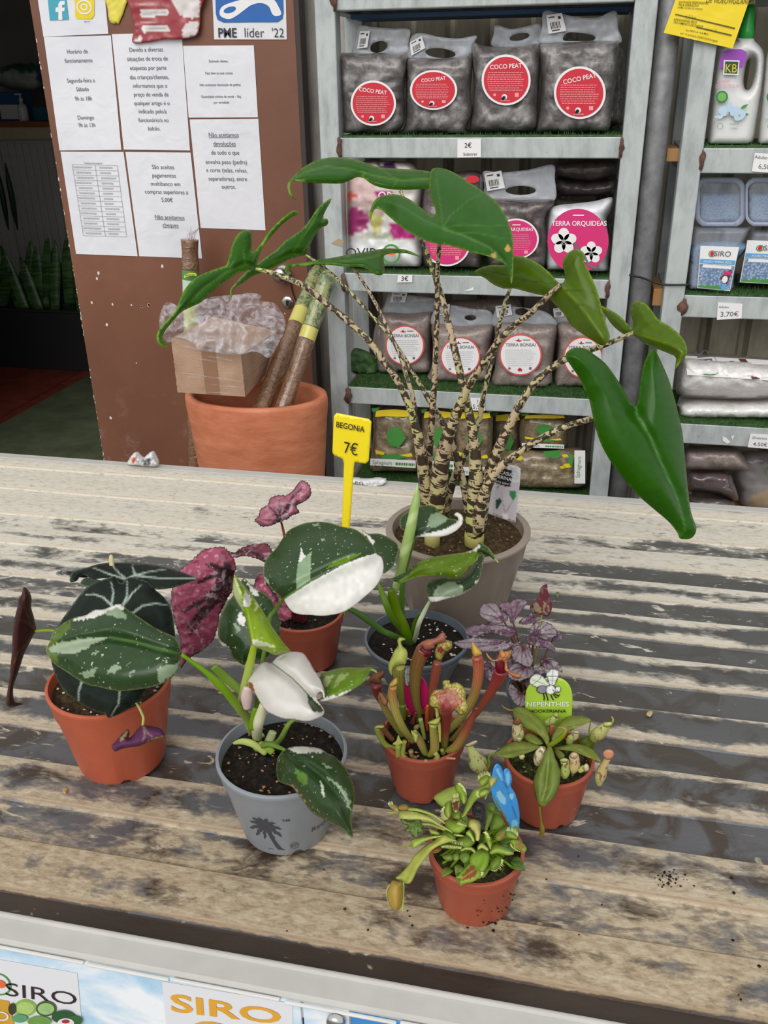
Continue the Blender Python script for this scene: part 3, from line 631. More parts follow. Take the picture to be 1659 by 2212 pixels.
# --- second row
t = sbag('printed orchid soil bag, magenta and white with flowers, beside the left post', ZL([(228, 830), (234, 740), (330, 720), (440, 722), (520, 735), (560, 820), (552, 950), (558, 1060), (566, 1150), (540, 1212), (440, 1206), (330, 1210), (246, 1200), (234, 1120), (229, 1000)]), 2.415, .13, ATT, None, color=(206, 200, 196), name='orchid_soil_bag',
  paint=[((212, 182, 178), ZL([(215, 800), (330, 790), (380, 900), (300, 930), (215, 920)])), ((176, 150, 148), ZL([(215, 900), (300, 890), (400, 930), (380, 1000), (240, 1000)])), ((140, 36, 96), ZL([(215, 960), (260, 930), (330, 960), (320, 1020), (250, 1060), (215, 1030)])), ((168, 36, 116), ZL([(355, 850), (430, 850), (425, 905), (360, 900)])), ((168, 36, 116), ZL([(420, 1000), (560, 960), (556, 1060), (480, 1075), (420, 1070)])), ((70, 40, 84), ZL([(360, 735), (440, 720), (450, 760), (380, 790)])), ((214, 84, 60), ZL([(222, 870), (255, 850), (270, 880), (235, 900)])), ((170, 178, 150), ZL([(310, 1060), (420, 1040), (430, 1080), (310, 1100)])),
         ((176, 170, 96), ZL([(330, 960), (370, 950), (390, 1040), (350, 1050)])), ((228, 228, 230), ZL([(222, 1085), (350, 1072), (480, 1085), (560, 1110), (566, 1150), (540, 1212), (240, 1202)]))])
s = Surf(ZL([(240, 1090), (540, 1090), (540, 1190), (240, 1190)]), 2.40); Print(s).text('OVIR', .18, .62, .42, xs=1.1).build('lettering', INK, t); Print(s).ring(.62, .48, .14, .45, .03).build('logo_ring', GREENP, t); Print(s, .0012).ell(.62, .45, .07, .07).build('logo_dot', ORANGE, t)
s = Surf(ZL([(355, 842), (440, 845), (436, 905), (352, 900)]), 2.40); Print(s).text('OR', .55, .85, .6, bold=.01).build('lettering', WHITE, t)
G2 = 'clear bags of orchid bark with pink labels'
t = sbag('orchid bark bag half hidden behind the broad heart-shaped leaf, lower edge of pink label showing', ZL([(560, 900), (600, 790), (700, 772), (830, 772), (838, 900), (832, 1050), (826, 1180), (800, 1212), (680, 1206), (580, 1206), (560, 1100)]), 2.42, .12, BARK, G2)
disc(t, *ZL([(675, 1085)])[0], 51, 52, 2.406, 'orq')
Print(bbox_s(*ZL([(790, 803)])[0], 14, 8, 2.41)).ell(.5, .5, .5, .5).build('sticker', RED, t)
t = sbag('orchid bark bag with a wide frosted handle beside the white orchid soil bag', ZL([(850, 900), (900, 886), (1000, 892), (1100, 890), (1158, 900), (1120, 980), (1125, 1080), (1118, 1180), (1090, 1206), (980, 1202), (870, 1204), (852, 1100), (856, 1000)]), 2.418, .12, BARK, G2)
flange(t, ZL([(845, 905), (842, 830), (838, 768), (920, 772), (1040, 760), (1150, 738), (1158, 800), (1162, 890), (1100, 905), (960, 908)]), 2.47, ZL(oval(1005, 853, 68, 20)), ZL([(842, 778), (918, 764), (935, 842), (855, 856)])); disc(t, *ZL([(985, 1070)])[0], 49, 44, 2.404, 'orq')
t = sbag('white orchid soil bag with a large pink print of white orchids', ZL([(1128, 980), (1140, 935), (1180, 918), (1260, 910), (1340, 900), (1415, 885), (1412, 940), (1390, 985), (1402, 1080), (1398, 1180), (1390, 1222), (1300, 1226), (1200, 1220), (1128, 1212), (1122, 1100)]), 2.414, .13, ATT, None, color=(220, 220, 224), name='orchid_soil_bag')
s = bbox_s(*ZL([(1262, 1078)])[0], 66, 69, 2.396); lab = Print(s, 0).ell(.5, .5, .5, .5, 36).build('label', PINK, t)
Print(s, .0008).text('TERRA ORQUIDEAS', .52, .26, .075, bold=.014, xs=.9).rect(.42, .09, .6, .11).build('lettering', WHITE, lab)
p = Print(s, .0012); q = Print(s, .0018)
for (u, v, k) in ((.27, .5, 1.), (.72, .68, .85)):
    for a in range(5):
        an = -1.57+a*1.257; p.ell(u+.11*k*math.cos(an), v+.11*k*math.sin(an), .105*k, .085*k, 16, an)
    q.ring(u, v, .035*k, .035*k, .01, 14).ring(u, v+.03, .05*k, .03*k, .008, 14)
p.build('orchid_print', WHITE, lab); q.line([(.44, .52), (.5, .62), (.6, .72), (.68, .88), (.8, .93)], .006); q.build('orchid_lines', GREYINK, lab)
G3 = 'dark bark bags stacked on the second shelf'
for nm, oo in (('dark bark bag on top of the stack behind the white orchid soil bag', [(1150, 735), (1200, 718), (1320, 712), (1430, 715), (1442, 760), (1400, 795), (1320, 812), (1220, 806), (1160, 790)]), ('dark bark bag in the middle of the stack behind the white orchid soil bag', [(1155, 800), (1260, 812), (1360, 812), (1436, 800), (1440, 840), (1400, 872), (1250, 880), (1160, 868)]), ('dark bark bag at the bottom of the stack behind the white orchid soil bag', [(1158, 886), (1210, 894), (1300, 896), (1390, 890), (1426, 884), (1428, 960), (1424, 1080), (1420, 1180), (1300, 1184), (1175, 1180), (1165, 1080), (1160, 960)])):
    sbag(nm, ZL(oo), 2.56, .12, BARK, G3, 18, rest='bottom' in nm)
# --- third row
G4 = 'bonsai soil bags with round white labels'
for nm, oo, d, fl_, hl, bc, Y in (
  ('bonsai soil bag beside the curled-up grass corner', [(372, 250), (420, 238), (500, 244), (580, 236), (612, 244), (605, 330), (600, 420), (606, 500), (560, 520), (460, 516), (380, 520), (356, 500), (368, 420), (376, 330)], (487, 385, 42, 43), [(395, 250), (402, 190), (425, 148), (500, 160), (600, 172), (622, 185), (614, 246), (500, 252)], None, [(430, 148), (498, 150), (488, 194), (420, 192)], 2.50),
  ('bonsai soil bag second along from the curled-up grass corner', [(605, 300), (640, 288), (740, 300), (830, 292), (882, 300), (870, 380), (862, 470), (872, 540), (800, 562), (700, 556), (620, 562), (580, 552), (605, 480), (612, 390)], (735, 435, 43, 42), [(612, 300), (618, 230), (680, 205), (780, 220), (870, 235), (880, 302), (750, 308)], oval(780, 262, 26, 12), [(622, 215), (688, 200), (684, 248), (628, 250)], 2.46),
  ('bonsai soil bag third along from the curled-up grass corner', [(890, 296), (960, 282), (1060, 290), (1162, 296), (1158, 380), (1146, 480), (1140, 575), (1060, 588), (960, 584), (872, 575), (890, 480), (896, 390)], (1005, 428, 46, 45), [(884, 300), (890, 230), (905, 205), (1000, 215), (1100, 230), (1150, 260), (1162, 300), (1030, 300)], oval(1010, 235, 30, 16), [(892, 212), (960, 202), (968, 248), (900, 262)], 2.45),
  ('bonsai soil bag beside the right post of its shelf', [(1170, 290), (1240, 280), (1340, 282), (1395, 290), (1398, 400), (1392, 520), (1380, 580), (1300, 588), (1200, 584), (1152, 575), (1164, 480), (1172, 380)], (1285, 440, 43, 45), [(1166, 292), (1170, 240), (1240, 225), (1340, 225), (1392, 240), (1396, 292), (1280, 294)], None, [(1150, 222), (1196, 215), (1201, 255), (1156, 262)], 2.47)):
    t = sbag(nm, ZK(oo), Y, .11, BONS, G4); flange(t, ZK(fl_), Y+.06, ZK(hl) if hl is not None else None, ZK(bc)); disc(t, *ZK([d[:2]])[0], d[2], d[3], Y-.013, 'bonsai')
for nm, oo in (('bonsai soil bag at the back of its shelf behind the other bonsai bags', [(395, 200), (600, 190), (820, 180), (1000, 190), (1010, 480), (400, 470)]),):
    sbag(nm, ZK(oo), 2.62, .07, BONS, G4)
# --- bottom row: sphagnum moss
G5 = 'sphagnum moss bags on the bottom shelf'
def moss(label, oo, strip, Y, banner=True, rest=True):
    o = np.array(oo); x0, x1, y0, y1 = o[:, 0].min(), o[:, 0].max(), o[:, 1].min(), o[:, 1].max(); w, h = x1-x0, y1-y0
    t = sbag(label, ZK(oo), Y, .12, MOSS, G5, 22, .014, name='moss_bag', rest=rest)
    s = Surf(ZK([(x0, y0), (x1, y0), (x1, y1), (x0, y1)]), Y-.012, .0006)
    if banner:
        Print(s).poly([(.12, .05), (.5, .03), (.92, .06), (.95, .12), (.7, .14), (.3, .13), (.1, .14)]).poly([(.1, .62), (.3, .66), (.28, .70), (.12, .68)]).poly([(.6, .70), (.85, .67), (.88, .72), (.62, .74)]).build('yellow_print', YEL, t)
        Print(s, .0012).poly([(.02, .02), (.2, .0), (.16, .05), (.05, .07)]).poly([(.8, .0), (.98, .03), (.9, .06)]).poly([(.36, .34), (.5, .28), (.66, .33), (.74, .45), (.6, .58), (.42, .56), (.34, .46)]).poly([(.2, .70), (.5, .68), (.8, .73), (.5, .77), (.25, .75)]).build('green_print', GREENP, t)
        s2 = Surf(ZK(strip), Y-.014, .0006); Print(s2).rect(0, 0, 1, 1).build('white_strip', WHITE, t); Print(s2, .0014).text('Sphagnum', .27, .78, .55, xs=.85).greek(.56, .98, .75, .35).build('lettering', GREENP, t)
    return t
moss('sphagnum moss bag standing beside the left post, white strip readable', [(345, 690), (380, 665), (450, 662), (540, 672), (545, 760), (540, 860), (548, 950), (500, 966), (420, 960), (332, 962), (335, 880), (345, 780)], [(332, 892), (535, 900), (535, 935), (330, 922)], 2.44)
moss('sphagnum moss bag second along from the left post, partly behind the stems', [(560, 690), (620, 668), (700, 672), (712, 780), (708, 880), (714, 955), (660, 966), (570, 962), (556, 860), (556, 760)], [(556, 900), (706, 905), (706, 940), (556, 932)], 2.45)
moss('sphagnum moss bag in the middle of the bottom shelf behind the stems', [(715, 690), (780, 672), (870, 680), (880, 780), (874, 880), (880, 960), (800, 972), (722, 966), (708, 860), (712, 760)], [(700, 930), (860, 930), (860, 968), (700, 968)], 2.44)
moss('sphagnum moss bag in front of the leaning white and grey plant card', [(885, 700), (930, 684), (1000, 690), (1008, 780), (1000, 880), (1004, 960), (950, 975), (890, 968), (880, 860)], [(886, 905), (1000, 908), (1000, 945), (886, 940)], 2.545)
moss('sphagnum moss bag standing upright on the lying one', [(1005, 720), (1060, 690), (1150, 700), (1208, 720), (1215, 800), (1205, 848), (1120, 856), (1030, 850), (1002, 826)], [(1010, 822), (1200, 830), (1200, 848), (1010, 842)], 2.47, rest=False)
t = moss('sphagnum moss bag lying on its side at the right end of the bottom shelf', [(920, 880), (1000, 855), (1120, 862), (1240, 850), (1296, 870), (1302, 950), (1290, 1025), (1200, 1042), (1080, 1036), (990, 1030), (930, 960)], None, 2.41, False)
s = Surf(ZK([(920, 850), (1300, 850), (1300, 1042), (920, 1042)]), 2.395); Print(s).rect(.86, .03, .985, .8).build('white_strip', WHITE, t); Print(s, .0012).text('Sphagnum', .93, .42, .085, rot=1.5).build('lettering', GREENP, t); Print(s).ell(.75, .15, .035, .035).ell(.78, .38, .05, .05).ell(.72, .42, .03, .03).ell(.21, .2, .04, .06).build('yellow_print', YEL, t); Print(s, .0012).poly([(.5, .05), (.7, .02), (.68, .2), (.52, .18)]).poly([(.8, .1), (.85, .15), (.83, .45), (.79, .3)]).build('green_print', GREENP, t)
# price tickets on the beams
def ticket(label, corners, Y, lines, mat=WHITE, name='price_ticket', ink=INK):
    s = Surf(corners, Y, .0004); c = s(np.array(.5), np.array(.5), 0); t = thing(name, label, 'price tag', c)
    V = np.vstack([s.c+s.n*.0012, s.c-s.n*.0002]); mk('card', V, [(0, 1, 2, 3), (7, 6, 5, 4), (0, 4, 5, 1), (1, 5, 6, 2), (2, 6, 7, 3), (3, 7, 4, 0)], mat, t)
    p = Print(s, .0018)
    for (tx, u, v, h, *r) in lines: p.text(tx, u, v, h, bold=.006, **(r[0] if r else {}))
    p.build('handwriting', ink, t); return t
ticket('white price ticket reading 2 euros, on the beam under the coco peat bags', ZL([(722, 624), (828, 622), (828, 704), (722, 706)]), 2.401, [('2€', .45, .46, .26), ('Substrat', .54, .9, .17)])
ticket('small white price ticket reading 3 euros, under the orchid soil bags', ZL([(455, 1232), (520, 1230), (520, 1264), (452, 1265)]), 2.401, [('3€', .5, .8, .62)])
ticket('pale price ticket reading 5.95, on the beam under the bonsai bags', ZK([(780, 620), (845, 622), (845, 678), (780, 676)]), 2.401, [('?', .5, .42, .3), ('5,95', .52, .86, .34)], ink=GREYINK)
ticket('white price ticket under the white fertiliser bottles', ZM([(1108, 1303), (1300, 1318), (1290, 1478), (1082, 1462)]), 2.401, [('Adubo', .30, .3, .18), ('6,50€', .58, .82, .25)], ink=GREYINK)
ticket('creased white price ticket reading 3.70 under the blue tubs', ZN([(778, 438), (985, 450), (978, 572), (770, 585)]), 2.401, [('Adubo', .25, .32, .14), ('3.70€', .5, .83, .3)], ink=GREYINK)
ticket('white price ticket reading 4.50 under the perlite bags', ZN([(1052, 1538), (1260, 1550), (1250, 1668), (1028, 1652)]), 2.401, [('Diversos', .4, .36, .18), ('4.50€', .45, .85, .26)], ink=GREYINK)
# torn remnants of tape and paper on the steel
b = MB()
for pl in (ZL([(755, 1302), (795, 1286), (795, 1300), (765, 1304)]), ZN([(820, 1560), (850, 1575), (885, 1610), (860, 1625), (820, 1600)]), ZN([(890, 1560), (920, 1555), (900, 1590)])):
    P = [onY(x, y, 2.4015) for x, y in pl]; b.add(P, [list(range(len(P)))])
tag(b.build('tape_scrap', WHITE), 'torn white scraps of paper stuck on the shelf beams', 'paper scrap')
P = onY(*np.array(ZL([(155, 1090), (190, 1068), (212, 1080), (205, 1105)])).T, 2.398); tag(mk('tape_scrap', P, [(0, 1, 2, 3)], flat('masking_tape', (164, 142, 112), .7)), 'brown scrap of tape on the left post beside the orchid soil', 'paper scrap')
# ================================================================ notices on the door
m = NT('laminated_paper'); v = m.pos(); m.set(m.ramp(m.noise(v, 5, 3), [(.3, lin((214, 214, 220))), (.7, lin((226, 226, 231)))]), .16, 0, .5, coat=.6); m.bump(m.noise(v, 18, 3, .5, .8), .35, .006); PAPER = m.m
TINK = flat('notice_ink', (92, 92, 98), .5)
def bil_inv(c, p):
    c = np.asarray(c, float); u = v = .5
    for _ in range(12):
        q = (c[0]*(1-u)+c[1]*u)*(1-v)+(c[3]*(1-u)+c[2]*u)*v; r = np.asarray(p)-q
        du = (c[1]-c[0])*(1-v)+(c[2]-c[3])*v; dv = (c[3]-c[0])*(1-u)+(c[2]-c[1])*u
        d = np.linalg.solve(np.column_stack([du, dv]), r); u += d[0]; v += d[1]
    return u, v
def notice(label, corners, Y=Yd, mat=PAPER, name='paper_notice', cat='notice', group=None, th=.0012):
    s = Surf(corners, Y-.0004, 0); c = s(np.array(.5), np.array(.5), 0); t = thing(name, label, cat, c, group)
    n = 9; V = []; uu = np.linspace(0, 1, n)
    for a in uu:
        for b_ in uu: V.append(s(np.array(b_), np.array(a), th+.0009*abs(math.sin(b_*7+a*5))*(1-b_)*b_*4))
    bk = [s(np.array(a), np.array(b_), 0) for a, b_ in ((0, 0), (1, 0), (1, 1), (0, 1))]; V += bk; k = n*n
    Fc = [(i*n+j, (i+1)*n+j, (i+1)*n+j+1, i*n+j+1) for i in range(n-1) for j in range(n-1)]
    Fc += [[k, k+1]+[n-1-j for j in range(n)], [k+1, k+2]+[(n-1-i)*n+n-1 for i in range(n)], [k+2, k+3]+[(n-1)*n+j for j in range(n)], [k+3, k]+[i*n for i in range(n)]]
    mk('sheet', V, Fc, mat, t, False); s.px = corners
    return t, s
def lines(t, s, items, cap, mat, Zf, bold=0.0, off=.0032):
    p = Print(s, off)
    for it in items:
        u, v = bil_inv(s.px, Zf([it[1:3]])[0]); p.text(it[0], u, v, cap/(s.zh), 'C', bold, .92, under=len(it) > 3)
    return p.build('lettering', mat, t)
def pnotice(label, zc, items, cap=21, bold=.0, group=None):
    t, s = notice(label, ZP(zc)); s.zh = zc[3][1]-zc[0][1]
    if items: lines(t, s, items, cap, TINK, ZP, bold)
    return t, s
pnotice('white notice with the opening hours on the brown door', [(232, 195), (585, 187), (640, 790), (315, 793)], [('Horário de', 412, 278), ('funcionamento', 418, 324), ('Segunda-feira a', 430, 427), ('Sábado', 438, 472), ('9h às 18h', 443, 522), ('Domingo', 456, 623), ('9h às 13h', 462, 664)], 22)[0]
t, s = pnotice('white notice about swapped price labels, ten lines of text', [(590, 180), (958, 172), (1002, 793), (653, 788)], [('Devido a diversas', 774, 268), ('situações de troca de', 780, 314), ('etiquetas por parte', 784, 361), ('das crianças/clientes,', 790, 409), ('informamos que o', 794, 454), ('preço de venda de', 800, 500), ('qualquer artigo é o', 803, 546), ('indicado pelo/a', 808, 590), ('funcionário/a no', 812, 637), ('balcão.', 816, 682)], 22)
pnotice('white half-size notice with five short lines of small print', [(965, 241), (1338, 239), (1360, 618), (995, 620)], [('Estimado cliente,', 1155, 326), ('Faça bem as suas contas', 1157, 388), ('Não aceitamos devolução de pedras', 1163, 450), ('Quantidade mínima de venda – 5kg', 1168, 512), ('por variedade', 1170, 543)], 13, .006)
pnotice('white notice refusing returns, underlined heading', [(1000, 629), (1362, 626), (1400, 1213), (1058, 1201)], [('Não aceitamos', 1182, 717, 1), ('devoluções', 1186, 762, 1), ('de tudo o que', 1190, 808), ('envolva peso (pedra)', 1195, 857), ('e corte (telas, relvas,', 1198, 900), ('separadores), entre', 1203, 945), ('outros.', 1208, 987)], 22)
pnotice('white notice about card payments and cheques', [(662, 801), (1005, 804), (1066, 1362), (735, 1350)], [('São aceites', 863, 887), ('pagamentos', 868, 930), ('multibanco em', 875, 973), ('compras superiores a', 880, 1015), ('5,00€', 884, 1057), ('Não aceitamos', 897, 1148, 1), ('cheques', 902, 1190, 1)], 22)
t, s = pnotice('white notice with a printed two-column table', [(320, 799), (652, 801), (726, 1350), (402, 1338)], [('Telefones de Emergência', 493, 861)], 8)
gr = Print(s, .0032); tc = ZP([(382, 866), (620, 871), (669, 1247), (441, 1240)]); ts = Surf(tc, Yd-.0004, 0); ts.n = s.n; gp = Print(ts, .0032); gk = Print(ts, .0034)
for i in range(15): v_ = i/14; gp.rect(0, v_-.003, 1, v_+.003)
for u_ in (0, .51, 1): gp.rect(u_-.005, 0, u_+.005, 1)
for i in range(14): gk.greek(.06 if i % 3 else .02, rnd.uniform(.35, .48), i/14+.045, .022); gk.greek(.60, rnd.uniform(.78, .93), i/14+.045, .022)
gp.build('table_rules', LGREY, t); gk.build('small_print', LGREY, t)
# second line of the opening hours, smaller
# sheet with two social media icons, cut by the top of the frame
t, s = notice('white sheet with two app icons above the opening hours', ZP([(178, -150), (540, -158), (572, 178), (230, 194)])); s.zh = 340
TEAL = flat('teal_print', (66, 160, 180), .4); 
def zpoly(s, t, pts, mat, name, off=.0032, Zf=ZP):
    p = Print(s, off); p.poly([bil_inv(s.px, q) for q in Zf(pts)]); o = p.build(name, mat, t); return o
zpoly(s, t, [(252, -40), (350, -42), (366, 102), (266, 106)], TEAL, 'icon_tile'); zpoly(s, t, [(312, 104), (312, 62), (296, 60), (298, 38), (312, 36), (312, 18), (322, 4), (346, 2), (346, 22), (332, 26), (332, 38), (346, 38), (344, 58), (332, 58), (334, 104)], WHITE, 'letter_f', .004)
zpoly(s, t, [(398, -60), (480, -62), (500, -40), (500, 78), (486, 98), (410, 98), (400, 84)], YEL, 'icon_tile'); p = Print(s, .004); u, v_ = bil_inv(s.px, ZP([(448, 36)])[0]); p.ring(u, v_, .115, .115, .02); p.ring(u, v_, .055, .055, .018); p.build('icon_camera', WHITE, t); p = Print(s, .004); p.text('@viveiro', *bil_inv(s.px, ZP([(464, 115)])[0]), .022); p.build('lettering', INK, t)
# yellow leaflet, red flyer, blue and white award sign
yl = sheet('leaflet', ZP([(545, -60), (680, -60), (662, 30), (632, 110), (618, 124), (590, 122), (574, 100), (566, 40)]), Yd-.004, ATT, None, color=(222, 206, 74), sp=6, thick=.001, crinkle=.004, cs=.2, loc=onY(*ZP([(600, 120)])[0], Yd)); tag(yl, 'crumpled yellow leaflet between the icon sheet and red flyer', 'leaflet')
fo = ZP([(678, -80), (1055, -90), (1056, 60), (1050, 150), (1030, 190), (960, 206), (860, 208), (780, 222), (700, 224), (706, 150), (690, 60)])
rf = thing('flyer', 'curling red and white flyer hanging over the swapped labels notice', 'flyer', onY(*ZP([(860, 220)])[0], Yd))
sheet('flyer_sheet', fo, Yd-.012, ATT, rf, color=(150, 52, 58), sp=5, thick=.001, crinkle=.005, cs=.03, jit=.5, kx=-.00006, paint=[((214, 206, 204), ZP([(895, -20), (920, 40), (960, 85), (1010, 100), (1052, 84), (1056, -60), (900, -60)])), ((210, 202, 200), ZP([(958, 150), (980, 122), (1030, 110), (1052, 110), (1044, 170), (1010, 196), (965, 200)])), ((220, 216, 214), ZP([(740, 52), (885, 46), (888, 82), (742, 90)])), ((220, 216, 214), ZP([(750, 138), (890, 130), (892, 165), (752, 172)])), ((216, 210, 206), ZP([(704, 222), (742, 186), (748, 214)]))], veins=[((150, 140, 140), ZP([(755, 72), (872, 66)]), 2.4, 2.4), ((150, 140, 140), ZP([(765, 155), (870, 148)]), 2.4, 2.4), ((206, 160, 158), ZP([(740, 22), (835, 18)]), 3, 3), ((206, 160, 158), ZP([(745, 120), (825, 116)]), 3, 3)])
t, s = notice('white and blue award sign reading PME líder 22', ZP([(1108, -280), (1500, -280), (1512, 208), (1130, 208)]), mat=flat('award_sign_white', (218, 218, 220), .35), name='award_sign', cat='sign')
zpoly(s, t, [(1130, -260), (1485, -260), (1496, 60), (1490, 95), (1465, 114), (1180, 116), (1148, 100), (1140, 70)], BLUE, 'blue_field')
sw = np.array([(1170, 85), (1160, 60), (1175, 30), (1220, 10), (1290, -10), (1360, -30), (1440, -10), (1470, 30), (1485, 70), (1460, 82), (1438, 70), (1420, 30), (1380, 12), (1330, 22), (1290, 50), (1250, 80), (1210, 98)])
zpoly(s, t, [tuple(q) for q in crom(sw, 60, True)], WHITE, 'swoosh', .004); zpoly(s, t, [tuple(q) for q in oval(1215, 48, 34, 16, rot=-.3)], BLUE, 'swoosh_eye', .0046)
p = Print(s, .004); s.zh = 488
for tx, cx, h, bo in (('PME', 1203, 50, .02), ('líder', 1345, 52, -.004), ("'22", 1468, 50, -.004)): p.text(tx, *bil_inv(s.px, ZP([(cx, 196)])[0]), h/488, 'C', bo, .95)
p.build('lettering', flat('sign_ink', (52, 56, 66), .5), t)
# ================================================================ yellow CCTV sign on the second shelf unit
YSIGN = flat('yellow_sign', (232, 204, 24), .35, .04, coat=.3)
yc = [(432, -120), (1120, 10), (918, 415), (330, 280)]
t, s = notice('yellow video surveillance notice hanging aslant over the shelf post', ZM([(452, -60), (1085, 60-130), (918, 415), (330, 280)]), 2.388, YSIGN, 'warning_sign', 'sign', th=.002)
def ytxt(p, tx, x, y, h, al='L'): u, v_ = bil_inv(s.px, ZM([(x, y)])[0]); p.text(tx, u, v_, h/350, al, .004, .95, rot=-.0)
p = Print(s, .0042)
for tx, x, y, h in (('CIRCUITO FECHADO E GRAVAÇÃO LOCAL', 455, -25, 24), ('DE VIDEOVIGILÂNCIA', 690, 22, 34), ('ENTIDADE RESPONSÁVEL', 458, 26, 18), ('PELA OPERAÇÃO', 455, 48, 18), ('(NOME E ALVARÁ OU LICENÇA)', 448, 68, 12), ('RESPONSÁVEL PELO', 416, 172, 18), ('TRATAMENTO DE DADOS', 408, 196, 18), ('(Lei 34/2013 de 16 de Maio)', 520, 262, 14), ('Artº 115 da Portaria 273/2013 de 20 de Agosto', 470, 290, 14)): ytxt(p, tx, x, y, h)
for a, b_ in (((428, 120), (938, 240)), ((610, 230), (910, 300))): p.line([bil_inv(s.px, ZM([a])[0]), bil_inv(s.px, ZM([b_])[0])], .002)
p.build('lettering', flat('olive_ink', (96, 88, 30), .6), t)
p = Print(s, .0042); p.text('LSilva', *bil_inv(s.px, ZM([(560, 160)])[0]), .09, 'C', -.01).text('Horto Gl', *bil_inv(s.px, ZM([(730, 262)])[0]), .06, 'C', -.01); p.build('handwriting', flat('faint_pencil', (170, 156, 50), .6), t)
# ---------------------------------------------------------------- things on the second unit
PLW = flat('white_bottle_plastic', (214, 214, 212), .3, .04, coat=.3)
bo = ZM([(705, 1235), (715, 1100), (735, 900), (755, 700), (775, 520), (795, 430), (840, 392), (900, 372), (955, 345), (970, 322), (1088, 322), (1110, 350), (1150, 390), (1180, 440), (1190, 520), (1180, 700), (1150, 900), (1120, 1080), (1100, 1190), (1068, 1238), (1000, 1258), (850, 1257), (740, 1252)])
bh = ZM([(1062, 500), (1098, 494), (1114, 540), (1106, 640), (1082, 730), (1050, 768), (1022, 752), (1012, 690), (1024, 600), (1040, 530)])
def bottle(label, dx, full=True):
    t = thing('fertiliser_bottle', label, 'bottle', onY(1580+dx, 318, 2.50), 'white fertiliser bottles')
    o = [(x+dx, y) for x, y in bo]; h = [(x+dx, y) for x, y in bh]
    puff('bottle_body', o, 2.425, .10, 22, PLW, t, sp=5, holes=[h], smooth=True, floor=1.340)
    P = onY(1611+dx, 82, 2.475); r = .0165
    lathe('cap', [(r, -.004), (r, .016), (r*.93, .018), (r*.93, .022), (r*.86, .026), (r*.72, .058), (r*.45, .067), (0.001, .068)], P, flat('green_cap', (36, 148, 62), .35), t, 24)
    s = Surf([(x+dx, y) for x, y in ZM([(750, 400), (1050, 400), (1010, 1240), (705, 1240)])], 2.416, 0); s.px = [(x+dx, y) for x, y in ZM([(750, 400), (1050, 400), (1010, 1240), (705, 1240)])]
    def zz(pts, mat, nm, off): return zpoly(s, t, pts, mat, nm, off, lambda q: [(x+dx, y) for x, y in ZM(q)])
    zz([(800, 570), (815, 500), (832, 445), (880, 420), (990, 418), (1035, 440), (1042, 470), (1004, 575)], flat('purple_print', (150, 72, 176), .4), 'purple_patch', .001)
    zz([(843, 508), (978, 512), (968, 634), (838, 630)], WHITE, 'logo_border', .0018); zz([(855, 520), (968, 523), (958, 622), (848, 618)], flat('dark_green_print', (44, 78, 50), .4), 'logo_tile', .0024)
    p = Print(s, .003); p.text('KB', *bil_inv(s.px, [(x+dx, y) for x, y in ZM([(905, 612)])][0]), .085, 'C', -.005, .85); p.build('logo_letters', YEL, t)
    p = Print(s, .0018); q = lambda x, y: bil_inv(s.px, [(a+dx, b) for a, b in ZM([(x, y)])][0])
    p.text('Adubo', *q(842, 696), .034, 'C', .004).text('ORQUIDEAS', *q(878, 742), .036, 'C', .002, .9).text('%', *q(1066, 872), .02).text('6x', *q(762, 1022), .02); p.build('lettering', flat('faded_pink_print', (206, 140, 158), .5), t)
    Print(s, .0018).circ(*q(828, 818), .17).build('green_seal', flat('seal_green', (52, 118, 66), .4), t); Print(s, .0024).circ(*q(828, 818), .125).build('seal_centre', flat('seal_light', (110, 172, 84), .4), t)
    pb = flat('pale_blue_petal', (178, 204, 222), .5); 
    for i, pl in enumerate(([(800, 950), (820, 905), (870, 900), (880, 950), (850, 985)], [(870, 900), (890, 862), (915, 880), (915, 930), (885, 950)], [(905, 920), (960, 900), (985, 930), (950, 980), (900, 975)], [(930, 960), (990, 930), (1030, 955), (1000, 1010), (940, 1020)], [(765, 985), (840, 970), (820, 1005), (780, 1000)])): zz([tuple(z) for z in crom(pl, 16, True)], pb, 'printed_petal', .0018+.0004*i)
    zz([(985, 915), (1010, 890), (1055, 878), (1030, 910), (1000, 925)], GREENP, 'printed_leaf', .002); zz([(1025, 955), (1060, 965), (1035, 985)], GREENP, 'printed_leaf', .002)
    zz([(870, 950), (885, 945), (882, 980), (872, 975)], flat('petal_heart', (190, 160, 120), .5), 'printed_heart', .0042); zz([(965, 970), (985, 968), (975, 990)], flat('petal_heart', (190, 160, 120), .5), 'printed_heart', .0042)
    p = Print(s, .0018); p.ring(*q(812, 1072), .09, .033, .015).text('PLANTAS', *q(932, 1060), .016, 'C', .01).text('7 DIAS', *q(930, 1100), .018, 'C', .012); p.build('lettering', flat('green_grey_print', (120, 146, 128), .5), t)
bottle('white fertiliser bottle with a green cap and purple patch, beside the shelf post', 0); bottle('white fertiliser bottle next to the one by the post, cut by the frame', 109)
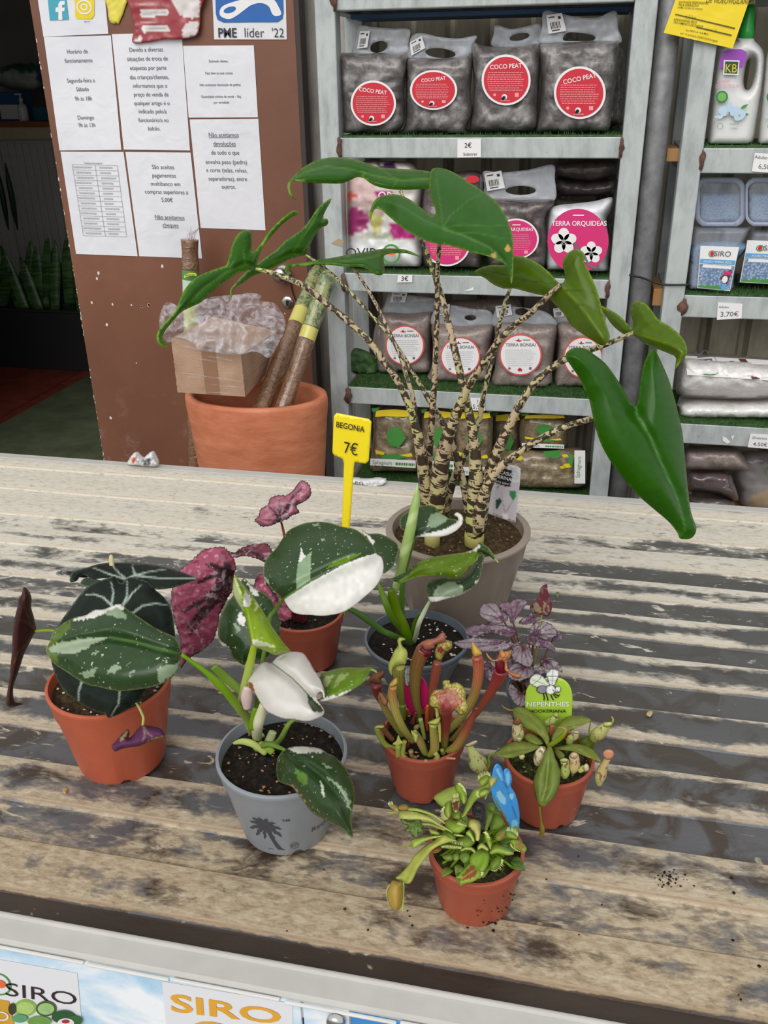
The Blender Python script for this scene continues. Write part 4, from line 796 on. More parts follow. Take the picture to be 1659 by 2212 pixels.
# clear tubs of blue granules
m = NT('blue_granules'); v = m.coord(); vo = m.voro(v, 260); n = m.noise(v, 20, 4); m.set(m.mix(.5, m.ramp(vo, [(.1, lin((150, 178, 206))), (.6, lin((74, 104, 138)))]), m.ramp(n, [(.3, lin((96, 128, 160))), (.7, lin((136, 164, 190)))])), .5, 0, .4); m.bump(vo, .5, .003); GRAN = m.m
TUB = film('clear_tub_plastic', (196, 202, 214), .30, .12, 6); TUBL = film('clear_tub_lid', (176, 184, 204), .55, .12, 6)
def rrect(x0, y0, x1, y1, r, n=5):
    o = []
    for cx, cy, a0 in ((x1-r, y0+r, -90), (x1-r, y1-r, 0), (x0+r, y1-r, 90), (x0+r, y0+r, 180)):
        for k in range(n): a = math.radians(a0+90*k/(n-1)); o.append((cx+r*math.cos(a), cy+r*math.sin(a)))
    return o
def tub(label, outl, gran, lab=None, ring=None, Y=2.43, floor=None):
    o = np.asarray(outl); t = thing('granule_tub', label, 'tub', onY(o[:, 0].mean(), o[:, 1].max(), Y+.05), 'clear tubs of blue granules')
    puff('tub_shell', outl, Y, .13, 9, TUB, t, sp=8, floor=floor)
    puff('granules', gran, Y+.012, .10, 10, GRAN, t, sp=8, crinkle=.004, cs=.1, floor=floor and floor+.003)
    if ring is not None: sheet('lid_rim', ring[0], Y-.004, TUBL, t, sp=6, thick=.008, holes=[ring[1]])
    if lab is not None:
        s = Surf(lab, Y-.004, 0); s.px = lab; lb = Print(s, 0).rect(0, 0, 1, 1).build('label', WHITE, t)
        m_ = NT('printed_granules') if 'printed_granules' not in MATS else None
        if m_: vv = m_.pos(); m_.set(m_.ramp(m_.voro(vv, 170), [(.1, lin((172, 190, 212))), (.6, lin((100, 122, 156)))]), .4); MATS['printed_granules'] = m_.m
        Print(s, .0012).rect(.02, .42, .98, .97).build('label_picture', MATS['printed_granules'], lb); Print(s, .0014).rect(.02, .30, .98, .40).build('label_band', SKY, lb)
        Print(s, .002).text('SIRO', .6, .22, .12, 'C', .006, 1.1).build('lettering', GREYINK, lb); Print(s, .002).ell(.32, .17, .05, .05).build('logo_dot', RED, lb); Print(s, .0018).ring(.32, .17, .09, .075, .02).build('logo_ring', GREENP, lb)
        Print(s, .002).text('ADUBO MINERAL AZUL', .5, .375, .045, 'C', .004).rect(.1, .43, .9, .50).ell(.78, .74, .085, .085).build('white_print', WHITE, lb)
        Print(s, .0022).poly([(.62, .72), (.9, .5), (.95, .56), (.86, .85)]).build('brown_print', BROWNP, lb); Print(s, .0026).ell(.78, .74, .08, .08).build('round_badge', WHITE, lb); Print(s, .0026).ell(.78, .92, .075, .075).build('round_badge', SKY, lb); Print(s, .0026).rect(.72, .55, .92, .63).build('badge', PINK, lb); Print(s, .0016).poly([(.02, .97), (.1, .9), (.22, .95), (.32, .84), (.4, .93), (.6, .88), (.75, .96), (.75, .98), (.02, .98)]).build('grass_print', GREENP, lb)
    return t
tub('clear granule tub on top of the stack beside the shelf post, lid facing out', ZM(rrect(600, 1515, 1025, 1932, 90)), ZM(rrect(612, 1640, 1010, 1920, 60)), ring=(ZM(rrect(600, 1515, 1025, 1932, 90)), ZM(rrect(640, 1560, 985, 1895, 70))), Y=2.466)
tub('clear granule tub on top of the stack, next to the one by the post', ZM(rrect(1030, 1515, 1460, 1930, 90)), ZM(rrect(1040, 1640, 1446, 1922, 60)), ring=(ZM(rrect(1030, 1515, 1460, 1930, 90)), ZM(rrect(1050, 1560, 1415, 1895, 70))), Y=2.455)
q1 = ZM([(580, 1945), (600, 1932), (1045, 1940), (1062, 1960)])+ZN([(945, 60), (905, 365), (880, 380), (560, 352), (520, 330), (530, 150)])
tub('clear granule tub with a label, under the lid beside the shelf post', q1, ZM([(590, 2080), (1030, 2080)])+ZN([(930, 120), (896, 360), (870, 372), (565, 345), (532, 325), (540, 150)]), ZM([(645, 2098), (975, 2108)])+ZN([(880, 345), (606, 318)]), Y=2.42, floor=.994)
q2 = ZM([(1080, 1972), (1110, 1958), (1200, 1958), (1350, 1960), (1480, 1962), (1500, 1976)])+ZN([(1420, 300), (1390, 310), (960, 300), (938, 285), (1000, 100)])
tub('clear granule tub with a label, next to the labelled one by the post', q2, ZM([(1078, 2080), (1490, 2080)])+ZN([(1400, 295), (1380, 302), (965, 292), (945, 280), (1000, 120)]), ZM([(1045, 2050), (1420, 2062)])+ZN([(1330, 292), (962, 270)]), Y=2.46, floor=.994)
m = NT('perlite_in_clear_plastic'); v = m.coord(); n = m.noise(v, 160, 3, .7); n1 = m.noise(v, 12, 5); m.set(m.mix(.5, m.ramp(n, [(.3, lin((200, 195, 191))), (.7, lin((234, 231, 228)))]), m.ramp(n1, [(.35, lin((208, 203, 199))), (.7, lin((236, 233, 230)))])), .3, 0, .5, coat=.7); m.bump(m.noise(v, 20, 4, .6, 1.5), .7, .008); PERL = m.m
GP = 'perlite bags lying on the third shelf'
t = sbag('white perlite bag lying on top, logo upside down along its edge', ZN([(428, 1190), (432, 1080), (450, 980), (495, 890), (640, 892), (800, 902), (1000, 916), (1250, 935), (1450, 940), (1450, 1230), (1250, 1245), (1000, 1252), (700, 1246), (540, 1236), (470, 1220)]), 2.425, .24, PERL, GP, 40, name='perlite_bag', rest=False)
s = Surf(ZN([(500, 895), (1250, 935), (1250, 1110), (520, 1060)]), [2.50, 2.50, 2.418, 2.418], 0); s.px = ZN([(500, 895), (1250, 935), (1250, 1110), (520, 1060)])
Print(s, .004).rect(.0, .0, 1, .98).build('label', WHITE, t); Print(s, .0062).text('SIRO', .16, .36, .42, 'C', 0, 1.0, rot=-1.35).build('lettering', GREYINK, t)
Print(s, .0062).ring(.24, .78, .12, .18, .02).build('logo_ring', GREENP, t); Print(s, .0066).ell(.23, .77, .06, .06).build('logo_dot', ORANGE, t); zpoly(s, t, [(950, 928), (1010, 932), (1130, 1095), (1065, 1098), (1010, 1000)], BROWNP, 'brown_stripe', .0064, ZN); Print(s, .0062).line([(.33, .02), (.46, .92)], .001).greek(.5, .55, .3, .12).greek(.52, .58, .7, .1).build('small_print', GREYINK, t)
sbag('white perlite bag lying underneath the other', ZN([(430, 1440), (432, 1340), (450, 1280), (600, 1255), (900, 1265), (1200, 1260), (1450, 1255), (1450, 1445), (1200, 1455), (900, 1458), (600, 1457)]), 2.42, .25, PERL, GP, 34, name='perlite_bag')
GD = 'dark substrate bags on the lowest shelf'
FO = attrmat('dark_foil_bag', .22, .6, 0, 30, .1, .6, 30)
for nm, oo, Y in (('dark substrate bag on top of the pile under the perlite', [(505, 1835), (508, 1690), (620, 1672), (800, 1668), (960, 1690), (1040, 1815), (1020, 1852), (850, 1850), (680, 1852)], 2.43), ('dark substrate bag in the middle of the pile under the perlite', [(530, 2010), (530, 1870), (650, 1858), (860, 1868), (915, 1960), (950, 2070), (930, 2110), (760, 2050), (620, 2030)], 2.43), ('dark substrate bag at the bottom of the pile under the perlite', [(545, 2190), (545, 2100), (570, 2070), (700, 2068), (860, 2082), (925, 2130), (945, 2190), (750, 2200)], 2.43)):
    sbag(nm, ZN(oo), Y, .14, BONS if 'top' in nm else FO, GD, 18, .016, color=(92, 80, 78), rest='bottom' in nm)
t = sbag('hazy clear bag with a green logo next to the dark pile under the perlite', ZN([(905, 1880), (960, 1720), (1060, 1690), (1250, 1690), (1450, 1700), (1450, 2200), (1100, 2200), (970, 2150), (950, 2020)]), 2.585, .10, ATT, None, 34, .012, color=(150, 146, 144), paint=[((176, 158, 128), ZN([(1020, 2070), (1200, 2000), (1450, 1990), (1450, 2130), (1060, 2150)]))])
s = Surf(ZN([(1100, 1700), (1300, 1700), (1300, 1950), (1100, 1950)]), 2.565); Print(s).text('SIR', .5, .35, .25, 'C', .0).build('lettering', GREYINK, t); Print(s).ring(.6, .65, .22, .2, .03).build('logo_ring', GREENP, t)
# drain pipe, wood block and wire between the units
m = NT('mottled_galvanised'); v = m.pos(); n = m.noise(v, 26, 5, .65); m.set(m.ramp(n, [(.3, lin((104, 104, 106))), (.6, lin((136, 136, 137))), (.8, lin((166, 166, 166)))]), .55, .3); GALV = m.m
P = onY(1412, 320, 2.44); t = lathe('drain_pipe', [(.0275, 0), (.0275, 2.6)], (P[0]+.004, 2.445, 0), GALV, None, 24, loc=(P[0]+.004, 2.445, 0)); tag(t, 'mottled grey drainpipe standing between the two shelf units', 'pipe')
P = onY(*ZM([(410, 1310)])[0], 2.50); tag(box('wood_block', (P[0]-.018, 2.46, P[2]-.016), (.214, 2.62, P[2]+.014), flat('raw_wood', (178, 132, 84), .7), None, .002, loc=(P[0], 2.5, P[2]-.016)), 'raw wood block end poking out between pipe and shelf, upper one', 'wood block')
P = onY(*ZN([(265, 370)])[0], 2.50); tag(box('wood_block', (P[0]-.012, 2.46, P[2]-.022), (.214, 2.62, P[2]+.022), flat('raw_wood', (178, 132, 84), .7), None, .002, loc=(P[0], 2.5, P[2]-.02)), 'raw wood block end beside the pipe, below the black wire', 'wood block')
w = tube('wire', [onY(*p, y) for p, y in zip(ZN([(10, 203), (40, 210), (150, 235), (230, 265), (330, 290), (515, 291), (530, 280)]), (2.47, 2.40, 2.40, 2.40, 2.395, 2.392, 2.394))], .0025, flat('black_plastic', (26, 25, 26)), None, 6, 30, loc=onY(*ZN([(330, 290)])[0], 2.395)); tag(w, 'thin black wire tied round the shelf post and pipe', 'wire')
# ================================================================ big planter with box, film and coir poles
m = NT('terracotta_plastic_planter'); v = m.pos(); n = m.noise(m.mapv(v, (1, 1, 2.5)), 14, 5, .6); m.set(m.ramp(n, [(.3, lin((184, 106, 72))), (.7, lin((208, 132, 96)))]), .5, 0, .4); m.bump(m.noise(m.mapv(v, (1, 1, 2.6)), 26, 2, .5, .8), .3, .004); TERB = m.m
a = onY(403, 848, 2.22); b_ = onY(707, 848, 2.22); PC = np.array([(a[0]+b_[0])/2, 2.22, 0]); PR = (b_[0]-a[0])/2*.985; PZ = (a[2]+b_[2])/2
t = thing('planter', 'tall terracotta coloured planter standing in front of the brown door', 'planter', PC)
pw = lathe('planter_wall', [(PR*.70, 0), (PR*.79, PZ*.3), (PR*.89, PZ*.6), (PR*.975, PZ*.90), (PR, PZ*.955), (PR*1.0, PZ*.985), (PR*.985, PZ), (PR*.90, PZ), (PR*.87, PZ*.985), (PR*.85, PZ*.9), (PR*.80, PZ*.6), (.01, PZ*.55)], PC, TERB, t, 64, cap=False)
for vtx in pw.data.vertices: vtx.co.y *= .68
CARD = NT('cardboard'); v = CARD.pos(); n = CARD.noise(v, 20, 4); CARD.set(CARD.ramp(n, [(.3, lin((164, 130, 104))), (.7, lin((188, 154, 128)))]), .55, coat=.25); CARD = CARD.m
CARDE = NT('cardboard_edges'); v = CARDE.pos(); sz_ = CARDE.sep(v)[2]; w = CARDE.math('SINE', CARDE.math('MULTIPLY', sz_, 1400.)); CARDE.set(CARDE.mix(CARDE.ramp(w, [(.3, 0), (.7, 1)]), lin((126, 92, 66)), lin((166, 130, 100))), .6); CARDE = CARDE.m
c8 = {}
f = lambda x, y, Y: onY(*ZO([(x, y)])[0], Y)
FTL, FTR, FBR, FBL = f(240, 868, 2.07), f(762, 985, 2.10), f(795, 1303, 2.10), f(290, 1270, 2.07)
BTR, BBR = f(1030, 812, 2.34), f(945, 1140, 2.30); BTL, BBL = FTL+(BTR-FTR), FBL+(BBR-FBR)
t = thing('cardboard_stack', 'stack of flat cardboard wrapped in clear film, resting on the planter rim', 'cardboard', (FBL+BBR)/2)
NS = 22
for i in range(NS):
    k0, k1 = i/NS, (i+.97)/NS; L = lambda A, B, k: A*(1-k)+B*k
    jx = rnd.uniform(-.0006, .0006); V = [L(FBL, FTL, k0), L(FBR, FTR, k0), L(BBR, BTR, k0), L(BBL, BTL, k0), L(FBL, FTL, k1), L(FBR, FTR, k1), L(BBR, BTR, k1), L(BBL, BTL, k1)]
    mk('cardboard_sheet', np.array(V)+np.array([jx, jx, 0]), [(3, 2, 1, 0), (4, 5, 6, 7), (0, 1, 5, 4), (1, 2, 6, 5), (2, 3, 7, 6), (3, 0, 4, 7)], CARD, t)
# darker printed band down the front of the stack
s = Surf3([FTL*.58+FTR*.42, FTL*.37+FTR*.63, FBL*.37+FBR*.63, FBL*.58+FBR*.42], .003); Print(s).rect(0, 0, 1, 1).build('label', flat('cardboard_dark_band', (146, 108, 84), .6), t)
FILM = film('crumpled_clear_film', (226, 224, 230), .16, .08, 30)
fo = ZO([(155, 790), (155, 700), (190, 612), (240, 600), (330, 640), (430, 602), (530, 562), (620, 548), (740, 540), (830, 528), (912, 545), (905, 585), (1000, 600), (1052, 650), (1090, 720), (1090, 800), (1045, 900), (975, 1010), (900, 975), (840, 965), (770, 985), (640, 985), (540, 965), (460, 962), (400, 900), (300, 862), (225, 900), (185, 868)])
fl_ = sheet('plastic_film', fo, 2.13, FILM, None, sp=6, thick=.0005, crinkle=.05, cs=.055, ky=.0009, kx=.0003, color=(220, 220, 224), bulge=.03, R=60, loc=onY(*ZO([(640, 985)])[0], 2.1)); tag(fl_, 'crumpled clear plastic film heaped over the cardboard stack', 'plastic film')
# shrink wrap stretched across the front of the stack
wr = MB(); 
for i in range(16):
    k = rnd.uniform(.03, .97); h = rnd.uniform(.002, .006); u0 = rnd.uniform(0, .75); u1 = min(1, u0+rnd.uniform(.12, .5)); A = FTL*(1-k)+FBL*k; B = FTR*(1-k)+FBR*k; n_ = np.array([-.12, -.99, 0])*.004
    P0, P1 = A*(1-u0)+B*u0+n_, A*(1-u1)+B*u1+n_; wr.add([P0, P1, P1+np.array([0, 0, h*.3]), (P0+P1)/2+np.array([0, 0, h]), P0+np.array([0, 0, h*.4])], [(0, 1, 2, 3, 4)])
tag(wr.build('wrap_wrinkles', film('shrink_wrap', (232, 230, 234), .1, .06, 30), t), kind='stuff')
m = NT('coir_in_shrink_wrap'); v = m.coord(); n = m.noise(v, 90, 5, .7, .5); m.set(m.ramp(n, [(.3, lin((88, 58, 38))), (.55, lin((128, 92, 64))), (.8, lin((160, 126, 94)))]), .3, 0, .6, coat=.8); m.bump(m.noise(m.mapv(v, (1, 1, 1.6)), 34, 3, .6, 1), .9, .008); COIR = m.m
m = NT('printed_pole_sleeve'); v = m.coord(); n = m.noise(v, 60, 5, .7, 1); m.set(m.ramp(n, [(.3, lin((44, 52, 44))), (.45, lin((84, 104, 66))), (.55, lin((150, 154, 96))), (.68, lin((120, 90, 84))), (.8, lin((196, 196, 176)))]), .3, coat=.5); SLEEVE = m.m
YSL = flat('yellow_pole_sleeve', (196, 188, 96), .35, .2, 40, coat=.5)
GC = 'coir poles in printed sleeves'
def pole(label, a, b, r, Ya, Yb, cuts, group):
    A, B = onY(*a, Ya), onY(*b, Yb); t = thing('coir_pole', label, 'coir pole', A, group); prev = 0
    for k, mt, nm in cuts:
        n = 8; K = np.linspace(prev, k, n); P = [A*(1-q)+B*q for q in K]; rr_ = [r*(1+(.05*math.sin(q*90+1) if nm == 'coir' else .03)) for q in K]
        if k == 1: rr_[-1] *= .75
        tube(nm, P, rr_, mt, t, 18, 26); prev = k-.002
    return t
pole('coir pole leaning in the planter, nearer the cardboard stack', ZO([(868, 1500)])[0], ZO([(1345, 350)])[0], .0235, 2.14, 2.55, [(.62, COIR, 'coir'), (.72, YSL, 'sleeve'), (1, SLEEVE, 'sleeve')], GC)
pole('coir pole leaning in the planter, nearer the shelf post', ZO([(1035, 1510)])[0], ZO([(1420, 380)])[0], .0225, 2.15, 2.366, [(.56, COIR, 'coir'), (.64, YSL, 'sleeve'), (1, SLEEVE, 'sleeve')], GC)
gsl = flat('green_pole_sleeve', (78, 142, 88), .4, coat=.4)
Pt = onY(*ZO([(378, 130)])[0], 2.58); Pl = np.array([onY(*ZO([(395, 1700)])[0], 2.52)[0]-.022, 2.52, 0.0])
t = thing('coir_pole', 'tall coir pole with a green sleeve standing upright against the door', 'coir pole', Pl)
def seg_(k0, k1, mat, nm, rs): 
    K = np.linspace(k0, k1, 8); return tube(nm, [Pl*(1-k)+Pt*k for k in K], [.0255*(1+rs*math.sin(k*70)) for k in K], mat, t, 18, 20)
kz = lambda y: float(onY(*ZO([(380, y)])[0], 2.565)[2]/Pt[2])
seg_(0, kz(850), COIR, 'coir', .05); seg_(kz(850)-.002, kz(560), flat('yellow_green_sleeve', (172, 176, 96), .4), 'sleeve', .02); seg_(kz(560)-.002, kz(430), flat('pale_sleeve', (190, 206, 190), .4), 'sleeve', .02); seg_(kz(430)-.002, kz(352), gsl, 'sleeve', .02); seg_(kz(352)-.002, 1, COIR, 'coir', .05)
s = Surf(ZO([(318, 360), (436, 356), (436, 430), (320, 440)]), 2.535); Print(s, .0).poly([(.12, .75), (.2, .42), (.5, .25), (.85, .3), (.95, .4), (.95, .62), (.6, .55), (.3, .65)]).build('sleeve_banner', YEL, t); Print(s, .002).text('BIOSTAR', .56, .56, .2, 'C', .01, .85).build('lettering', GREENP, t)
wsp = MB()
for i in range(10):
    a0 = Pt+np.array([rnd.uniform(-.015, .02), 0, -.005]); V_, F_, _ = tube_v([a0, a0+np.array([rnd.uniform(-.01, .01), 0, .02]), a0+np.array([rnd.uniform(-.012, .03), 0, rnd.uniform(.03, .06)])], [.0005, .0004, .0002], 4); wsp.add(V_, F_)
tag(wsp.build('loose_fibres', COIR, t), kind='stuff')
# crumpled bags at the back edge of the table
cr = puff('crumpled_bag', [(275, 1004), (281, 988), (292, 977), (300, 985), (308, 990), (318, 982), (327, 976), (334, 985), (341, 1006), (320, 1010), (300, 1008)], 1.505, .035, 10, ATT, None, sp=3, color=(212, 212, 212), crinkle=.02, cs=.25, loc=onY(308, 1006, 1.52), floor=.8055, paint=[((214, 92, 52), oval(288, 993, 4, 6)), ((120, 120, 122), [(308, 992), (322, 990), (326, 1004), (310, 1006)])], jit=1); tag(cr, 'small crumpled white bag with an orange dot, behind the table by the brown door', 'bag')
cr = puff('crumpled_bag', [(757, 1046), (760, 1034), (790, 1036), (815, 1034), (834, 1038), (828, 1050), (800, 1056)], 1.508, .03, 6, ATT, None, sp=3, color=(214, 214, 216), crinkle=.01, cs=.3, loc=onY(795, 1050, 1.52), floor=.8055); tag(cr, 'crumpled white bag with black letters behind the table by the shelf', 'bag')
s = Surf([(757, 1036), (800, 1040), (800, 1052), (757, 1048)], 1.5); Print(s).text('RO', .45, .75, .6, 'C', .0, 1.2).build('lettering', INK, cr)
# ================================================================ inside the shop
PLB = flat('dark_planter_box', (34, 33, 36), .5)
A, B = onZ(-60, 792, 0), onZ(196, 800, 0); yb = (A[1]+B[1])/2; xr = B[0]+.25
t = thing('planter_box', 'long black planter box inside the dark shop doorway', 'planter', (-3.1, yb+.15, 0))
b = MB(); x0, x1, y0, y1, h, k = -4.6, xr, yb, yb+.34, .335, .015
b.box((x0, y0, 0), (x1, y0+k, h)); 
box('planter_wall', (x0, y0, 0), (x1, y0+k, h), PLB, t, .004); box('planter_wall', (x0, y1-k, 0), (x1, y1, h), PLB, t, .004); box('planter_wall', (x0, y0+k, 0), (x0+k, y1-k, h), PLB, t, .003); box('planter_wall', (x1-k, y0+k, 0), (x1, y1-k, h), PLB, t, .003); box('soil', (x0+k, y0+k, .02), (x1-k, y1-k, h-.03), flat('dark_soil', (40, 32, 26), .9), t, 0); box('rim', (x0-.006, y0-.006, h-.004), (x1+.006, y0+.018, h+.008), PLB, t, .003)
m = NT('snake_plant_leaf'); v = m.coord(); w = m.noise(m.mapv(v, (3, 3, 30)), 2, 3, .6, .5); m.set(m.ramp(w, [(.4, lin((34, 62, 30))), (.6, lin((70, 104, 54)))]), .4); SNAKE = m.m
sp = thing('snake_plant', 'clump of tall dark green snake plants in the black planter box', 'plant', (-3.1, yb+.17, h-.03))
ti = [(0, 530, 60, 690), (8, 545, 20, 690), (64, 520, 75, 690), (75, 532, 100, 690), (101, 506, 104, 600), (85, 570, 140, 690), (128, 565, 132, 690), (145, 500, 155, 690), (150, 545, 165, 690), (118, 520, 122, 640), (30, 600, 50, 690), (165, 560, 180, 690), (55, 560, 62, 690), (42, 555, 90, 690), (20, 580, 8, 690), (180, 540, 186, 690)]
for (xt, yt, xb, yb_) in ti:
    Yb = yb+rnd.uniform(.08, .24); Bp = onY(xb, 690, Yb); Bp = np.array([Bp[0], Yb, h-.03]); Tp = onY(xt, yt, Yb+rnd.uniform(-.08, .08)); n = 10; V = []; wd_ = rnd.uniform(.028, .042); sd = np.array([math.cos(rnd.uniform(-.6, .6)), .3, 0])
    for i in range(n):
        q = i/(n-1); C_ = Bp*(1-q)+Tp*q; w = wd_*(.75+.5*q if q < .5 else 1.0)*(1-max(0, (q-.55)/.45)**2)+.001; V += [C_-sd*w, C_+np.array([0, .008, 0]), C_+sd*w]
    ob = mk('leaf', V, [(i*3+j, i*3+j+1, i*3+j+4, i*3+j+3) for i in range(n-1) for j in range(2)], SNAKE, sp, True); ob.modifiers.new('s', 'SOLIDIFY').thickness = .004
mt_ = box('door_mat', (-3.9, 2.9, 0), (-1.05, 4.25, .012), NT('x').m if False else flat('olive_mat', (66, 74, 48), .9, .25, 14, bump=.4), None, .002)
bpy.data.objects.remove(mt_)
T0, T1, T2 = onZ(0, 916, .01), onZ(196, 806, .01), onZ(20, 995, .01)
MATG = NT('olive_mat'); v = MATG.pos(); MATG.set(MATG.ramp(MATG.noise(v, 6, 5, .65), [(.3, lin((52, 58, 38))), (.7, lin((82, 92, 62)))]), .9); MATG.bump(MATG.noise(v, 200, 3), .5, .004); MATG = MATG.m
dirn = (T1-T0); V = [T0-dirn*.8, T1+dirn*.35, np.array([T1[0]+1.3, T1[1]-.3, .01]), np.array([T0[0]+2.2, 2.80, .01]), np.array([T0[0]-1.0, 2.80, .01])]
V = [np.array([max(-4.5, min(-1.64, p[0])), min(p[1], yb-.03), .01]) for p in V]
mo = mk('door_mat', V+[p-np.array([0, 0, .01]) for p in V], [(0, 1, 2, 3, 4)[::-1], (5, 6, 7, 8, 9)]+[(i, (i+1) % 5, 5+(i+1) % 5, 5+i) for i in range(5)], MATG, None, loc=(-2.3, 3.4, 0)); tag(mo, 'olive green mat on the red tiles in the shop doorway', 'mat')
# tambour cabinet with a wooden top and goods on it
CY = 5.35
ZT = float(onY(50, 262, CY)[2]); CW = flat('cabinet_white', (188, 186, 182), .5); CB = flat('cabinet_beige', (196, 184, 156), .5); WOOD = flat('cabinet_wood', (150, 92, 58), .45, .2, 8)
t = thing('cabinet', 'white tambour cabinet with dark green handles inside the shop', 'cabinet', (-3.3, CY+.2, 0))
xm = float(onY(20, 430, CY)[0])
box('cabinet_body', (-4.6, CY+.02, 0), (-2.0, CY+.42, ZT-.03), CB, t, .004); box('cabinet_rail', (-4.6, CY-.006, ZT-.10), (-2.0, CY+.02, ZT-.03), CB, t, .003)
box('worktop', (-4.65, CY-.03, ZT-.03), (-1.95, CY+.45, ZT), WOOD, t, .003)
for (xa, xb) in ((xm-.80, xm-.008), (xm+.008, xm+.80)):
    d = box('door', (xa, CY+.004, .05), (xb, CY+.022, ZT-.11), CW, t, .002)
    n = 16
    for i in range(n): x = xa+(xb-xa)*i/n; box('slat', (x+.003, CY-.004, .06), (x+(xb-xa)/n-.003, CY+.006, ZT-.12), CW, d, .002)
    xh = xb-.024 if xb < xm else xa+.024; P = onY(30, 425, CY)
    tube('handle', [(xh-.01, CY-.006, P[2]-.20), (xh, CY-.02, P[2]-.1), (xh+.004, CY-.024, P[2]), (xh, CY-.02, P[2]+.1), (xh-.01, CY-.006, P[2]+.20)], [.004, .014, .017, .014, .004], flat('dark_green_handle', (26, 70, 54), .4), d, 10, 24)
P = lambda x, y: onY(*ZP([(x, y)])[0], CY+.1)
bx = thing('cardboard_carton', 'small blue and white carton on the cabinet top', 'box', (P(65, 630)[0], CY+.12, ZT)); a, b_ = P(5, 628), P(130, 628); box('carton_body', (a[0], CY+.08, ZT), (b_[0], CY+.22, ZT+.16), flat('carton_blue', (52, 98, 148), .5), bx, .002); s = Surf3([(a[0]+.02, CY+.079, ZT+.11), (b_[0]-.02, CY+.079, ZT+.11), (b_[0]-.02, CY+.079, ZT+.01), (a[0]+.02, CY+.079, ZT+.01)]); Print(s).rect(0, .2, 1, 1).build('label', WHITE, bx)
a = P(155, 628); bt = thing('spray_bottle', 'white pump bottle on the cabinet top', 'bottle', (a[0], CY+.042, ZT)); lathe('bottle_body', [(.028, 0), (.03, .01), (.03, .07), (.022, .09), (.01, .095), (.01, .11)], (a[0], CY+.042, ZT), PLW, bt, 20); lathe('pump', [(.012, .108), (.012, .125), (.005, .128), (.005, .145)], (a[0], CY+.042, ZT), PLW, bt, 14); box('spout', (a[0]-.035, CY+.036, ZT+.143), (a[0]+.012, CY+.0426, ZT+.152), PLW, bt, .002)
a, b_ = P(168, 628), P(250, 628); tl = thing('cardboard_carton', 'low teal carton on the cabinet top', 'box', ((a[0]+b_[0])/2, CY+.14, ZT)); box('carton_body', (a[0]+.02, CY+.09, ZT), (b_[0]+.1, CY+.2, ZT+.075), flat('carton_teal', (42, 104, 124), .5), tl, .002)
gb = puff('plastic_bag', ZP([(0, 450), (-60, 430), (-60, 370), (0, 355), (80, 335), (170, 330), (200, 345), (215, 400), (210, 460), (150, 480), (60, 470)]), CY+.16, .18, 20, ATT, None, sp=6, color=(170, 176, 172), crinkle=.03, cs=.15, paint=[((44, 110, 84), ZP([(0, 360), (80, 330), (180, 328), (205, 350), (190, 380), (120, 385), (60, 365), (0, 380)])), ((60, 104, 160), ZP([(180, 335), (215, 335), (215, 440), (190, 420)]))], loc=(onY(40, 190, CY)[0], CY+.2, ZT)); tag(gb, 'crumpled clear and green plastic bag on top of the blue carton', 'bag')
# ================================================================ posters on the front of the table
PY = .474
m = NT('poster_sky'); v = m.pos(); n = m.noise(m.mapv(v, (1, 1, 1.4)), 9, 5, .6, .4); z_ = m.sep(v)[2]
c = m.ramp(n, [(.40, lin((150, 196, 228))), (.52, lin((196, 220, 238))), (.62, lin((238, 240, 244)))]); mr = m.node('ShaderNodeMapRange'); m.put(mr.inputs[0], m.math('ADD', z_, m.math('MULTIPLY', n, .02))); mr.inputs[1].default_value = .715; mr.inputs[2].default_value = .71; c = m.mix(mr.outputs[0], c, lin((150, 186, 80))); m.set(c, .3, coat=.4); PSKY = m.m
ZPt = float(onY(0, 2046, PY)[2]); 
def board(label, xa, xb, mat):
    t = thing('poster_board', label, 'poster', ((xa+xb)/2, PY, .12)); box('panel', (xa, PY, .12), (xb, PY+.004, ZPt), mat, t, .0008); return t
x3 = float(onY(655, 2190, PY)[0]); x4 = float(onY(757, 2205, PY)[0])
t1 = board('poster of garden soil bags against a blue sky, on the table front', -1.2, x3-.002, PSKY)
PWH = flat('poster_white', (222, 222, 226), .3, .03, coat=.3)
s = Surf(ZS([(-120, 1100), (395, 1190), (430, 1560), (-120, 1500)]), PY-.0005, 0); s.px = ZS([(-120, 1100), (395, 1190), (430, 1560), (-120, 1500)])
lb = Print(s, 0).rect(0, 0, 1, 1).build('label', PWH, t1); q = lambda x, y: bil_inv(s.px, ZS([(x, y)])[0])
p = Print(s, .0006); p.text('SIRO', *q(215, 1322), .17, 'C', -.004, 1.15, rot=-.0); p.build('lettering', flat('poster_ink', (50, 34, 40), .5), lb)
Print(s, .0006).ring(*q(0, 1240), .12, .14, .02).build('logo_ring', GREENP, lb); Print(s, .0008).ell(*q(8, 1238), .05, .05).build('logo_dot', ORANGE, lb)
zpoly(s, lb, [(-100, 1300), (50, 1325), (80, 1450), (70, 1560), (-100, 1560)], flat('ochre_print', (196, 150, 46), .5), 'ochre_flag', .0006, ZS); p = Print(s, .0012); p.text('ATO', *q(40, 1450), .12, 'C', .0, 1, rot=1.4); p.build('lettering', PWH, lb)
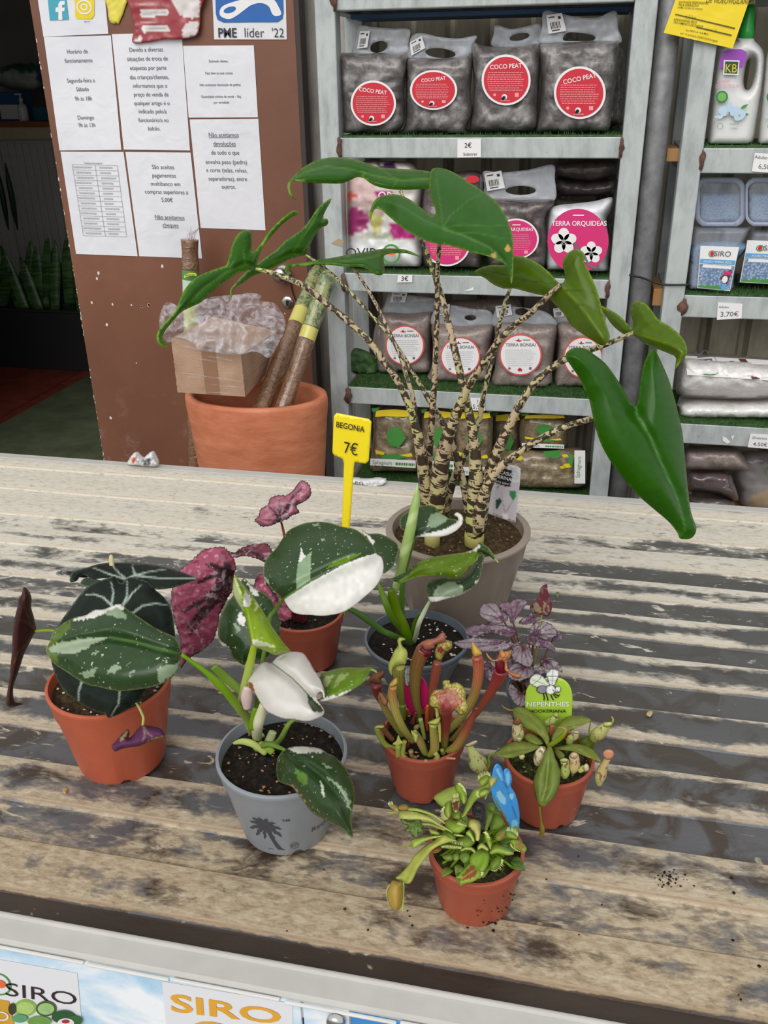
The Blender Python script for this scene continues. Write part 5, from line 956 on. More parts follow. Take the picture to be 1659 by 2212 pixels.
for i, (cx, cy, rx, ry, cc) in enumerate(((135, 1360, 58, 44, (140, 172, 84)), (135, 1360, 46, 33, (168, 196, 112)), (242, 1362, 52, 40, (70, 90, 50)), (242, 1362, 42, 30, (150, 186, 120)), (70, 1362, 20, 30, (60, 60, 40)), (110, 1410, 40, 22, (90, 150, 110)), (210, 1425, 60, 28, (104, 150, 70)), (330, 1400, 58, 34, (40, 84, 50)), (385, 1420, 40, 28, (52, 96, 50)), (345, 1430, 42, 26, (220, 214, 212)), (345, 1420, 20, 10, (160, 40, 56)))):
    zpoly(s, lb, [tuple(z) for z in oval(cx, cy, rx, ry, 20)], flat('vegetable_%d' % i, cc, .5, .25, 120), 'printed_vegetable', .0006+.0002*i, ZS)
s = Surf(ZS([(830, 1232), (1498, 1345), (1500, 1600), (860, 1560)]), PY-.0005, 0); s.px = ZS([(830, 1232), (1498, 1345), (1500, 1600), (860, 1560)]); lb = Print(s, 0).rect(0, 0, 1, 1).build('label', PWH, t1); q = lambda x, y: bil_inv(s.px, ZS([(x, y)])[0])
p = Print(s, .0006); p.text('SIRO', *q(1160, 1412), .27, 'C', .02, 1.42, rot=0); p.text('CAM', *q(990, 1508), .27, 'L', .02, 1.42); p.build('lettering', flat('orange_ochre_ink', (218, 160, 52), .45), lb)
t2 = board('blue sky poster board next to the soil bag poster, on the table front', x3, x4-.001, PSKY); t3 = board('plain blue poster board at the end of the table front', x4, 1.1, flat('poster_blue', (66, 136, 200), .35, .15, 8))
P = onY(*ZR([(1205, 505)])[0], PY-.004); ydisc('screw', P, .008, [(1, 0), (1, .003), (.8, .005), (.3, .006)], CHROME, t2)
# ================================================================ potted plants
def leafmat(name, rough=.36, tr=.18, speck=0.0, spec=.28, sc=(190, 205, 170), ss=150, vb=.25, coat=0.0, thr=.66, sat=1.18, val=.95):
    m = NT(name); hs = m.node('ShaderNodeHueSaturation'); m.put(hs.inputs['Color'], m.attr('Col')); hs.inputs['Saturation'].default_value = sat; hs.inputs['Value'].default_value = val; a = hs.outputs[0]; v = m.coord(); c = a
    if speck:
        n = m.noise(v, ss, 2, .5); n2 = m.noise(v, 28, 3, .5); f = m.math('MULTIPLY', m.ramp(n, [(thr, 0), (thr+.05, 1)]), m.ramp(n2, [(.36, .1), (.6, 1)])); rg = m.node('ShaderNodeRGBToBW'); m.put(rg.inputs[0], a); f = m.math('MULTIPLY', f, m.ramp(rg.outputs[0], [(.30, 1), (.5, 0)])); c = m.mix(m.math('MULTIPLY', f, speck), a, lin(sc))
    m.set(c, rough, 0, spec, coat=coat); m.bump(m.noise(v, 120, 4), vb, .0008)
    if tr: m.translucent(c, tr)
    return m.m
LEAF = leafmat('green_leaf', .30, .14, vb=.15); VLEAF = leafmat('velvet_leaf', .6, .03, vb=.3, spec=.12); MARB = leafmat('marbled_leaf', .28, .12, .9, ss=260, vb=.12, spec=.4); BEG = leafmat('begonia_leaf', .42, .1, .5, .35, (205, 176, 186), 130, .5, thr=.56, sat=.92, val=1.0)
SILV = leafmat('silver_begonia_leaf', .4, .06, .3, .35, (196, 190, 192), 170, .4, thr=.56, sat=.95, val=1.0); CARN = leafmat('carnivore_leaf', .32, .2, vb=.2, sat=.98, val=1.08); NEPL = leafmat('nepenthes_leaf', .28, .18, .5, .35, (150, 156, 84), 90, .15, thr=.58, sat=1.0, val=1.05)
STEM = leafmat('plain_stem', .4, .1, vb=.15)
m = NT('zebra_petiole'); uvn = m.coord('UV'); u_, v_, _ = m.sep(uvn); vv = m.node('ShaderNodeCombineXYZ'); ang = m.math('MULTIPLY', u_, 6.2832); m.put(vv.inputs[0], m.math('MULTIPLY', m.math('COSINE', ang), .30)); m.put(vv.inputs[1], m.math('MULTIPLY', m.math('SINE', ang), .30)); m.put(vv.inputs[2], m.math('MULTIPLY', v_, 78.0))
n = m.noise(vv.outputs[0], 1.55, 3.0, .62, .9); nb = m.noise(m.coord(), 9, 2); base = m.mix(m.ramp(nb, [(.4, 0), (.6, 1)]), m.attr('Col'), lin((178, 158, 126)))
m.set(m.mix(m.ramp(n, [(.475, 0), (.51, 1)]), base, lin((56, 44, 31))), .45, 0, .4); m.bump(m.noise(m.coord(), 160, 3), .2, .0008); ZEB = m.m
m = NT('pitcher_skin'); uvn = m.coord('UV'); u_, v_, _ = m.sep(uvn); a = m.attr('Col'); w = m.math('SINE', m.math('ADD', m.math('MULTIPLY', u_, 75.4), m.math('MULTIPLY', m.noise(m.coord(), 90, 2), 5.)))
m.set(m.mix(m.math('MULTIPLY', m.ramp(w, [(.72, 0), (.95, 1)]), .55), a, lin((120, 38, 34))), .33, 0, .5); m.translucent(a, .1); PIT = m.m
m = NT('nepenthes_pitcher'); a = m.attr('Col'); n = m.noise(m.mapv(m.coord(), (1, 1, .45)), 330, 2, .5); m.set(m.mix(m.ramp(n, [(.56, 0), (.62, .8)]), a, lin((112, 66, 50))), .4, 0, .4); NPIT = m.m
def potmat(name, rgb, rough=.42):
    m = NT(name); v = m.coord(); n = m.noise(v, 40, 5, .65); c = lin(rgb); col = m.mix(n, tuple(x*.86 for x in c), tuple(min(1, x*1.1) for x in c)); n2 = m.noise(v, 120, 4, .7); col = m.mix(m.ramp(n2, [(.68, 0), (.76, .35)]), col, lin((226, 206, 196) if rgb[0] > 140 else (190, 192, 196))); m.set(col, rough, 0, .4); m.bump(m.noise(v, 300, 3), .08, .001); return m.m
TERRA = potmat('terracotta_plastic', (184, 90, 62)); TERR3 = potmat('worn_terracotta_plastic', (160, 79, 58)); TERR2 = TERR3; GREYP = potmat('grey_plastic_pot', (136, 141, 147), .38); TAUPE = potmat('taupe_plastic_pot', (146, 132, 120), .38); SLATE = potmat('slate_plastic_pot', (96, 105, 113), .4)
def soilmat(name, stops):
    m = NT(name); v = m.coord(); n = m.noise(v, 150, 5, .7); m.set(m.ramp(n, stops), .9, 0, .25); m.bump(m.noise(v, 210, 4, .7), 1.0, .004); return m.m
SOIL = soilmat('dark_peat', [(.35, lin((16, 13, 12))), (.55, lin((36, 29, 22))), (.72, lin((70, 60, 42)))]); SOILB = soilmat('brown_mossy_soil', [(.3, lin((40, 28, 20))), (.5, lin((74, 56, 38))), (.62, lin((96, 84, 46))), (.8, lin((128, 104, 76)))]); SOILM = soilmat('mossy_peat', [(.3, lin((20, 18, 12))), (.5, lin((50, 48, 24))), (.65, lin((92, 98, 44))), (.85, lin((140, 136, 70)))])
CRUMB = flat('soil_crumb', (150, 116, 78), .8, .3, 200); PERLC = flat('perlite_crumb', (206, 196, 178), .8)
TP = TZ+.0052
def octa(b, p, r):
    s = [r*rnd.uniform(.6, 1.3) for _ in range(6)]; V = [(p[0]+s[0], p[1], p[2]), (p[0]-s[1], p[1], p[2]), (p[0], p[1]+s[2], p[2]), (p[0], p[1]-s[3], p[2]), (p[0], p[1], p[2]+s[4]*.8), (p[0], p[1], p[2]-s[5]*.5)]
    b.add(V, [(0, 2, 4), (2, 1, 4), (1, 3, 4), (3, 0, 4), (2, 0, 5), (1, 2, 5), (3, 1, 5), (0, 3, 5)])
def pot(t, c, rt, rb, h, mat, soil, collar=.28, drop=.012, crumbs=30, flutes=False, lip=.0022, step=.0022, foot=True, crm=None, w=.0022):
    c = np.array([c[0], c[1], TP]); hc = h*(1-collar); rc = rb+(rt-rb)*(1-collar)*.92
    prof = [(rb*.97, 0), (rb, .003), (rc, hc-.002), (rc+step, hc+.002), (rt-lip*.6, h-.006), (rt, h-.004), (rt, h-.001), (rt-.0012, h), (rt-w-.001, h), (rt-w-.0015, h-.003), (rt-w-.003, h-drop-.004)]
    seg = 64; V, Fc = lathe_v(prof, c, 96 if flutes else seg); seg = 96 if flutes else seg; V = np.array(V)
    if flutes:
        for i in (1, 2):
            for k in range(seg): s_ = 1+.008*math.cos(k*math.pi*2/4); V[i*seg+k, :2] = c[:2]+(V[i*seg+k, :2]-c[:2])*s_
    if foot:
        for k in range(seg):
            if (k % 16) in (5, 6): V[k, 2] += .004; V[seg+k, 2] += .0025
    Fc.append(tuple(reversed(range(seg))))
    po = mk('pot', V, Fc, mat, t, True)
    e = po.modifiers.new('e', 'EDGE_SPLIT'); e.split_angle = math.radians(50)
    # soil: uneven disc
    R = rt-w-.0022; V = [(c[0], c[1], c[2]+h-drop+.003)]; nr, ns = 9, 40; Fc = []
    for i in range(1, nr+1):
        for k in range(ns):
            a = 2*math.pi*k/ns; r = R*i/nr; V.append((c[0]+r*math.cos(a), c[1]+r*math.sin(a), c[2]+h-drop+(rnd.uniform(-.003, .004) if i < nr else -.001)+.004*math.sin(a*2+i*.4)*(1-i/nr)))
    for k in range(ns): Fc.append((0, 1+k, 1+(k+1) % ns))
    for i in range(nr-1):
        for k in range(ns): k2 = (k+1) % ns; b = 1+i*ns; Fc.append((b+k, b+ns+k, b+ns+k2, b+k2))
    mk('soil', V, Fc, soil, t, True)
    if crumbs:
        b = MB()
        for i in range(crumbs): a = rnd.uniform(0, 6.28); r = R*.92*math.sqrt(rnd.random()); octa(b, (c[0]+r*math.cos(a), c[1]+r*math.sin(a), c[2]+h-drop+.004), rnd.uniform(.0008, .0024))
        tag(b.build('soil_crumbs', crm or CRUMB, t), kind='stuff')
    return po
def plant(name, label, c): return thing(name, label, 'potted plant', (c[0], c[1], TP))
def stem(t, pts, Y, col, mat=STEM, name='petiole', flat_=1.0, seg=10):
    cc = np.array([lin(q) for q in col]) if hasattr(col[0], '__len__') else np.array(lin(col)); return ptube(name, pts, Y, mat, t, seg, None, flat_, cc)
# ---------------------------------------------------------------- 1. zebra alocasia
AC = (-.140, 1.122); t = plant('potted_alocasia', 'tall zebra-stemmed alocasia with arrowhead leaves in a taupe pot', AC); pot(t, AC, .101, .071, .124, TAUPE, SOILB, .34, .014, 60, True, .004, .003, crm=CRUMB, w=.0085)
ye, pk = (192, 188, 120), (182, 160, 128)
def zst(pts, Y, c0, c1): return stem(t, pts, [y+.05 for y in Y], [c0, c1], ZEB, 'petiole', 1.0, 14)
zst(ZB([(190, 205, 18), (240, 330, 20), (290, 430, 23), (350, 600, 28), (395, 740, 33), (440, 920, 35), (485, 1110, 38), (520, 1270, 42), (545, 1400, 50), (555, 1550, 66), (555, 1700, 82), (550, 1840, 94), (550, 1890, 70)]), [1.12, 1.08, 1.05, 1.045, 1.04], (150, 164, 84), ye)
zst(ZB([(393, 392, 16), (380, 470, 20), (370, 600, 22), (366, 850, 26), (357, 1100, 29), (340, 1350, 33), (325, 1550, 40), (320, 1700, 46), (330, 1880, 46)]), [1.045, 1.07, 1.085, 1.085], pk, pk)
zst(ZA([(665, 745, 20), (760, 770, 30), (900, 820, 35), (1000, 875, 37), (1100, 960, 38), (1200, 1040, 39), (1290, 1120, 39), (1380, 1210, 40), (1450, 1310, 41), (1530, 1420, 42), (1600, 1560, 46), (1640, 1680, 50)])+ZB([(282, 1430, 54), (302, 1560, 58), (318, 1700, 58), (330, 1880, 58)]), [1.06, 1.06, 1.055, 1.06], (170, 184, 92), ye)
zst(ZA([(975, 660, 13), (1050, 710, 16), (1150, 790, 19), (1250, 890, 20), (1350, 1000, 21), (1440, 1100, 22), (1560, 1260, 24), (1650, 1410, 26)])+ZB([(330, 1220, 28), (400, 1340, 29), (440, 1430, 31), (480, 1560, 34), (510, 1700, 38), (530, 1850, 40)]), [1.16, 1.13, 1.10, 1.08], (176, 182, 110), pk)
zst(ZA([(1265, 740, 17), (1330, 830, 19), (1390, 930, 21), (1450, 1050, 22), (1510, 1180, 24), (1560, 1290, 25), (1600, 1420, 27), (1640, 1560, 29)])+ZB([(270, 1400, 32), (290, 1560, 36), (310, 1850, 40)]), [1.16, 1.13, 1.09, 1.075], pk, pk)
zst(ZB([(965, 662, 20), (900, 720, 27), (820, 800, 29), (740, 860, 31), (670, 930, 33), (610, 1020, 35), (540, 1120, 38), (490, 1220, 44), (450, 1320, 54), (410, 1430, 68), (385, 1560, 82), (370, 1680, 86), (362, 1760, 86), (352, 1880, 80)]), [1.0, 1.02, 1.05, 1.06], pk, ye)
zst(ZB([(755, 612, 7), (735, 650, 15), (700, 740, 20), (670, 860, 22), (640, 1000, 24), (600, 1160, 26), (570, 1320, 28), (520, 1450, 31), (450, 1600, 38), (410, 1750, 42), (395, 1860, 42)]), [1.12, 1.10, 1.09], (186, 190, 130), pk)
zst(ZB([(1320, 893, 20), (1200, 945, 26), (1090, 985, 29), (985, 1025, 33), (900, 1080, 35), (830, 1150, 37), (770, 1240, 40), (720, 1340, 44), (670, 1450, 54), (620, 1580, 62), (590, 1700, 68), (570, 1860, 72)]), [1.06, 1.06, 1.05, 1.05], (178, 180, 104), (190, 174, 132))
zst(ZB([(1325, 1280, 22), (1220, 1285, 25), (1110, 1312, 29), (1000, 1345, 31), (900, 1390, 33), (800, 1450, 35), (730, 1500, 38), (660, 1560, 42), (610, 1640, 52), (575, 1750, 62), (565, 1860, 62)]), [1.02, 1.03, 1.03, 1.035], (180, 176, 120), (190, 174, 132))
for cx, cy, r in ((548, 1880, 44), (345, 1885, 36)):
    x, y = ZB([(cx, cy)])[0]; P = onY(x, y, 1.093); lathe('bulb', [(.001, -.02), (r/2.24/1500, -.012), (r/2.24/1450, 0), (r/2.24/1600, .012)], P, flat('yellow_bulb', (186, 178, 104), .5), t, 20)
DG, LV = (46, 86, 28), (84, 116, 56)
def al(o, Y, c, mid, veins, **k): return sheet('leaf', o, Y+.05, LEAF, t, color=c, mid=mid, veins=[(k.pop('mc', LV), mid, 5, 2, .1)]+[(k.get('vc', LV), v, 3.2, 1.5, .1) for v in veins], sp=k.pop('sp', 4.5), edge=k.pop('edge', ((120, 150, 70), 2.2)), **{q: w for q, w in k.items() if q != 'vc'})
al(ZB([(340, 105), (372, 95), (420, 105), (470, 130), (530, 170), (590, 210), (650, 255), (690, 310), (715, 360), (733, 420), (738, 480), (737, 560), (735, 610), (728, 655), (716, 610), (700, 570), (670, 545), (620, 525), (560, 510), (490, 490), (420, 470), (350, 460), (280, 435), (210, 395), (150, 345), (105, 305), (78, 292), (60, 305), (46, 345), (40, 320), (55, 270), (80, 240), (130, 225), (180, 225), (230, 245), (280, 280), (320, 315), (345, 328), (360, 315), (355, 280), (340, 240), (330, 200), (332, 150)]), 1.03, DG, ZB([(395, 390), (500, 425), (620, 480), (700, 560), (728, 650)]),
   [ZB(v) for v in ([(395, 390), (388, 300), (372, 200), (362, 130)], [(395, 390), (430, 330), (520, 250), (600, 215)], [(400, 385), (500, 370), (620, 380), (715, 370)], [(395, 390), (300, 345), (200, 285), (110, 250)], [(450, 410), (560, 410), (700, 440)])], ky=.0007, kx=-.00025, bulge=.012, R=45, crease=.006, cw=12, paint=[((190, 160, 100), ZB(oval(715, 488, 13, 15))), ((186, 160, 104), ZB(oval(645, 517, 10, 12)))], mc=(92, 124, 70), vc=(74, 108, 56), bumps=[(*ZB([(110, 270)])[0], 30, .02)])
al(ZA([(918, 320), (892, 292), (876, 258), (880, 222), (897, 200), (940, 205), (1010, 215), (1100, 218), (1190, 218), (1250, 198), (1290, 180), (1330, 185), (1370, 215), (1420, 238), (1500, 255), (1600, 258), (1700, 252), (1760, 240), (1770, 190), (1740, 145), (1600, 130), (1500, 125), (1430, 118), (1370, 100), (1300, 75), (1200, 58), (1120, 58), (1040, 75), (980, 105), (930, 140), (885, 185), (864, 215), (860, 245), (872, 285), (895, 312)]), 1.12, DG, ZA([(1740, 190), (1560, 200), (1400, 170), (1250, 130), (1100, 112), (960, 150), (885, 200)]), [ZA([(1560, 200), (1500, 170), (1440, 130)]), ZA([(1540, 200), (1520, 235), (1500, 250)])], ky=.0009, kx=.0003, bulge=.015, R=22, crease=.006, bumps=[(*ZA([(890, 270)])[0], 22, -.03)])
al(ZA([(130, 1230), (90, 1225), (60, 1200), (52, 1160), (75, 1110), (120, 1060), (165, 1010), (195, 940), (215, 890), (260, 830), (310, 790), (380, 760), (450, 735), (482, 722), (500, 670), (515, 610), (540, 550), (575, 515), (610, 505), (635, 515), (642, 560), (643, 640), (690, 600), (730, 540), (770, 490), (820, 440), (870, 400), (905, 385), (930, 405), (890, 425), (840, 460), (790, 510), (740, 570), (700, 630), (680, 690), (670, 735), (620, 755), (560, 770), (500, 810), (440, 850), (380, 900), (330, 950), (270, 980), (210, 1010), (160, 1060), (120, 1110), (95, 1150), (95, 1190), (112, 1216)]), 1.04, DG, ZA([(668, 738), (600, 720), (480, 770), (350, 860), (230, 980), (100, 1120), (75, 1180), (130, 1230)]), [ZA([(600, 720), (590, 640), (600, 560)]), ZA([(640, 700), (740, 560), (900, 400)])], ky=.0004, kx=.0004, bulge=.01, R=20, crease=.006, edge=((136, 172, 78), 3))
al(ZA([(512, 935), (507, 885), (525, 850), (580, 790), (640, 735), (670, 720), (720, 680), (790, 630), (850, 570), (910, 530), (960, 490), (1000, 440), (1040, 380), (1080, 340), (1130, 310), (1125, 335), (1100, 380), (1078, 432), (1105, 436), (1113, 460), (1100, 480), (1070, 490), (1030, 540), (1000, 600), (975, 655), (930, 670), (880, 685), (830, 710), (770, 740), (700, 770), (640, 795), (590, 830), (550, 852), (527, 872), (520, 905)]), 1.16, DG, ZA([(975, 655), (880, 660), (760, 710), (640, 780), (540, 850), (510, 910)]), [ZA([(960, 640), (1000, 560), (1090, 440)]), ZA([(900, 640), (960, 540), (1080, 360)])], ky=.0003, kx=.0003, bulge=.008, R=22, crease=.004, edge=((126, 152, 84), 2.2))
al(ZA([(868, 786), (848, 768), (843, 742), (870, 718), (950, 708), (1050, 690), (1150, 675), (1250, 655), (1350, 640), (1440, 622), (1520, 620), (1600, 630), (1680, 668), (1600, 650), (1530, 648), (1480, 655), (1455, 672), (1460, 720), (1458, 770), (1430, 786), (1390, 775), (1350, 745), (1300, 735), (1230, 735), (1150, 725), (1050, 720), (960, 725), (900, 730), (877, 748)]), 1.15, DG, ZA([(1680, 668), (1500, 640), (1350, 680), (1200, 700), (1000, 708), (860, 750)]), [], ky=.0012, kx=.0002, bulge=.012, R=14, crease=.003)
al(ZB([(550, 596), (590, 575), (640, 565), (690, 566), (725, 545), (745, 522), (800, 530), (860, 560), (910, 600), (950, 645), (970, 655), (985, 640), (985, 600), (975, 560), (990, 520), (1020, 495), (1050, 490), (1080, 510), (1085, 560), (1110, 610), (1140, 680), (1160, 750), (1180, 830), (1200, 890), (1205, 920), (1190, 945), (1165, 955), (1130, 935), (1080, 905), (1020, 860), (980, 800), (930, 750), (900, 720), (860, 710), (800, 695), (740, 680), (690, 680), (640, 660), (600, 630), (562, 613)]), 1.02, (80, 102, 41), ZB([(965, 660), (1040, 740), (1110, 830), (1190, 945)]), [ZB(v) for v in ([(965, 660), (900, 620), (820, 570), (760, 545)], [(970, 655), (1010, 590), (1050, 500)], [(990, 690), (1060, 690), (1140, 700)], [(1050, 755), (1110, 770), (1170, 810)], [(960, 660), (800, 640), (600, 590)])], ky=.0002, kx=-.0003, bulge=.010, R=35, crease=-.005, vc=(62, 82, 34), mc=(112, 128, 56), edge=((140, 160, 70), 2.2))
al(ZB([(1160, 765), (1200, 780), (1250, 810), (1290, 850), (1310, 870), (1315, 840), (1305, 790), (1315, 750), (1340, 740), (1380, 755), (1410, 790), (1440, 830), (1490, 860), (1540, 900), (1570, 940), (1580, 980), (1570, 1010), (1540, 1045), (1520, 1070), (1528, 1040), (1520, 1010), (1490, 995), (1440, 975), (1380, 950), (1330, 915), (1310, 898), (1270, 900), (1220, 860), (1190, 820)]), 1.07, (80, 102, 41), ZB([(1318, 893), (1400, 920), (1500, 950), (1560, 990), (1530, 1050)]), [ZB([(1318, 890), (1330, 820), (1345, 750)]), ZB([(1340, 890), (1390, 850), (1440, 835)]), ZB([(1310, 885), (1250, 830), (1180, 780)])], ky=.0003, kx=-.0003, bulge=.008, R=25, crease=-.004, vc=(66, 86, 34), mc=(110, 130, 56), edge=((140, 164, 70), 2.2))
al(ZB([(990, 1012), (1000, 985), (1030, 968), (1080, 970), (1130, 1000), (1180, 1040), (1220, 1090), (1260, 1150), (1290, 1200), (1315, 1240), (1328, 1252), (1338, 1235), (1345, 1190), (1352, 1130), (1365, 1060), (1385, 1005), (1405, 975), (1430, 990), (1460, 1050), (1490, 1120), (1515, 1200), (1535, 1280), (1555, 1370), (1565, 1460), (1575, 1560), (1585, 1660), (1598, 1760), (1618, 1820), (1624, 1850), (1610, 1880), (1585, 1893), (1545, 1890), (1530, 1860), (1490, 1810), (1420, 1750), (1340, 1680), (1270, 1600), (1210, 1520), (1165, 1440), (1140, 1370), (1120, 1290), (1105, 1220), (1080, 1170), (1060, 1120), (1020, 1060)]), .99, DG, ZB([(1330, 1285), (1400, 1400), (1460, 1540), (1530, 1690), (1560, 1800), (1570, 1860)]), [ZB(v) for v in ([(1335, 1300), (1260, 1190), (1180, 1070), (1080, 990)], [(1342, 1300), (1370, 1160), (1405, 1000)], [(1350, 1325), (1440, 1300), (1520, 1290)], [(1375, 1375), (1460, 1370), (1545, 1385)], [(1420, 1450), (1500, 1470), (1570, 1520)], [(1390, 1390), (1300, 1390), (1160, 1420)])], ky=.0002, kx=.00025, bulge=.02, R=60, crease=.008, cw=14, vc=(52, 92, 42), mc=(92, 126, 78), edge=((96, 130, 60), 2))
# its plant card
def card(label, outline, Y, color, name='plant_tag', paint=(), kx=0., ky=0., sp=3.5, thick=.0008, mat=None, smooth=True, veins=(), cat='plant tag'):
    o = np.asarray(outline, float); ob = sheet(name, outline, Y, mat or ATT, None, kx=kx, ky=ky, sp=sp, color=color, paint=paint, thick=thick, jit=.4, var=.03, smooth=smooth, veins=veins, loc=onY(o[:, 0].mean(), o[:, 1].max(), Y)); return tag(ob, label, cat)
tc = card('white and grey plant card with a black title box in the zebra alocasia pot', ZJ([(1130, 590), (1200, 600), (1300, 625), (1395, 650), (1418, 668), (1418, 720), (1395, 950), (1368, 1178), (1220, 1130), (1072, 1078), (1095, 850)]), 1.15, (214, 212, 214), kx=.0001, smooth=False, paint=[((196, 188, 194), ZJ([(1190, 770), (1410, 800), (1368, 1178), (1150, 1105)])), ((24, 24, 26), ZJ([(1170, 640), (1340, 680), (1320, 842), (1150, 790)])), ((166, 108, 88), ZJ([(1150, 1105), (1290, 1150), (1368, 1178), (1366, 1160), (1160, 1090)])), ((226, 226, 228), ZJ([(1245, 1080), (1300, 1095), (1295, 1165), (1240, 1150)])), ((30, 70, 44), ZJ([(1185, 960), (1220, 940), (1238, 970), (1215, 1020), (1180, 1060)])), ((46, 132, 76), ZJ([(1310, 865), (1345, 880), (1375, 870), (1372, 930), (1340, 970), (1318, 930)]))], veins=[((150, 140, 130), ZJ([(1275, 1090), (1245, 980), (1235, 880)]), 1.6, 1.2), ((150, 140, 130), ZJ([(1280, 1090), (1320, 1000), (1345, 960)]), 1.6, 1.2), ((60, 60, 60), ZJ([(1190, 850), (1215, 830), (1222, 815)]), 1.6, 1.2)]+[((188, 190, 196), ZJ([(1320+i*22, 640+i*7), (1345+i*20, 700+i*8), (1350+i*18, 770)]), 3, 2) for i in range(3)])
s = Surf(ZJ([(1160, 640), (1340, 682), (1320, 842), (1140, 790)]), 1.149, .0006); Print(s, .0014).text('ALOCASIA', .46, .34, .20, 'C', .012, .92).text('ZEBRINA', .52, .62, .20, 'C', .012, .95).text("'planta zebra'", .52, .88, .13, 'C', .004, .9).build('lettering', WHITE, tc)
p = Print(Surf(ZJ([(1105, 800), (1175, 815), (1150, 1100), (1075, 1075)]), 1.149, .0006), .0012)
for i in range(11): p.greek(.1, rnd.uniform(.6, .95), .06+i*.085, .03)
p.build('small_print', GREYINK, tc)
# ---------------------------------------------------------------- 2. black velvet alocasia
BC = (-.468, .725); t = plant('potted_alocasia', 'black velvet alocasia with pale veins in an orange terracotta pot', BC); pot(t, BC, .0668, .048, .108, TERRA, SOILB, .27, .012, 50, crm=PERLC)
vb = (166, 178, 166)
def bv(o, Y, veins, **k): return sheet('leaf', o, Y, k.pop('mat', VLEAF), t, color=k.pop('color', (36, 44, 38)), veins=[(k.get('vc', vb), v, k.get('w0', 4.2), 1.6, .25) for v in veins], sp=3.6, edge=k.pop('edge', ((96, 112, 98), 2.)), **{q: w for q, w in k.items() if q not in ('vc', 'w0')})
bv(ZC([(570, 290), (575, 235), (610, 200), (700, 175), (800, 145), (900, 133), (1050, 135), (1200, 145), (1350, 170), (1450, 200), (1550, 235), (1612, 262), (1550, 290), (1480, 315), (1400, 340), (1300, 352), (1250, 345), (1215, 312), (1150, 275), (1090, 268), (1040, 280), (1010, 305), (960, 292), (900, 262), (820, 262), (750, 272), (692, 236), (650, 252), (620, 285)]), .765, [ZC(v) for v in ([(1035, 272), (965, 215), (905, 140)], [(1030, 268), (1090, 240), (1200, 210), (1345, 187)], [(1100, 232), (1085, 190), (1075, 150)], [(1025, 270), (900, 230), (760, 175)], [(1100, 240), (1300, 260), (1600, 262)])], ky=.0013, bulge=.012, R=16, color=(28, 35, 31))
bv(ZC([(655, 300), (690, 260), (760, 262), (840, 280), (900, 262), (880, 300), (760, 330), (700, 330)]), .75, [], ky=.0012, color=(58, 70, 56))
bv(ZC([(930, 242), (870, 262), (800, 285), (720, 325), (640, 410), (580, 490), (530, 560), (480, 630), (440, 690), (420, 770), (410, 860), (420, 950), (450, 1050), (490, 1130), (540, 1195), (620, 1260), (700, 1310), (780, 1345), (850, 1365), (880, 1397), (930, 1385), (1010, 1350), (1100, 1290), (1160, 1230), (1210, 1150), (1300, 1100), (1360, 1030), (1400, 950), (1425, 800), (1425, 700), (1410, 600), (1390, 500), (1340, 420), (1270, 360), (1220, 300), (1150, 270), (1080, 252), (1030, 264), (990, 302), (962, 278)]), .700, [ZC(v) for v in ([(905, 480), (925, 380), (905, 290)], [(905, 480), (840, 415), (760, 390), (700, 395)], [(1000, 485), (1035, 400), (1035, 290)], [(1005, 480), (1080, 380), (1150, 315)], [(1080, 545), (1160, 485), (1270, 465), (1360, 480)], [(950, 560), (975, 900), (975, 1180), (965, 1290), (895, 1392)], [(665, 1110), (640, 1180), (640, 1265)], [(930, 520), (800, 800), (660, 1110)])], ky=.00032, bulge=.018, R=30, wav=.002, color=(28, 35, 31))
bv(ZC([(190, 335), (215, 340), (245, 380), (258, 430), (255, 500), (275, 570), (290, 640), (297, 690), (275, 720), (240, 790), (200, 870), (170, 960), (140, 1050), (112, 1130), (107, 1200), (117, 1258), (145, 1275), (190, 1285), (140, 1300), (95, 1312), (60, 1300), (48, 1270), (60, 1180), (75, 1090), (85, 980), (95, 880), (100, 760), (105, 660), (125, 560), (145, 480), (150, 430), (165, 410), (180, 380)]), .755, [ZC(v) for v in ([(292, 690), (240, 610), (200, 500), (195, 400)], [(292, 690), (220, 620), (160, 600)], [(290, 695), (230, 780), (150, 860), (110, 960)])], color=(62, 40, 38), vc=(96, 76, 52), w0=3, kx=.0006, bulge=.01, R=14, edge=((86, 74, 66), 1.6))
stem(t, ZC([(880, 1120, 26), (720, 860, 26), (560, 730, 26), (440, 690, 26), (360, 686, 28), (292, 692, 22)]), [.74, .745, .75], (132, 150, 70))
stem(t, ZC([(980, 1150, 20), (1060, 1220, 20), (1115, 1285, 20), (1150, 1350, 21), (1168, 1400, 22), (1162, 1456, 22)]), [.70, .655, .645, .640], (182, 180, 118))
bv(ZC([(910, 1622), (940, 1590), (990, 1530), (1040, 1490), (1056, 1520), (1047, 1560), (1080, 1540), (1120, 1490), (1160, 1455), (1200, 1460), (1260, 1470), (1320, 1490), (1342, 1530), (1330, 1560), (1270, 1575), (1200, 1600), (1120, 1630), (1040, 1640), (980, 1655), (940, 1672), (918, 1655)]), .640, [ZC(v) for v in ([(1165, 1460), (1200, 1520), (1250, 1560)], [(1165, 1460), (1180, 1530), (1160, 1600)])], color=(92, 58, 84), vc=(150, 128, 120), w0=3.5, ky=.0004, bulge=.008, R=12, paint=[((158, 142, 104), ZC([(955, 1600), (1000, 1535), (1040, 1492), (1054, 1520), (1000, 1570)])), ((160, 146, 104), ZC([(1190, 1590), (1270, 1550), (1336, 1545), (1330, 1560), (1270, 1577)]))], edge=((110, 84, 96), 2))
stem(t, ZC([(930, 500, 22), (935, 700, 26), (930, 900, 28), (900, 1120, 30)]), [.735, .74, .745], (120, 140, 76))
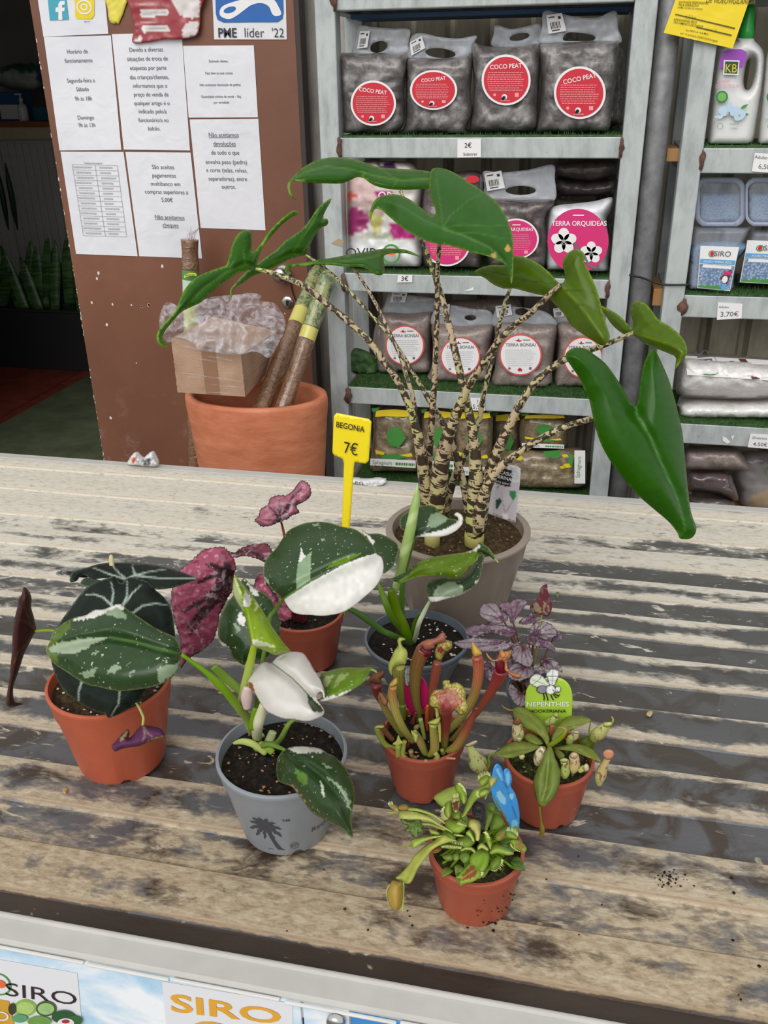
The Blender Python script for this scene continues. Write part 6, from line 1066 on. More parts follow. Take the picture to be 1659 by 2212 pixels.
stem(t, ZC([(1040, 290, 18), (1030, 480, 22), (980, 760, 26), (920, 1120, 30)]), [.775, .755, .745], (120, 140, 76)); stem(t, ZC([(905, 76, 20), (905, 90, 36), (910, 140, 42), (920, 260, 44), (930, 600, 40), (930, 1120, 40)]), [.80, .79, .76], [(214, 202, 170), (176, 170, 110)], STEM, 'flower_spike')
for x in (480, 800): stem(t, ZC([(x+120, 640, 14), (x+100, 900, 18), (870, 1130, 24)]), [.76, .75], (110, 130, 70))
card('black oval plant tag with a white border in the black velvet alocasia pot', ZC([(455, 222), (480, 202), (560, 186), (640, 179), (720, 178), (720, 246), (640, 248), (560, 246), (490, 238)]), .79, (36, 36, 38), veins=[((210, 210, 208), ZC([(720, 180), (640, 181), (560, 188), (482, 204), (458, 222), (492, 237), (560, 245)]), 1.6, 1.6, 0), ((210, 210, 208), ZC([(690, 190), (600, 192), (520, 206), (500, 222), (540, 234)]), 1.0, 1.0, 0)], ky=.002)
# ---------------------------------------------------------------- 3. painted-leaf begonia
GC_ = (-.316, .952); t = plant('potted_begonia', 'painted-leaf begonia with crimson and dark leaves in a terracotta pot', GC_); pot(t, GC_, .0512, .040, .074, TERR2, SOIL, .24, .012, 20)
PKc, DKc = (160, 58, 90), (52, 26, 32)
def bg(o, Y, att, dk, **k): return sheet('leaf', o, Y+.04, BEG, t, color=k.pop('color', PKc), edge=((70, 24, 36), 2.6), veins=[(DKc, v, k.get('w0', 24), k.get('w1', 6), .75) for v in dk], sp=3.2, wav=.003, crinkle=.003, cs=.05, jit=3, **{q: w for q, w in k.items() if q not in ('w0', 'w1')})
def zig(o, amp):           # toothed margin
    q = crom(o, len(o)*4, True); c = q.mean(0); return [tuple(p+(p-c)/np.linalg.norm(p-c)*(amp*(1 if i % 2 else -1)*.5+rnd.uniform(-.6, .6))) for i, p in enumerate(q)]
A = (475, 745)
bg(zig(ZD([(90, 705), (130, 670), (170, 640), (210, 600), (260, 560), (330, 540), (400, 535), (440, 560), (470, 600), (490, 640), (498, 690), (484, 725), (478, 760), (480, 800), (470, 850), (440, 900), (410, 960), (380, 1020), (370, 1080), (355, 1150), (330, 1210), (290, 1250), (240, 1290), (200, 1310), (160, 1340), (130, 1370), (100, 1400), (95, 1300), (98, 1200), (75, 1130), (60, 1080), (40, 1000), (28, 960), (32, 900), (35, 840), (55, 770)]), 2.2), .86, A, [ZD([A]+v) for v in ([(420, 742), (340, 745), (230, 790)], [(400, 800), (300, 900), (180, 965), (120, 1000)], [(400, 850), (320, 950), (240, 1050), (170, 1160)], [(450, 850), (410, 930), (385, 1020)], [(445, 690), (415, 645)], [(400, 705), (330, 670), (285, 660)], [(330, 930), (250, 990), (150, 1120)])], ky=.0002, kx=.0002, bulge=.012, R=35)
bg(zig(ZD([(630, 345), (660, 310), (670, 265), (720, 235), (740, 190), (790, 165), (850, 165), (900, 135), (935, 90), (965, 60), (1000, 70), (1030, 105), (1035, 160), (1010, 195), (960, 225), (930, 242), (950, 280), (930, 300), (900, 310), (870, 335), (820, 352), (790, 365), (740, 385), (680, 390), (655, 370)]), 2.2), .93, 0, [ZD([(820, 352)]+v) for v in ([(780, 345), (690, 345)], [(780, 290), (735, 250)], [(805, 260), (810, 195)], [(850, 270), (900, 180), (965, 120)], [(840, 290), (870, 250), (950, 200)])], ky=.0004, bulge=.006, R=12, color=(158, 84, 104), w0=11, w1=2.5)
stem(t, ZD([(820, 354, 14), (832, 400, 17), (845, 470, 19), (880, 700, 22), (930, 1040, 26)]), [0.975, 0.965, 0.95], [(120, 66, 54), (110, 50, 52)])
bg(zig(ZD([(455, 572), (490, 575), (530, 545), (600, 520), (660, 515), (710, 510), (745, 540), (757, 575), (735, 610), (710, 645), (660, 625), (600, 605), (540, 600), (490, 610)]), 2.0), .93, 0, [ZD([(710, 640), (640, 580), (560, 560), (480, 580)])], ky=.0008, color=(108, 32, 52), w0=6)
bg(zig(ZD([(630, 790), (660, 740), (700, 720), (760, 800), (820, 900), (870, 960), (900, 1020), (860, 1065), (780, 1050), (720, 900), (645, 850)]), 2.), .88, 0, [ZD([(720, 760), (770, 880), (820, 960)])], ky=.0003, w0=14)
stem(t, ZD([(478, 748, 18), (600, 860, 20), (760, 980, 22), (930, 1080, 26)]), [0.915, 0.93, 0.945], (118, 44, 50)); stem(t, ZD([(735, 600, 16), (830, 760, 18), (940, 1040, 24)]), [0.975, 0.965, 0.95], (118, 44, 50))
for i in range(5): stem(t, ZD([(900+i*26, 1000+6*(i % 2), 12), (915+i*20, 1050, 16), (940+i*8, 1090, 20)]), [0.93, 0.935, 0.945], [(120, 44, 60), (150, 96, 96)])
mk_ = thing('price_marker', 'yellow plastic price marker reading BEGONIA 7 euros on a stake in the begonia pot', 'price marker', onY(744, 1330, .97))
YPL = flat('yellow_plastic', (238, 214, 30), .38, .04, coat=.2); q = zm(690, 880, 1)
hd = [(726, 893), (796, 906), (802, 912), (796, 996), (790, 1002), (766, 998), (764, 1010), (752, 1180), (744, 1330), (741, 1330), (737, 1180), (743, 1002), (740, 991), (722, 984), (718, 977), (721, 899)]
sheet('marker_plate', [(a, b) for a, b in hd], .97, YPL, mk_, sp=5, thick=.0022, smooth=False, color=(238, 214, 30))
s = Surf([(721, 893), (802, 907), (796, 1003), (718, 985)], .9685, 0); Print(s, .0006).text('BEGONiA', .46, .30, .13, 'C', .01, .8).text('7€', .5, .86, .27, 'C', .0, .75).build('handwriting', INK, mk_)
def soilY(h, drop=.012): return lambda x, y: float(onZ(x, y, TP+h-drop)[1])
# ---------------------------------------------------------------- 4. variegated philodendron, front
FC = (-.253, .664); t = plant('potted_philodendron', 'white-variegated philodendron in a grey pot printed with a palm tree', FC); FH = .094; pot(t, FC, .065, .0455, FH, GREYP, SOIL, .22, .012, 70)
g = soilY(FH); GD_, PALE, WH = (46, 66, 38), (142, 158, 132), (226, 224, 218)
def ph(o, Y, c=GD_, mat=MARB, **k): return sheet('leaf', o, Y, mat, t, color=c, sp=k.pop('sp', 3.4), edge=k.pop('edge', ((150, 166, 110), 1.6)), jit=k.pop('jit', 2.5), **k)
# broad leaf lying over the dark alocasia
ph(ZC([(372, 850), (400, 790), (430, 700), (470, 660), (540, 610), (620, 575), (700, 560), (760, 520), (830, 515), (880, 500), (930, 475), (985, 472), (1020, 500), (1100, 555), (1180, 610), (1260, 660), (1340, 700), (1420, 740), (1460, 800), (1473, 870), (1470, 930), (1450, 1000), (1400, 1070), (1340, 1110), (1280, 1135), (1200, 1155), (1100, 1168), (1000, 1180), (900, 1170), (800, 1145), (720, 1130), (640, 1090), (580, 1050), (520, 1010), (450, 965), (410, 910)]), .640, GD_, mid=ZC([(372, 850), (640, 780), (900, 745), (1100, 780), (1300, 840), (1475, 880)]), crease=.006, cw=12, ky=.00035, bulge=.012, R=45,
   paint=[((84, 108, 46), ZC([(372, 850), (470, 660), (600, 600), (540, 700), (450, 800), (480, 960), (410, 910)])), (WH, ZC([(590, 592), (700, 555), (760, 518), (830, 512), (930, 472), (985, 470), (1022, 500), (990, 522), (900, 525), (800, 568), (680, 602), (600, 608)])), (PALE, ZC([(850, 545), (900, 520), (960, 495), (1030, 565), (1025, 600), (940, 578)])), ((160, 172, 148), ZC([(385, 832), (500, 780), (600, 765), (750, 745), (890, 745), (780, 790), (700, 840), (600, 870), (500, 880), (420, 862)])), (PALE, ZC([(635, 1030), (700, 1020), (790, 990), (770, 1060), (700, 1078)])), (PALE, ZC([(870, 1010), (950, 955), (985, 985), (940, 1030), (880, 1042)])), (PALE, ZC([(1280, 1000), (1350, 970), (1430, 960), (1468, 930), (1440, 1020), (1330, 1100), (1290, 1122)])), (PALE, ZC([(1050, 1020), (1100, 1005), (1105, 1022), (1060, 1035)])), (PALE, ZC([(750, 870), (810, 840), (790, 870), (755, 885)]))], veins=[((70, 96, 48), ZC([(900, 745), (1100, 780), (1300, 840), (1475, 880)]), 6, 8, .1)])
ph(ZD([(830, 905), (790, 870), (740, 820), (700, 770), (692, 720), (700, 660), (730, 600), (780, 550), (820, 490), (860, 430), (920, 390), (1000, 362), (1090, 354), (1180, 365), (1260, 390), (1340, 405), (1400, 440), (1450, 490), (1490, 540), (1505, 583), (1540, 610), (1555, 660), (1550, 720), (1520, 790), (1470, 850), (1400, 910), (1340, 960), (1270, 1000), (1200, 1020), (1120, 1030), (1040, 1025), (960, 1020), (900, 1000), (860, 950), (845, 925)]), .715, GD_, sp=2.3, mid=ZD([(835, 910), (1000, 800), (1250, 680), (1500, 585)]), crease=.008, cw=14, ky=.0005, kx=-.0001, bulge=.014, R=50, jit=.8,
   paint=[(WH, ZD([(840, 915), (1000, 808), (1130, 735), (1260, 665), (1400, 610), (1505, 580), (1545, 605), (1562, 660), (1556, 720), (1526, 795), (1476, 856), (1406, 916), (1346, 966), (1276, 1006), (1204, 1026), (1120, 1036), (1040, 1031), (956, 1026), (894, 1006), (852, 950)])), ((140, 160, 130), ZD([(1000, 600), (1040, 570), (1030, 680), (1030, 770), (930, 845), (930, 720), (945, 640), (960, 600)])), (WH, ZD([(965, 540), (985, 590), (1000, 600), (960, 640), (942, 650)])), (PALE, ZD([(695, 745), (730, 770), (735, 800), (700, 780)])), (PALE, ZD([(1045, 370), (1100, 362), (1080, 385), (1050, 385)])), (PALE, ZD([(1105, 480), (1135, 475), (1130, 492), (1108, 494)])), ((104, 134, 50), ZD([(1130, 700), (1200, 640), (1330, 590), (1400, 580), (1280, 650)]))], veins=[((96, 124, 62), ZD([(835, 910), (1000, 800), (1100, 750)]), 4, 2, .1)])
stem(t, ZD([(838, 905, 20), (800, 960, 30), (770, 1000, 34), (740, 1040, 36)])+ZE([(470, 480, 36), (430, 680, 34), (400, 900, 38), (380, 1100, 44), (365, 1230, 48)]), [.715, .70, .69, .67, g(*ZE([(365, 1250)])[0])], [(86, 112, 54), (110, 132, 70)])
ph(ZE([(222, 75), (250, 100), (300, 160), (350, 220), (400, 290), (450, 370), (490, 440), (540, 510), (590, 580), (630, 625), (580, 640), (520, 655), (450, 625), (380, 600), (350, 580), (335, 520), (315, 440), (290, 350), (250, 290), (220, 230), (208, 170)]), .655, (134, 160, 56), kx=.0003, ky=.0003, bulge=.012, R=22, mid=ZE([(222, 75), (270, 190), (310, 330), (350, 580)]), crease=-.006, cw=8, paint=[((190, 200, 150), ZE([(222, 75), (206, 170), (218, 232), (250, 294), (290, 362), (275, 280), (268, 200), (245, 120)])), (WH, ZE([(300, 185), (335, 220), (350, 290), (305, 312), (278, 302)])), ((196, 206, 160), ZE([(380, 260), (405, 300), (380, 340), (365, 330)])), ((206, 212, 180), ZE([(355, 535), (450, 560), (525, 598), (430, 592), (366, 584)]))], edge=((176, 192, 110), 1.6))
stem(t, ZE([(365, 585, 46), (345, 680, 58), (315, 800, 60), (285, 930, 60), (275, 1000, 56), (310, 1110, 60), (355, 1230, 56)]), [.655, .655, .66, g(*ZE([(355, 1250)])[0])], [(150, 170, 70), (176, 190, 120), (120, 146, 66)], flat_=.7)
ph(ZE([(210, 225), (170, 270), (130, 340), (110, 420), (104, 490), (110, 550), (130, 590), (185, 610), (200, 660), (240, 695), (290, 728), (320, 700), (400, 690), (470, 660), (520, 600), (550, 520), (555, 440), (550, 370), (520, 310), (490, 250), (430, 200), (370, 170), (310, 110), (290, 95), (250, 150)]), .745, GD_, ky=.0003, bulge=.012, R=35, paint=[(WH, ZE([(245, 360), (270, 345), (300, 400), (300, 450), (260, 430), (242, 400)])), (WH, ZE([(102, 520), (140, 560), (185, 590), (180, 615), (140, 602), (110, 560)])), (WH, ZE([(288, 95), (340, 150), (400, 200), (410, 238), (360, 215), (310, 140)])), (PALE, ZE([(215, 420), (250, 440), (275, 480), (245, 490)]))])
ph(ZE([(490, 705), (540, 660), (600, 635), (660, 628), (720, 640), (760, 690), (800, 760), (840, 820), (865, 880), (877, 940), (868, 965), (857, 930), (835, 930), (815, 960), (830, 990), (860, 1030), (875, 1060), (865, 1090), (830, 1110), (780, 1130), (720, 1133), (650, 1120), (580, 1115), (510, 1090), (450, 1055), (410, 1000), (370, 930), (325, 880), (320, 840), (345, 780), (390, 730), (440, 705)]), .630, (220, 216, 210), LEAF, sp=2.6, ky=.0006, kx=-.0001, mid=ZE([(485, 705), (560, 760), (640, 820), (720, 900), (800, 1000), (870, 1070)]), crease=.010, cw=10, bulge=.016, R=40, var=.03, jit=1, paint=[((44, 62, 34), ZE([(742, 920), (790, 970), (840, 1020), (872, 1052), (840, 1072), (800, 1062), (760, 1012)])), ((150, 104, 70), ZE([(318, 845), (345, 850), (370, 900), (370, 945), (330, 905)])), ((176, 186, 166), ZE([(525, 690), (560, 670), (610, 655), (560, 690)])), ((120, 144, 100), ZE([(820, 955), (840, 925), (862, 930), (850, 945)]))], veins=[((84, 108, 62), ZE([(485, 705), (560, 760), (640, 820), (720, 900), (760, 945)]), 2.2, 3.4, .1)], edge=((214, 204, 196), 1.5))
ph(ZE([(845, 800), (900, 770), (970, 750), (1050, 742), (1130, 745), (1190, 740), (1240, 755), (1256, 782), (1210, 765), (1190, 810), (1150, 860), (1080, 905), (1000, 950), (930, 975), (870, 990), (825, 985), (860, 950), (870, 880)]), .66, (104, 132, 56), ky=.0008, bulge=.008, R=20, paint=[(WH, ZE([(825, 988), (880, 962), (960, 942), (1060, 900), (1086, 908), (1000, 954), (930, 980), (870, 995)])), ((176, 190, 136), ZE([(860, 830), (930, 790), (925, 830), (890, 890), (870, 900)])), ((160, 176, 116), ZE([(980, 800), (1060, 780), (1000, 840), (940, 890)]))])
stem(t, ZE([(835, 980, 20), (760, 1060, 26), (640, 1130, 34), (600, 1180, 38), (550, 1270, 42), (470, 1330, 40)]), [.66, .655, .65, g(*ZE([(470, 1340)])[0])], (118, 142, 78))
ph(ZE([(580, 1335), (560, 1360), (535, 1400), (525, 1460), (530, 1530), (545, 1570), (590, 1590), (640, 1610), (680, 1660), (720, 1710), (760, 1770), (820, 1820), (890, 1860), (960, 1895), (1010, 1920), (1050, 1960), (1080, 1978), (1075, 1900), (1068, 1830), (1080, 1760), (1095, 1680), (1085, 1600), (1055, 1520), (1010, 1450), (950, 1390), (890, 1360), (840, 1330), (780, 1318), (700, 1312), (640, 1318), (600, 1330)]), .595, GD_, ky=.0004, kx=-.00005, mid=ZE([(590, 1345), (700, 1420), (850, 1530), (1000, 1700), (1075, 1960)]), crease=.004, bulge=.016, R=40, paint=[(WH, ZE([(596, 1335), (640, 1316), (700, 1308), (780, 1314), (840, 1327), (892, 1364), (830, 1362), (740, 1366), (660, 1360)])), (PALE, ZE([(880, 1530), (950, 1570), (1010, 1620), (1062, 1710), (1068, 1790), (1040, 1740), (1020, 1680), (960, 1610)])), ((206, 212, 190), ZE([(845, 1550), (865, 1600), (876, 1690), (850, 1625)])), ((168, 138, 84), ZE([(570, 1575), (640, 1596), (700, 1665), (745, 1726), (700, 1695), (640, 1622)])), (WH, ZE([(770, 1378), (812, 1380), (790, 1398)])), ((90, 120, 60), ZE([(660, 1480), (760, 1520), (740, 1600), (680, 1560)])), (PALE, ZE([(855, 1440), (900, 1450), (945, 1480), (900, 1480)]))], edge=((150, 160, 110), 1.8))
stem(t, ZE([(585, 1340, 22), (540, 1320, 34), (480, 1300, 42), (430, 1310, 44)]), [.625, .64, .65], (112, 138, 76))
stem(t, ZC([(1476, 880, 30)])+ZE([(0, 765, 40), (80, 835, 58), (150, 905, 62), (210, 980, 62), (260, 1050, 58), (310, 1120, 54), (350, 1230, 50)]), [.632, .635, .64, .655, g(*ZE([(350, 1250)])[0])], [(104, 138, 56), (120, 150, 62), (176, 190, 120)], flat_=.7)
stem(t, ZE([(70, 735, 60), (150, 810, 66), (230, 880, 62), (290, 950, 40)]), [.66, .665, .66], (120, 144, 74), flat_=.5, name='leaf_sheath')
stem(t, ZE([(320, 890, 60), (310, 960, 90), (315, 1040, 60)]), [.65, .655], (222, 200, 196), flat_=.6, name='leaf_sheath')
stem(t, ZE([(430, 1010, 50), (415, 1080, 76), (395, 1150, 80), (385, 1220, 76), (390, 1290, 60)]), [.645, .65, g(*ZE([(390, 1300)])[0])], [(206, 206, 170), (216, 212, 190), (140, 160, 90)], name='leaf_sheath')
stem(t, ZE([(375, 1040, 40), (360, 1120, 52), (350, 1190, 50)]), [.648, .65], (110, 146, 50), name='leaf_sheath', flat_=.5)
for pts, c in (([(215, 1295, 20), (280, 1280, 50), (360, 1300, 56), (450, 1370, 40)], (176, 186, 120)), ([(500, 1210, 60), (480, 1260, 64), (450, 1310, 50)], (196, 204, 160)), ([(370, 1330, 60), (430, 1310, 66), (500, 1360, 50)], (150, 170, 92)), ([(330, 1260, 40), (390, 1250, 44), (430, 1230, 40)], (200, 196, 150))): stem(t, ZE(pts), [g(*ZE([pts[-1][:2]])[0])-.006]*2, c, flat_=.6, name='leaf_stub')
# print on the pot
class PotSurf:
    def __init__(s, c, r0, z0, r1, z1, az, w, zt, zb): s.c, s.r0, s.z0, s.r1, s.z1, s.az, s.w, s.zt, s.zb = c, r0, z0, r1, z1, az, w, zt, zb; s.h = zt-zb
    def __call__(s, u, v, off=.0006):
        u = np.asarray(u, float); v = np.asarray(v, float); z = s.zt+(s.zb-s.zt)*v; r = s.r0+(s.r1-s.r0)*(z-s.z0)/(s.z1-s.z0)+(off or .0006); a = s.az+(u-.5)*s.w/r
        return np.stack([s.c[0]+r*np.cos(a), s.c[1]+r*np.sin(a), TP+z], -1)
hc = FH*.78; rc = .0455+(.065-.0455)*.78*.92; azc = math.atan2(-FC[1], -FC[0])
def psurf(px, w, zt, zb): 
    # azimuth whose wall point projects to photo column px
    best = min(np.linspace(-1.2, 1.2, 241), key=lambda d: abs(829.5+F*((np.array([FC[0]+.052*math.cos(azc+d), FC[1]+.052*math.sin(azc+d), TP+.04])-CAM)@RT)/((np.array([FC[0]+.052*math.cos(azc+d), FC[1]+.052*math.sin(azc+d), TP+.04])-CAM)@FW)-px))
    return PotSurf(FC, .0455, .003, rc, hc-.002, azc+best, w, zt, zb)
PS = psurf(583, .050, .068, .008); p = Print(PS, .0006); DP = flat('dark_print', (62, 64, 70), .5)
p.poly([(.40, .34), (.46, .34), (.56, .66), (.66, .90), (.72, .97), (.60, .95), (.56, .88), (.48, .62)])
for (a, L, w) in ((-2.9, .34, .10), (-2.4, .33, .11), (-1.9, .30, .10), (-1.3, .30, .10), (-.7, .30, .10), (-.1, .33, .11), (.5, .36, .11), (1.1, .34, .10), (2.3, .36, .10), (2.8, .40, .10), (1.75, .30, .08)):
    d = np.array([math.cos(a), math.sin(a)]); n_ = np.array([-d[1], d[0]]); c0 = np.array([.42, .32]); k = [(0, 0), (.3, .55), (.5, .3), (.62, .6), (.78, .25), (.86, .4), (1, .15), (.92, -.1), (.8, -.5), (.66, -.25), (.5, -.6), (.3, -.45)]
    p.poly([tuple(c0+d*L*q[0]+n_*w*q[1]*.8+np.array([0, .10*q[0]**2])) for q in k])
p.text('TM', .86, .20, .055, 'C', .02, 1.2).ring(.93, .88, .085, .08, .012).text('PP', .93, .91, .06, 'C', .0)
p.rect(.40, .955, .74, .966); p.build('palm_print', DP, t)
PS = psurf(693, .04, .052, .012); p = Print(PS, .0006); p.text('Recyclable', .22, .62, .17, 'L', .0, 1.1, rot=.0); p.build('lettering', DP, t)
# ---------------------------------------------------------------- 5. variegated philodendron, back
QC = (-.166, .940); t = plant('potted_philodendron', 'young philodendron with a rolled new leaf in a slate grey pot', QC); QH = .058; pot(t, QC, .066, .043, QH, SLATE, SOIL, .2, .010, 60, crm=PERLC)
g = soilY(QH, .010); gb = ZF([(640, 1520)])[0]; yb0 = g(*gb)
SP = NT('rolled_leaf'); uvn = SP.coord('UV'); uu, vv_, _ = SP.sep(uvn); w = SP.math('SINE', SP.math('ADD', SP.math('MULTIPLY', uu, 6.2832), SP.math('MULTIPLY', vv_, 160.))); nn = SP.noise(SP.coord(), 70, 4); SP.set(SP.mix(SP.ramp(w, [(.3, 0), (.9, .6)]), SP.mix(nn, lin((128, 158, 74)), lin((156, 180, 104))), lin((186, 202, 140))), .35); SPM = SP.m
ptube('rolled_leaf', ZF([(706, 22, 8), (702, 90, 40), (694, 170, 70), (672, 280, 88), (640, 450, 100), (592, 650, 98), (545, 850, 90), (515, 950, 74), (495, 1040, 60)]), [.955, .95, yb0-.01, yb0-.01], SPM, t, 16)
def q5(o, Y, c=GD_, **k): return sheet('leaf', o, Y, MARB, t, color=c, sp=3.4, edge=k.pop('edge', ((150, 166, 110), 1.5)), jit=1.6, **k)
q5(ZF([(665, 500), (690, 527), (740, 522), (860, 523), (950, 518), (1030, 490), (1090, 450), (1130, 400), (1138, 350), (1120, 310), (1085, 290), (1057, 302), (1052, 320), (1085, 342), (1085, 370), (1060, 355), (1010, 350), (970, 325), (920, 295), (880, 245), (830, 225), (770, 225), (700, 240), (620, 280), (560, 320), (538, 380), (542, 430), (565, 455), (620, 470)]), .975, GD_, ky=.0007, bulge=.008, R=25, mid=ZF([(690, 522), (900, 420), (1080, 350)]), crease=.004, paint=[(PALE, ZF([(800, 385), (830, 312), (890, 290), (950, 320), (1010, 352), (930, 400), (860, 435), (810, 425)])), (WH, ZF([(690, 530), (740, 502), (870, 470), (980, 445), (1060, 400), (1088, 345), (1055, 322), (1055, 300), (1085, 287), (1122, 307), (1142, 350), (1134, 402), (1094, 454), (1034, 494), (952, 522), (860, 527)]))])
stem(t, ZF([(688, 520, 26), (660, 590, 36), (610, 760, 44), (575, 900, 46), (560, 1050, 50), (560, 1250, 60), (610, 1440, 70)]), [.975, .965, yb0+.01, yb0], [(96, 128, 60), (80, 108, 48)], flat_=.7)
q5(ZF([(440, 922), (500, 900), (580, 860), (640, 820), (700, 770), (770, 735), (860, 710), (960, 695), (1060, 680), (1150, 668), (1230, 640), (1290, 575), (1340, 600), (1390, 640), (1440, 710), (1472, 765), (1430, 742), (1380, 700), (1330, 680), (1288, 690), (1270, 740), (1200, 800), (1150, 860), (1090, 900), (1040, 910), (940, 895), (860, 890), (760, 895), (680, 910), (600, 940), (540, 965), (500, 946)]), .905, (92, 116, 44), ky=.0006, kx=-.0001, bulge=.010, R=22, mid=ZF([(520, 930), (760, 850), (1000, 760), (1280, 690)]), crease=.004, paint=[((52, 78, 38), ZF([(440, 922), (640, 818), (770, 732), (600, 900), (500, 950)])), ((48, 70, 36), ZF([(1240, 640), (1290, 575), (1340, 600), (1472, 765), (1330, 680), (1270, 668)])), (WH, ZF([(1150, 672), (1230, 635), (1285, 588), (1302, 622), (1250, 660)]))], edge=((170, 184, 120), 1.4))
q5(ZF([(785, 1000), (800, 960), (860, 915), (960, 905), (1040, 912), (1130, 890), (1210, 810), (1280, 700), (1335, 690), (1330, 760), (1310, 850), (1300, 900), (1270, 960), (1220, 1010), (1150, 1055), (1060, 1090), (960, 1115), (880, 1137), (822, 1132), (800, 1080)]), .925, GD_, ky=.0006, bulge=.010, R=28, mid=ZF([(825, 1130), (980, 930), (1300, 720)]), crease=.004, paint=[(PALE, ZF([(850, 1072), (900, 990), (980, 950), (1050, 950), (1142, 990), (1130, 1062), (1050, 1087), (950, 1097), (870, 1112)])), (WH, ZF([(802, 1090), (850, 1085), (1000, 1095), (1130, 1060), (1225, 1010), (1154, 1060), (1062, 1095), (962, 1120), (880, 1142), (822, 1138)])), (WH, ZF([(1230, 970), (1280, 910), (1302, 890), (1275, 962)])), (WH, ZF([(1080, 990), (1142, 985), (1120, 1005)]))])
stem(t, ZF([(822, 1128, 30), (770, 1230, 44), (720, 1340, 48), (690, 1460, 48), (665, 1525, 46)]), [.92, .91, yb0], [(176, 190, 150), (206, 210, 190), (170, 186, 140)], flat_=.7)
q5(ZF([(185, 455), (235, 490), (330, 490), (400, 510), (470, 550), (515, 590), (527, 650), (505, 740), (470, 810), (420, 850), (385, 868), (340, 800), (280, 690), (220, 580)]), .93, GD_, ky=.0007, bulge=.008, R=25, paint=[(WH, ZF([(180, 455), (240, 500), (302, 562), (285, 594), (235, 535)]))])
stem(t, ZF([(330, 950, 34), (380, 1070, 56), (420, 1180, 62), (470, 1290, 60), (560, 1410, 60), (630, 1500, 60)]), [.915, .905, yb0], [(110, 138, 64), (84, 116, 50)], flat_=.5)
stem(t, ZF([(30, 1190, 40), (130, 1235, 56), (250, 1315, 66), (370, 1405, 62), (480, 1455, 60), (580, 1500, 62), (650, 1540, 56)]), [.885, .885, .89, yb0-.01], [(62, 90, 48), (78, 106, 54)], flat_=.5)
stem(t, ZF([(455, 1020, 60), (480, 1120, 96), (505, 1230, 110), (555, 1340, 116), (610, 1440, 90), (645, 1530, 60)]), [yb0-.02, yb0-.015, yb0-.01], [(96, 122, 48), (112, 138, 56), (84, 116, 46)], flat_=.6, name='leaf_sheath')
stem(t, ZF([(730, 1240, 30), (700, 1310, 56), (670, 1400, 56), (655, 1500, 50)]), [.915, yb0], (92, 122, 54), flat_=.5, name='leaf_sheath')
# ---------------------------------------------------------------- 6. pitcher plant (sarracenia)
SC = (-.125, .748); t = plant('potted_pitcher_plant', 'trumpet pitcher plant with red and yellow pitchers in a terracotta pot', SC); SH = .068; pot(t, SC, .0448, .033, SH, TERR2, SOIL, .2, .006, 14)
g = soilY(SH, .006)
HOOD = leafmat('pitcher_hood', .35, .2, .0, vb=.2, sat=1., val=1.05)
m = NT('veined_hood'); a = m.attr('Col'); vo = m.voro(m.coord(), 230, 'DISTANCE_TO_EDGE'); m.set(m.mix(m.ramp(vo, [(.04, .7), (.11, 0)]), a, lin((134, 50, 44))), .35, 0, .4); m.translucent(a, .15); VHOOD = m.m
def pitcher(tube_, hood, cols, hcol, Yt, veined=False, hp=(), mouth=None, **k):
    yb_ = g(*ZG([tube_[0][:2]])[0]); yb_ = min(max(yb_, SC[1]-.04), SC[1]+.035)
    stem(t, ZG(tube_), [yb_, (yb_+Yt)/2, Yt], cols, PIT, 'pitcher', .9, 14)
    if mouth: ptube('pitcher_mouth', ZG(mouth), Yt-.003, STEM, t, 12, 10, .6, np.array(lin((96, 22, 36))))
    if hood is not None: sheet('hood', ZG(hood), Yt-k.get('hf', .004), VHOOD if veined else HOOD, t, color=hcol, paint=[(c, ZG(q)) for c, q in hp], sp=3, thick=.0008, bulge=.006, R=14, ky=k.get('hky', .0002), jit=1.5, edge=k.get('edge'))
gy, rd, org_ = (150, 158, 70), (136, 52, 44), (196, 124, 66)
pitcher([(400, 930, 50), (385, 780, 58), (370, 650, 76), (355, 550, 94), (352, 480, 112), (362, 430, 100)], [(260, 480), (255, 420), (280, 360), (310, 290), (345, 240), (340, 190), (365, 160), (416, 178), (382, 200), (390, 240), (430, 280), (441, 330), (430, 380), (415, 418), (340, 432), (300, 465), (290, 520)], [(110, 120, 50), (150, 152, 66), (176, 176, 84)], (178, 186, 92), .750)
pitcher([(545, 960, 50), (540, 870, 62), (515, 720, 82), (508, 600, 102), (522, 450, 130), (560, 330, 142), (595, 272, 138)], [(515, 262), (560, 210), (620, 180), (700, 165), (740, 130), (770, 110), (796, 135), (796, 200), (772, 212), (700, 232), (690, 262), (620, 282), (590, 270), (568, 242)], [(104, 112, 46), (134, 116, 56), (128, 78, 50)], (168, 104, 84), .765, mouth=[(570, 262, 40), (610, 300, 90), (660, 310, 50)])
pitcher([(655, 960, 50), (660, 860, 60), (668, 700, 80), (692, 560, 92), (712, 450, 98), (722, 395, 84)], [(705, 260), (740, 200), (790, 185), (840, 195), (862, 240), (842, 280), (790, 312), (772, 350), (746, 386), (700, 352), (693, 300)], [(120, 84, 48), (144, 76, 56), (138, 72, 58)], (170, 164, 76), .768, True, [((110, 36, 36), [(720, 262), (760, 240), (785, 290), (760, 318), (725, 290)])])
pitcher([(790, 1080, 56), (900, 965, 76), (990, 850, 88), (1060, 720, 94), (1092, 600, 98), (1106, 480, 104), (1102, 380, 108), (1092, 345, 92)], [(1040, 275), (1050, 205), (1085, 240), (1125, 280), (1141, 322), (1100, 347), (1060, 342)], [(140, 148, 68), (176, 166, 90), (190, 116, 78), (178, 82, 64)], (206, 164, 78), .735)
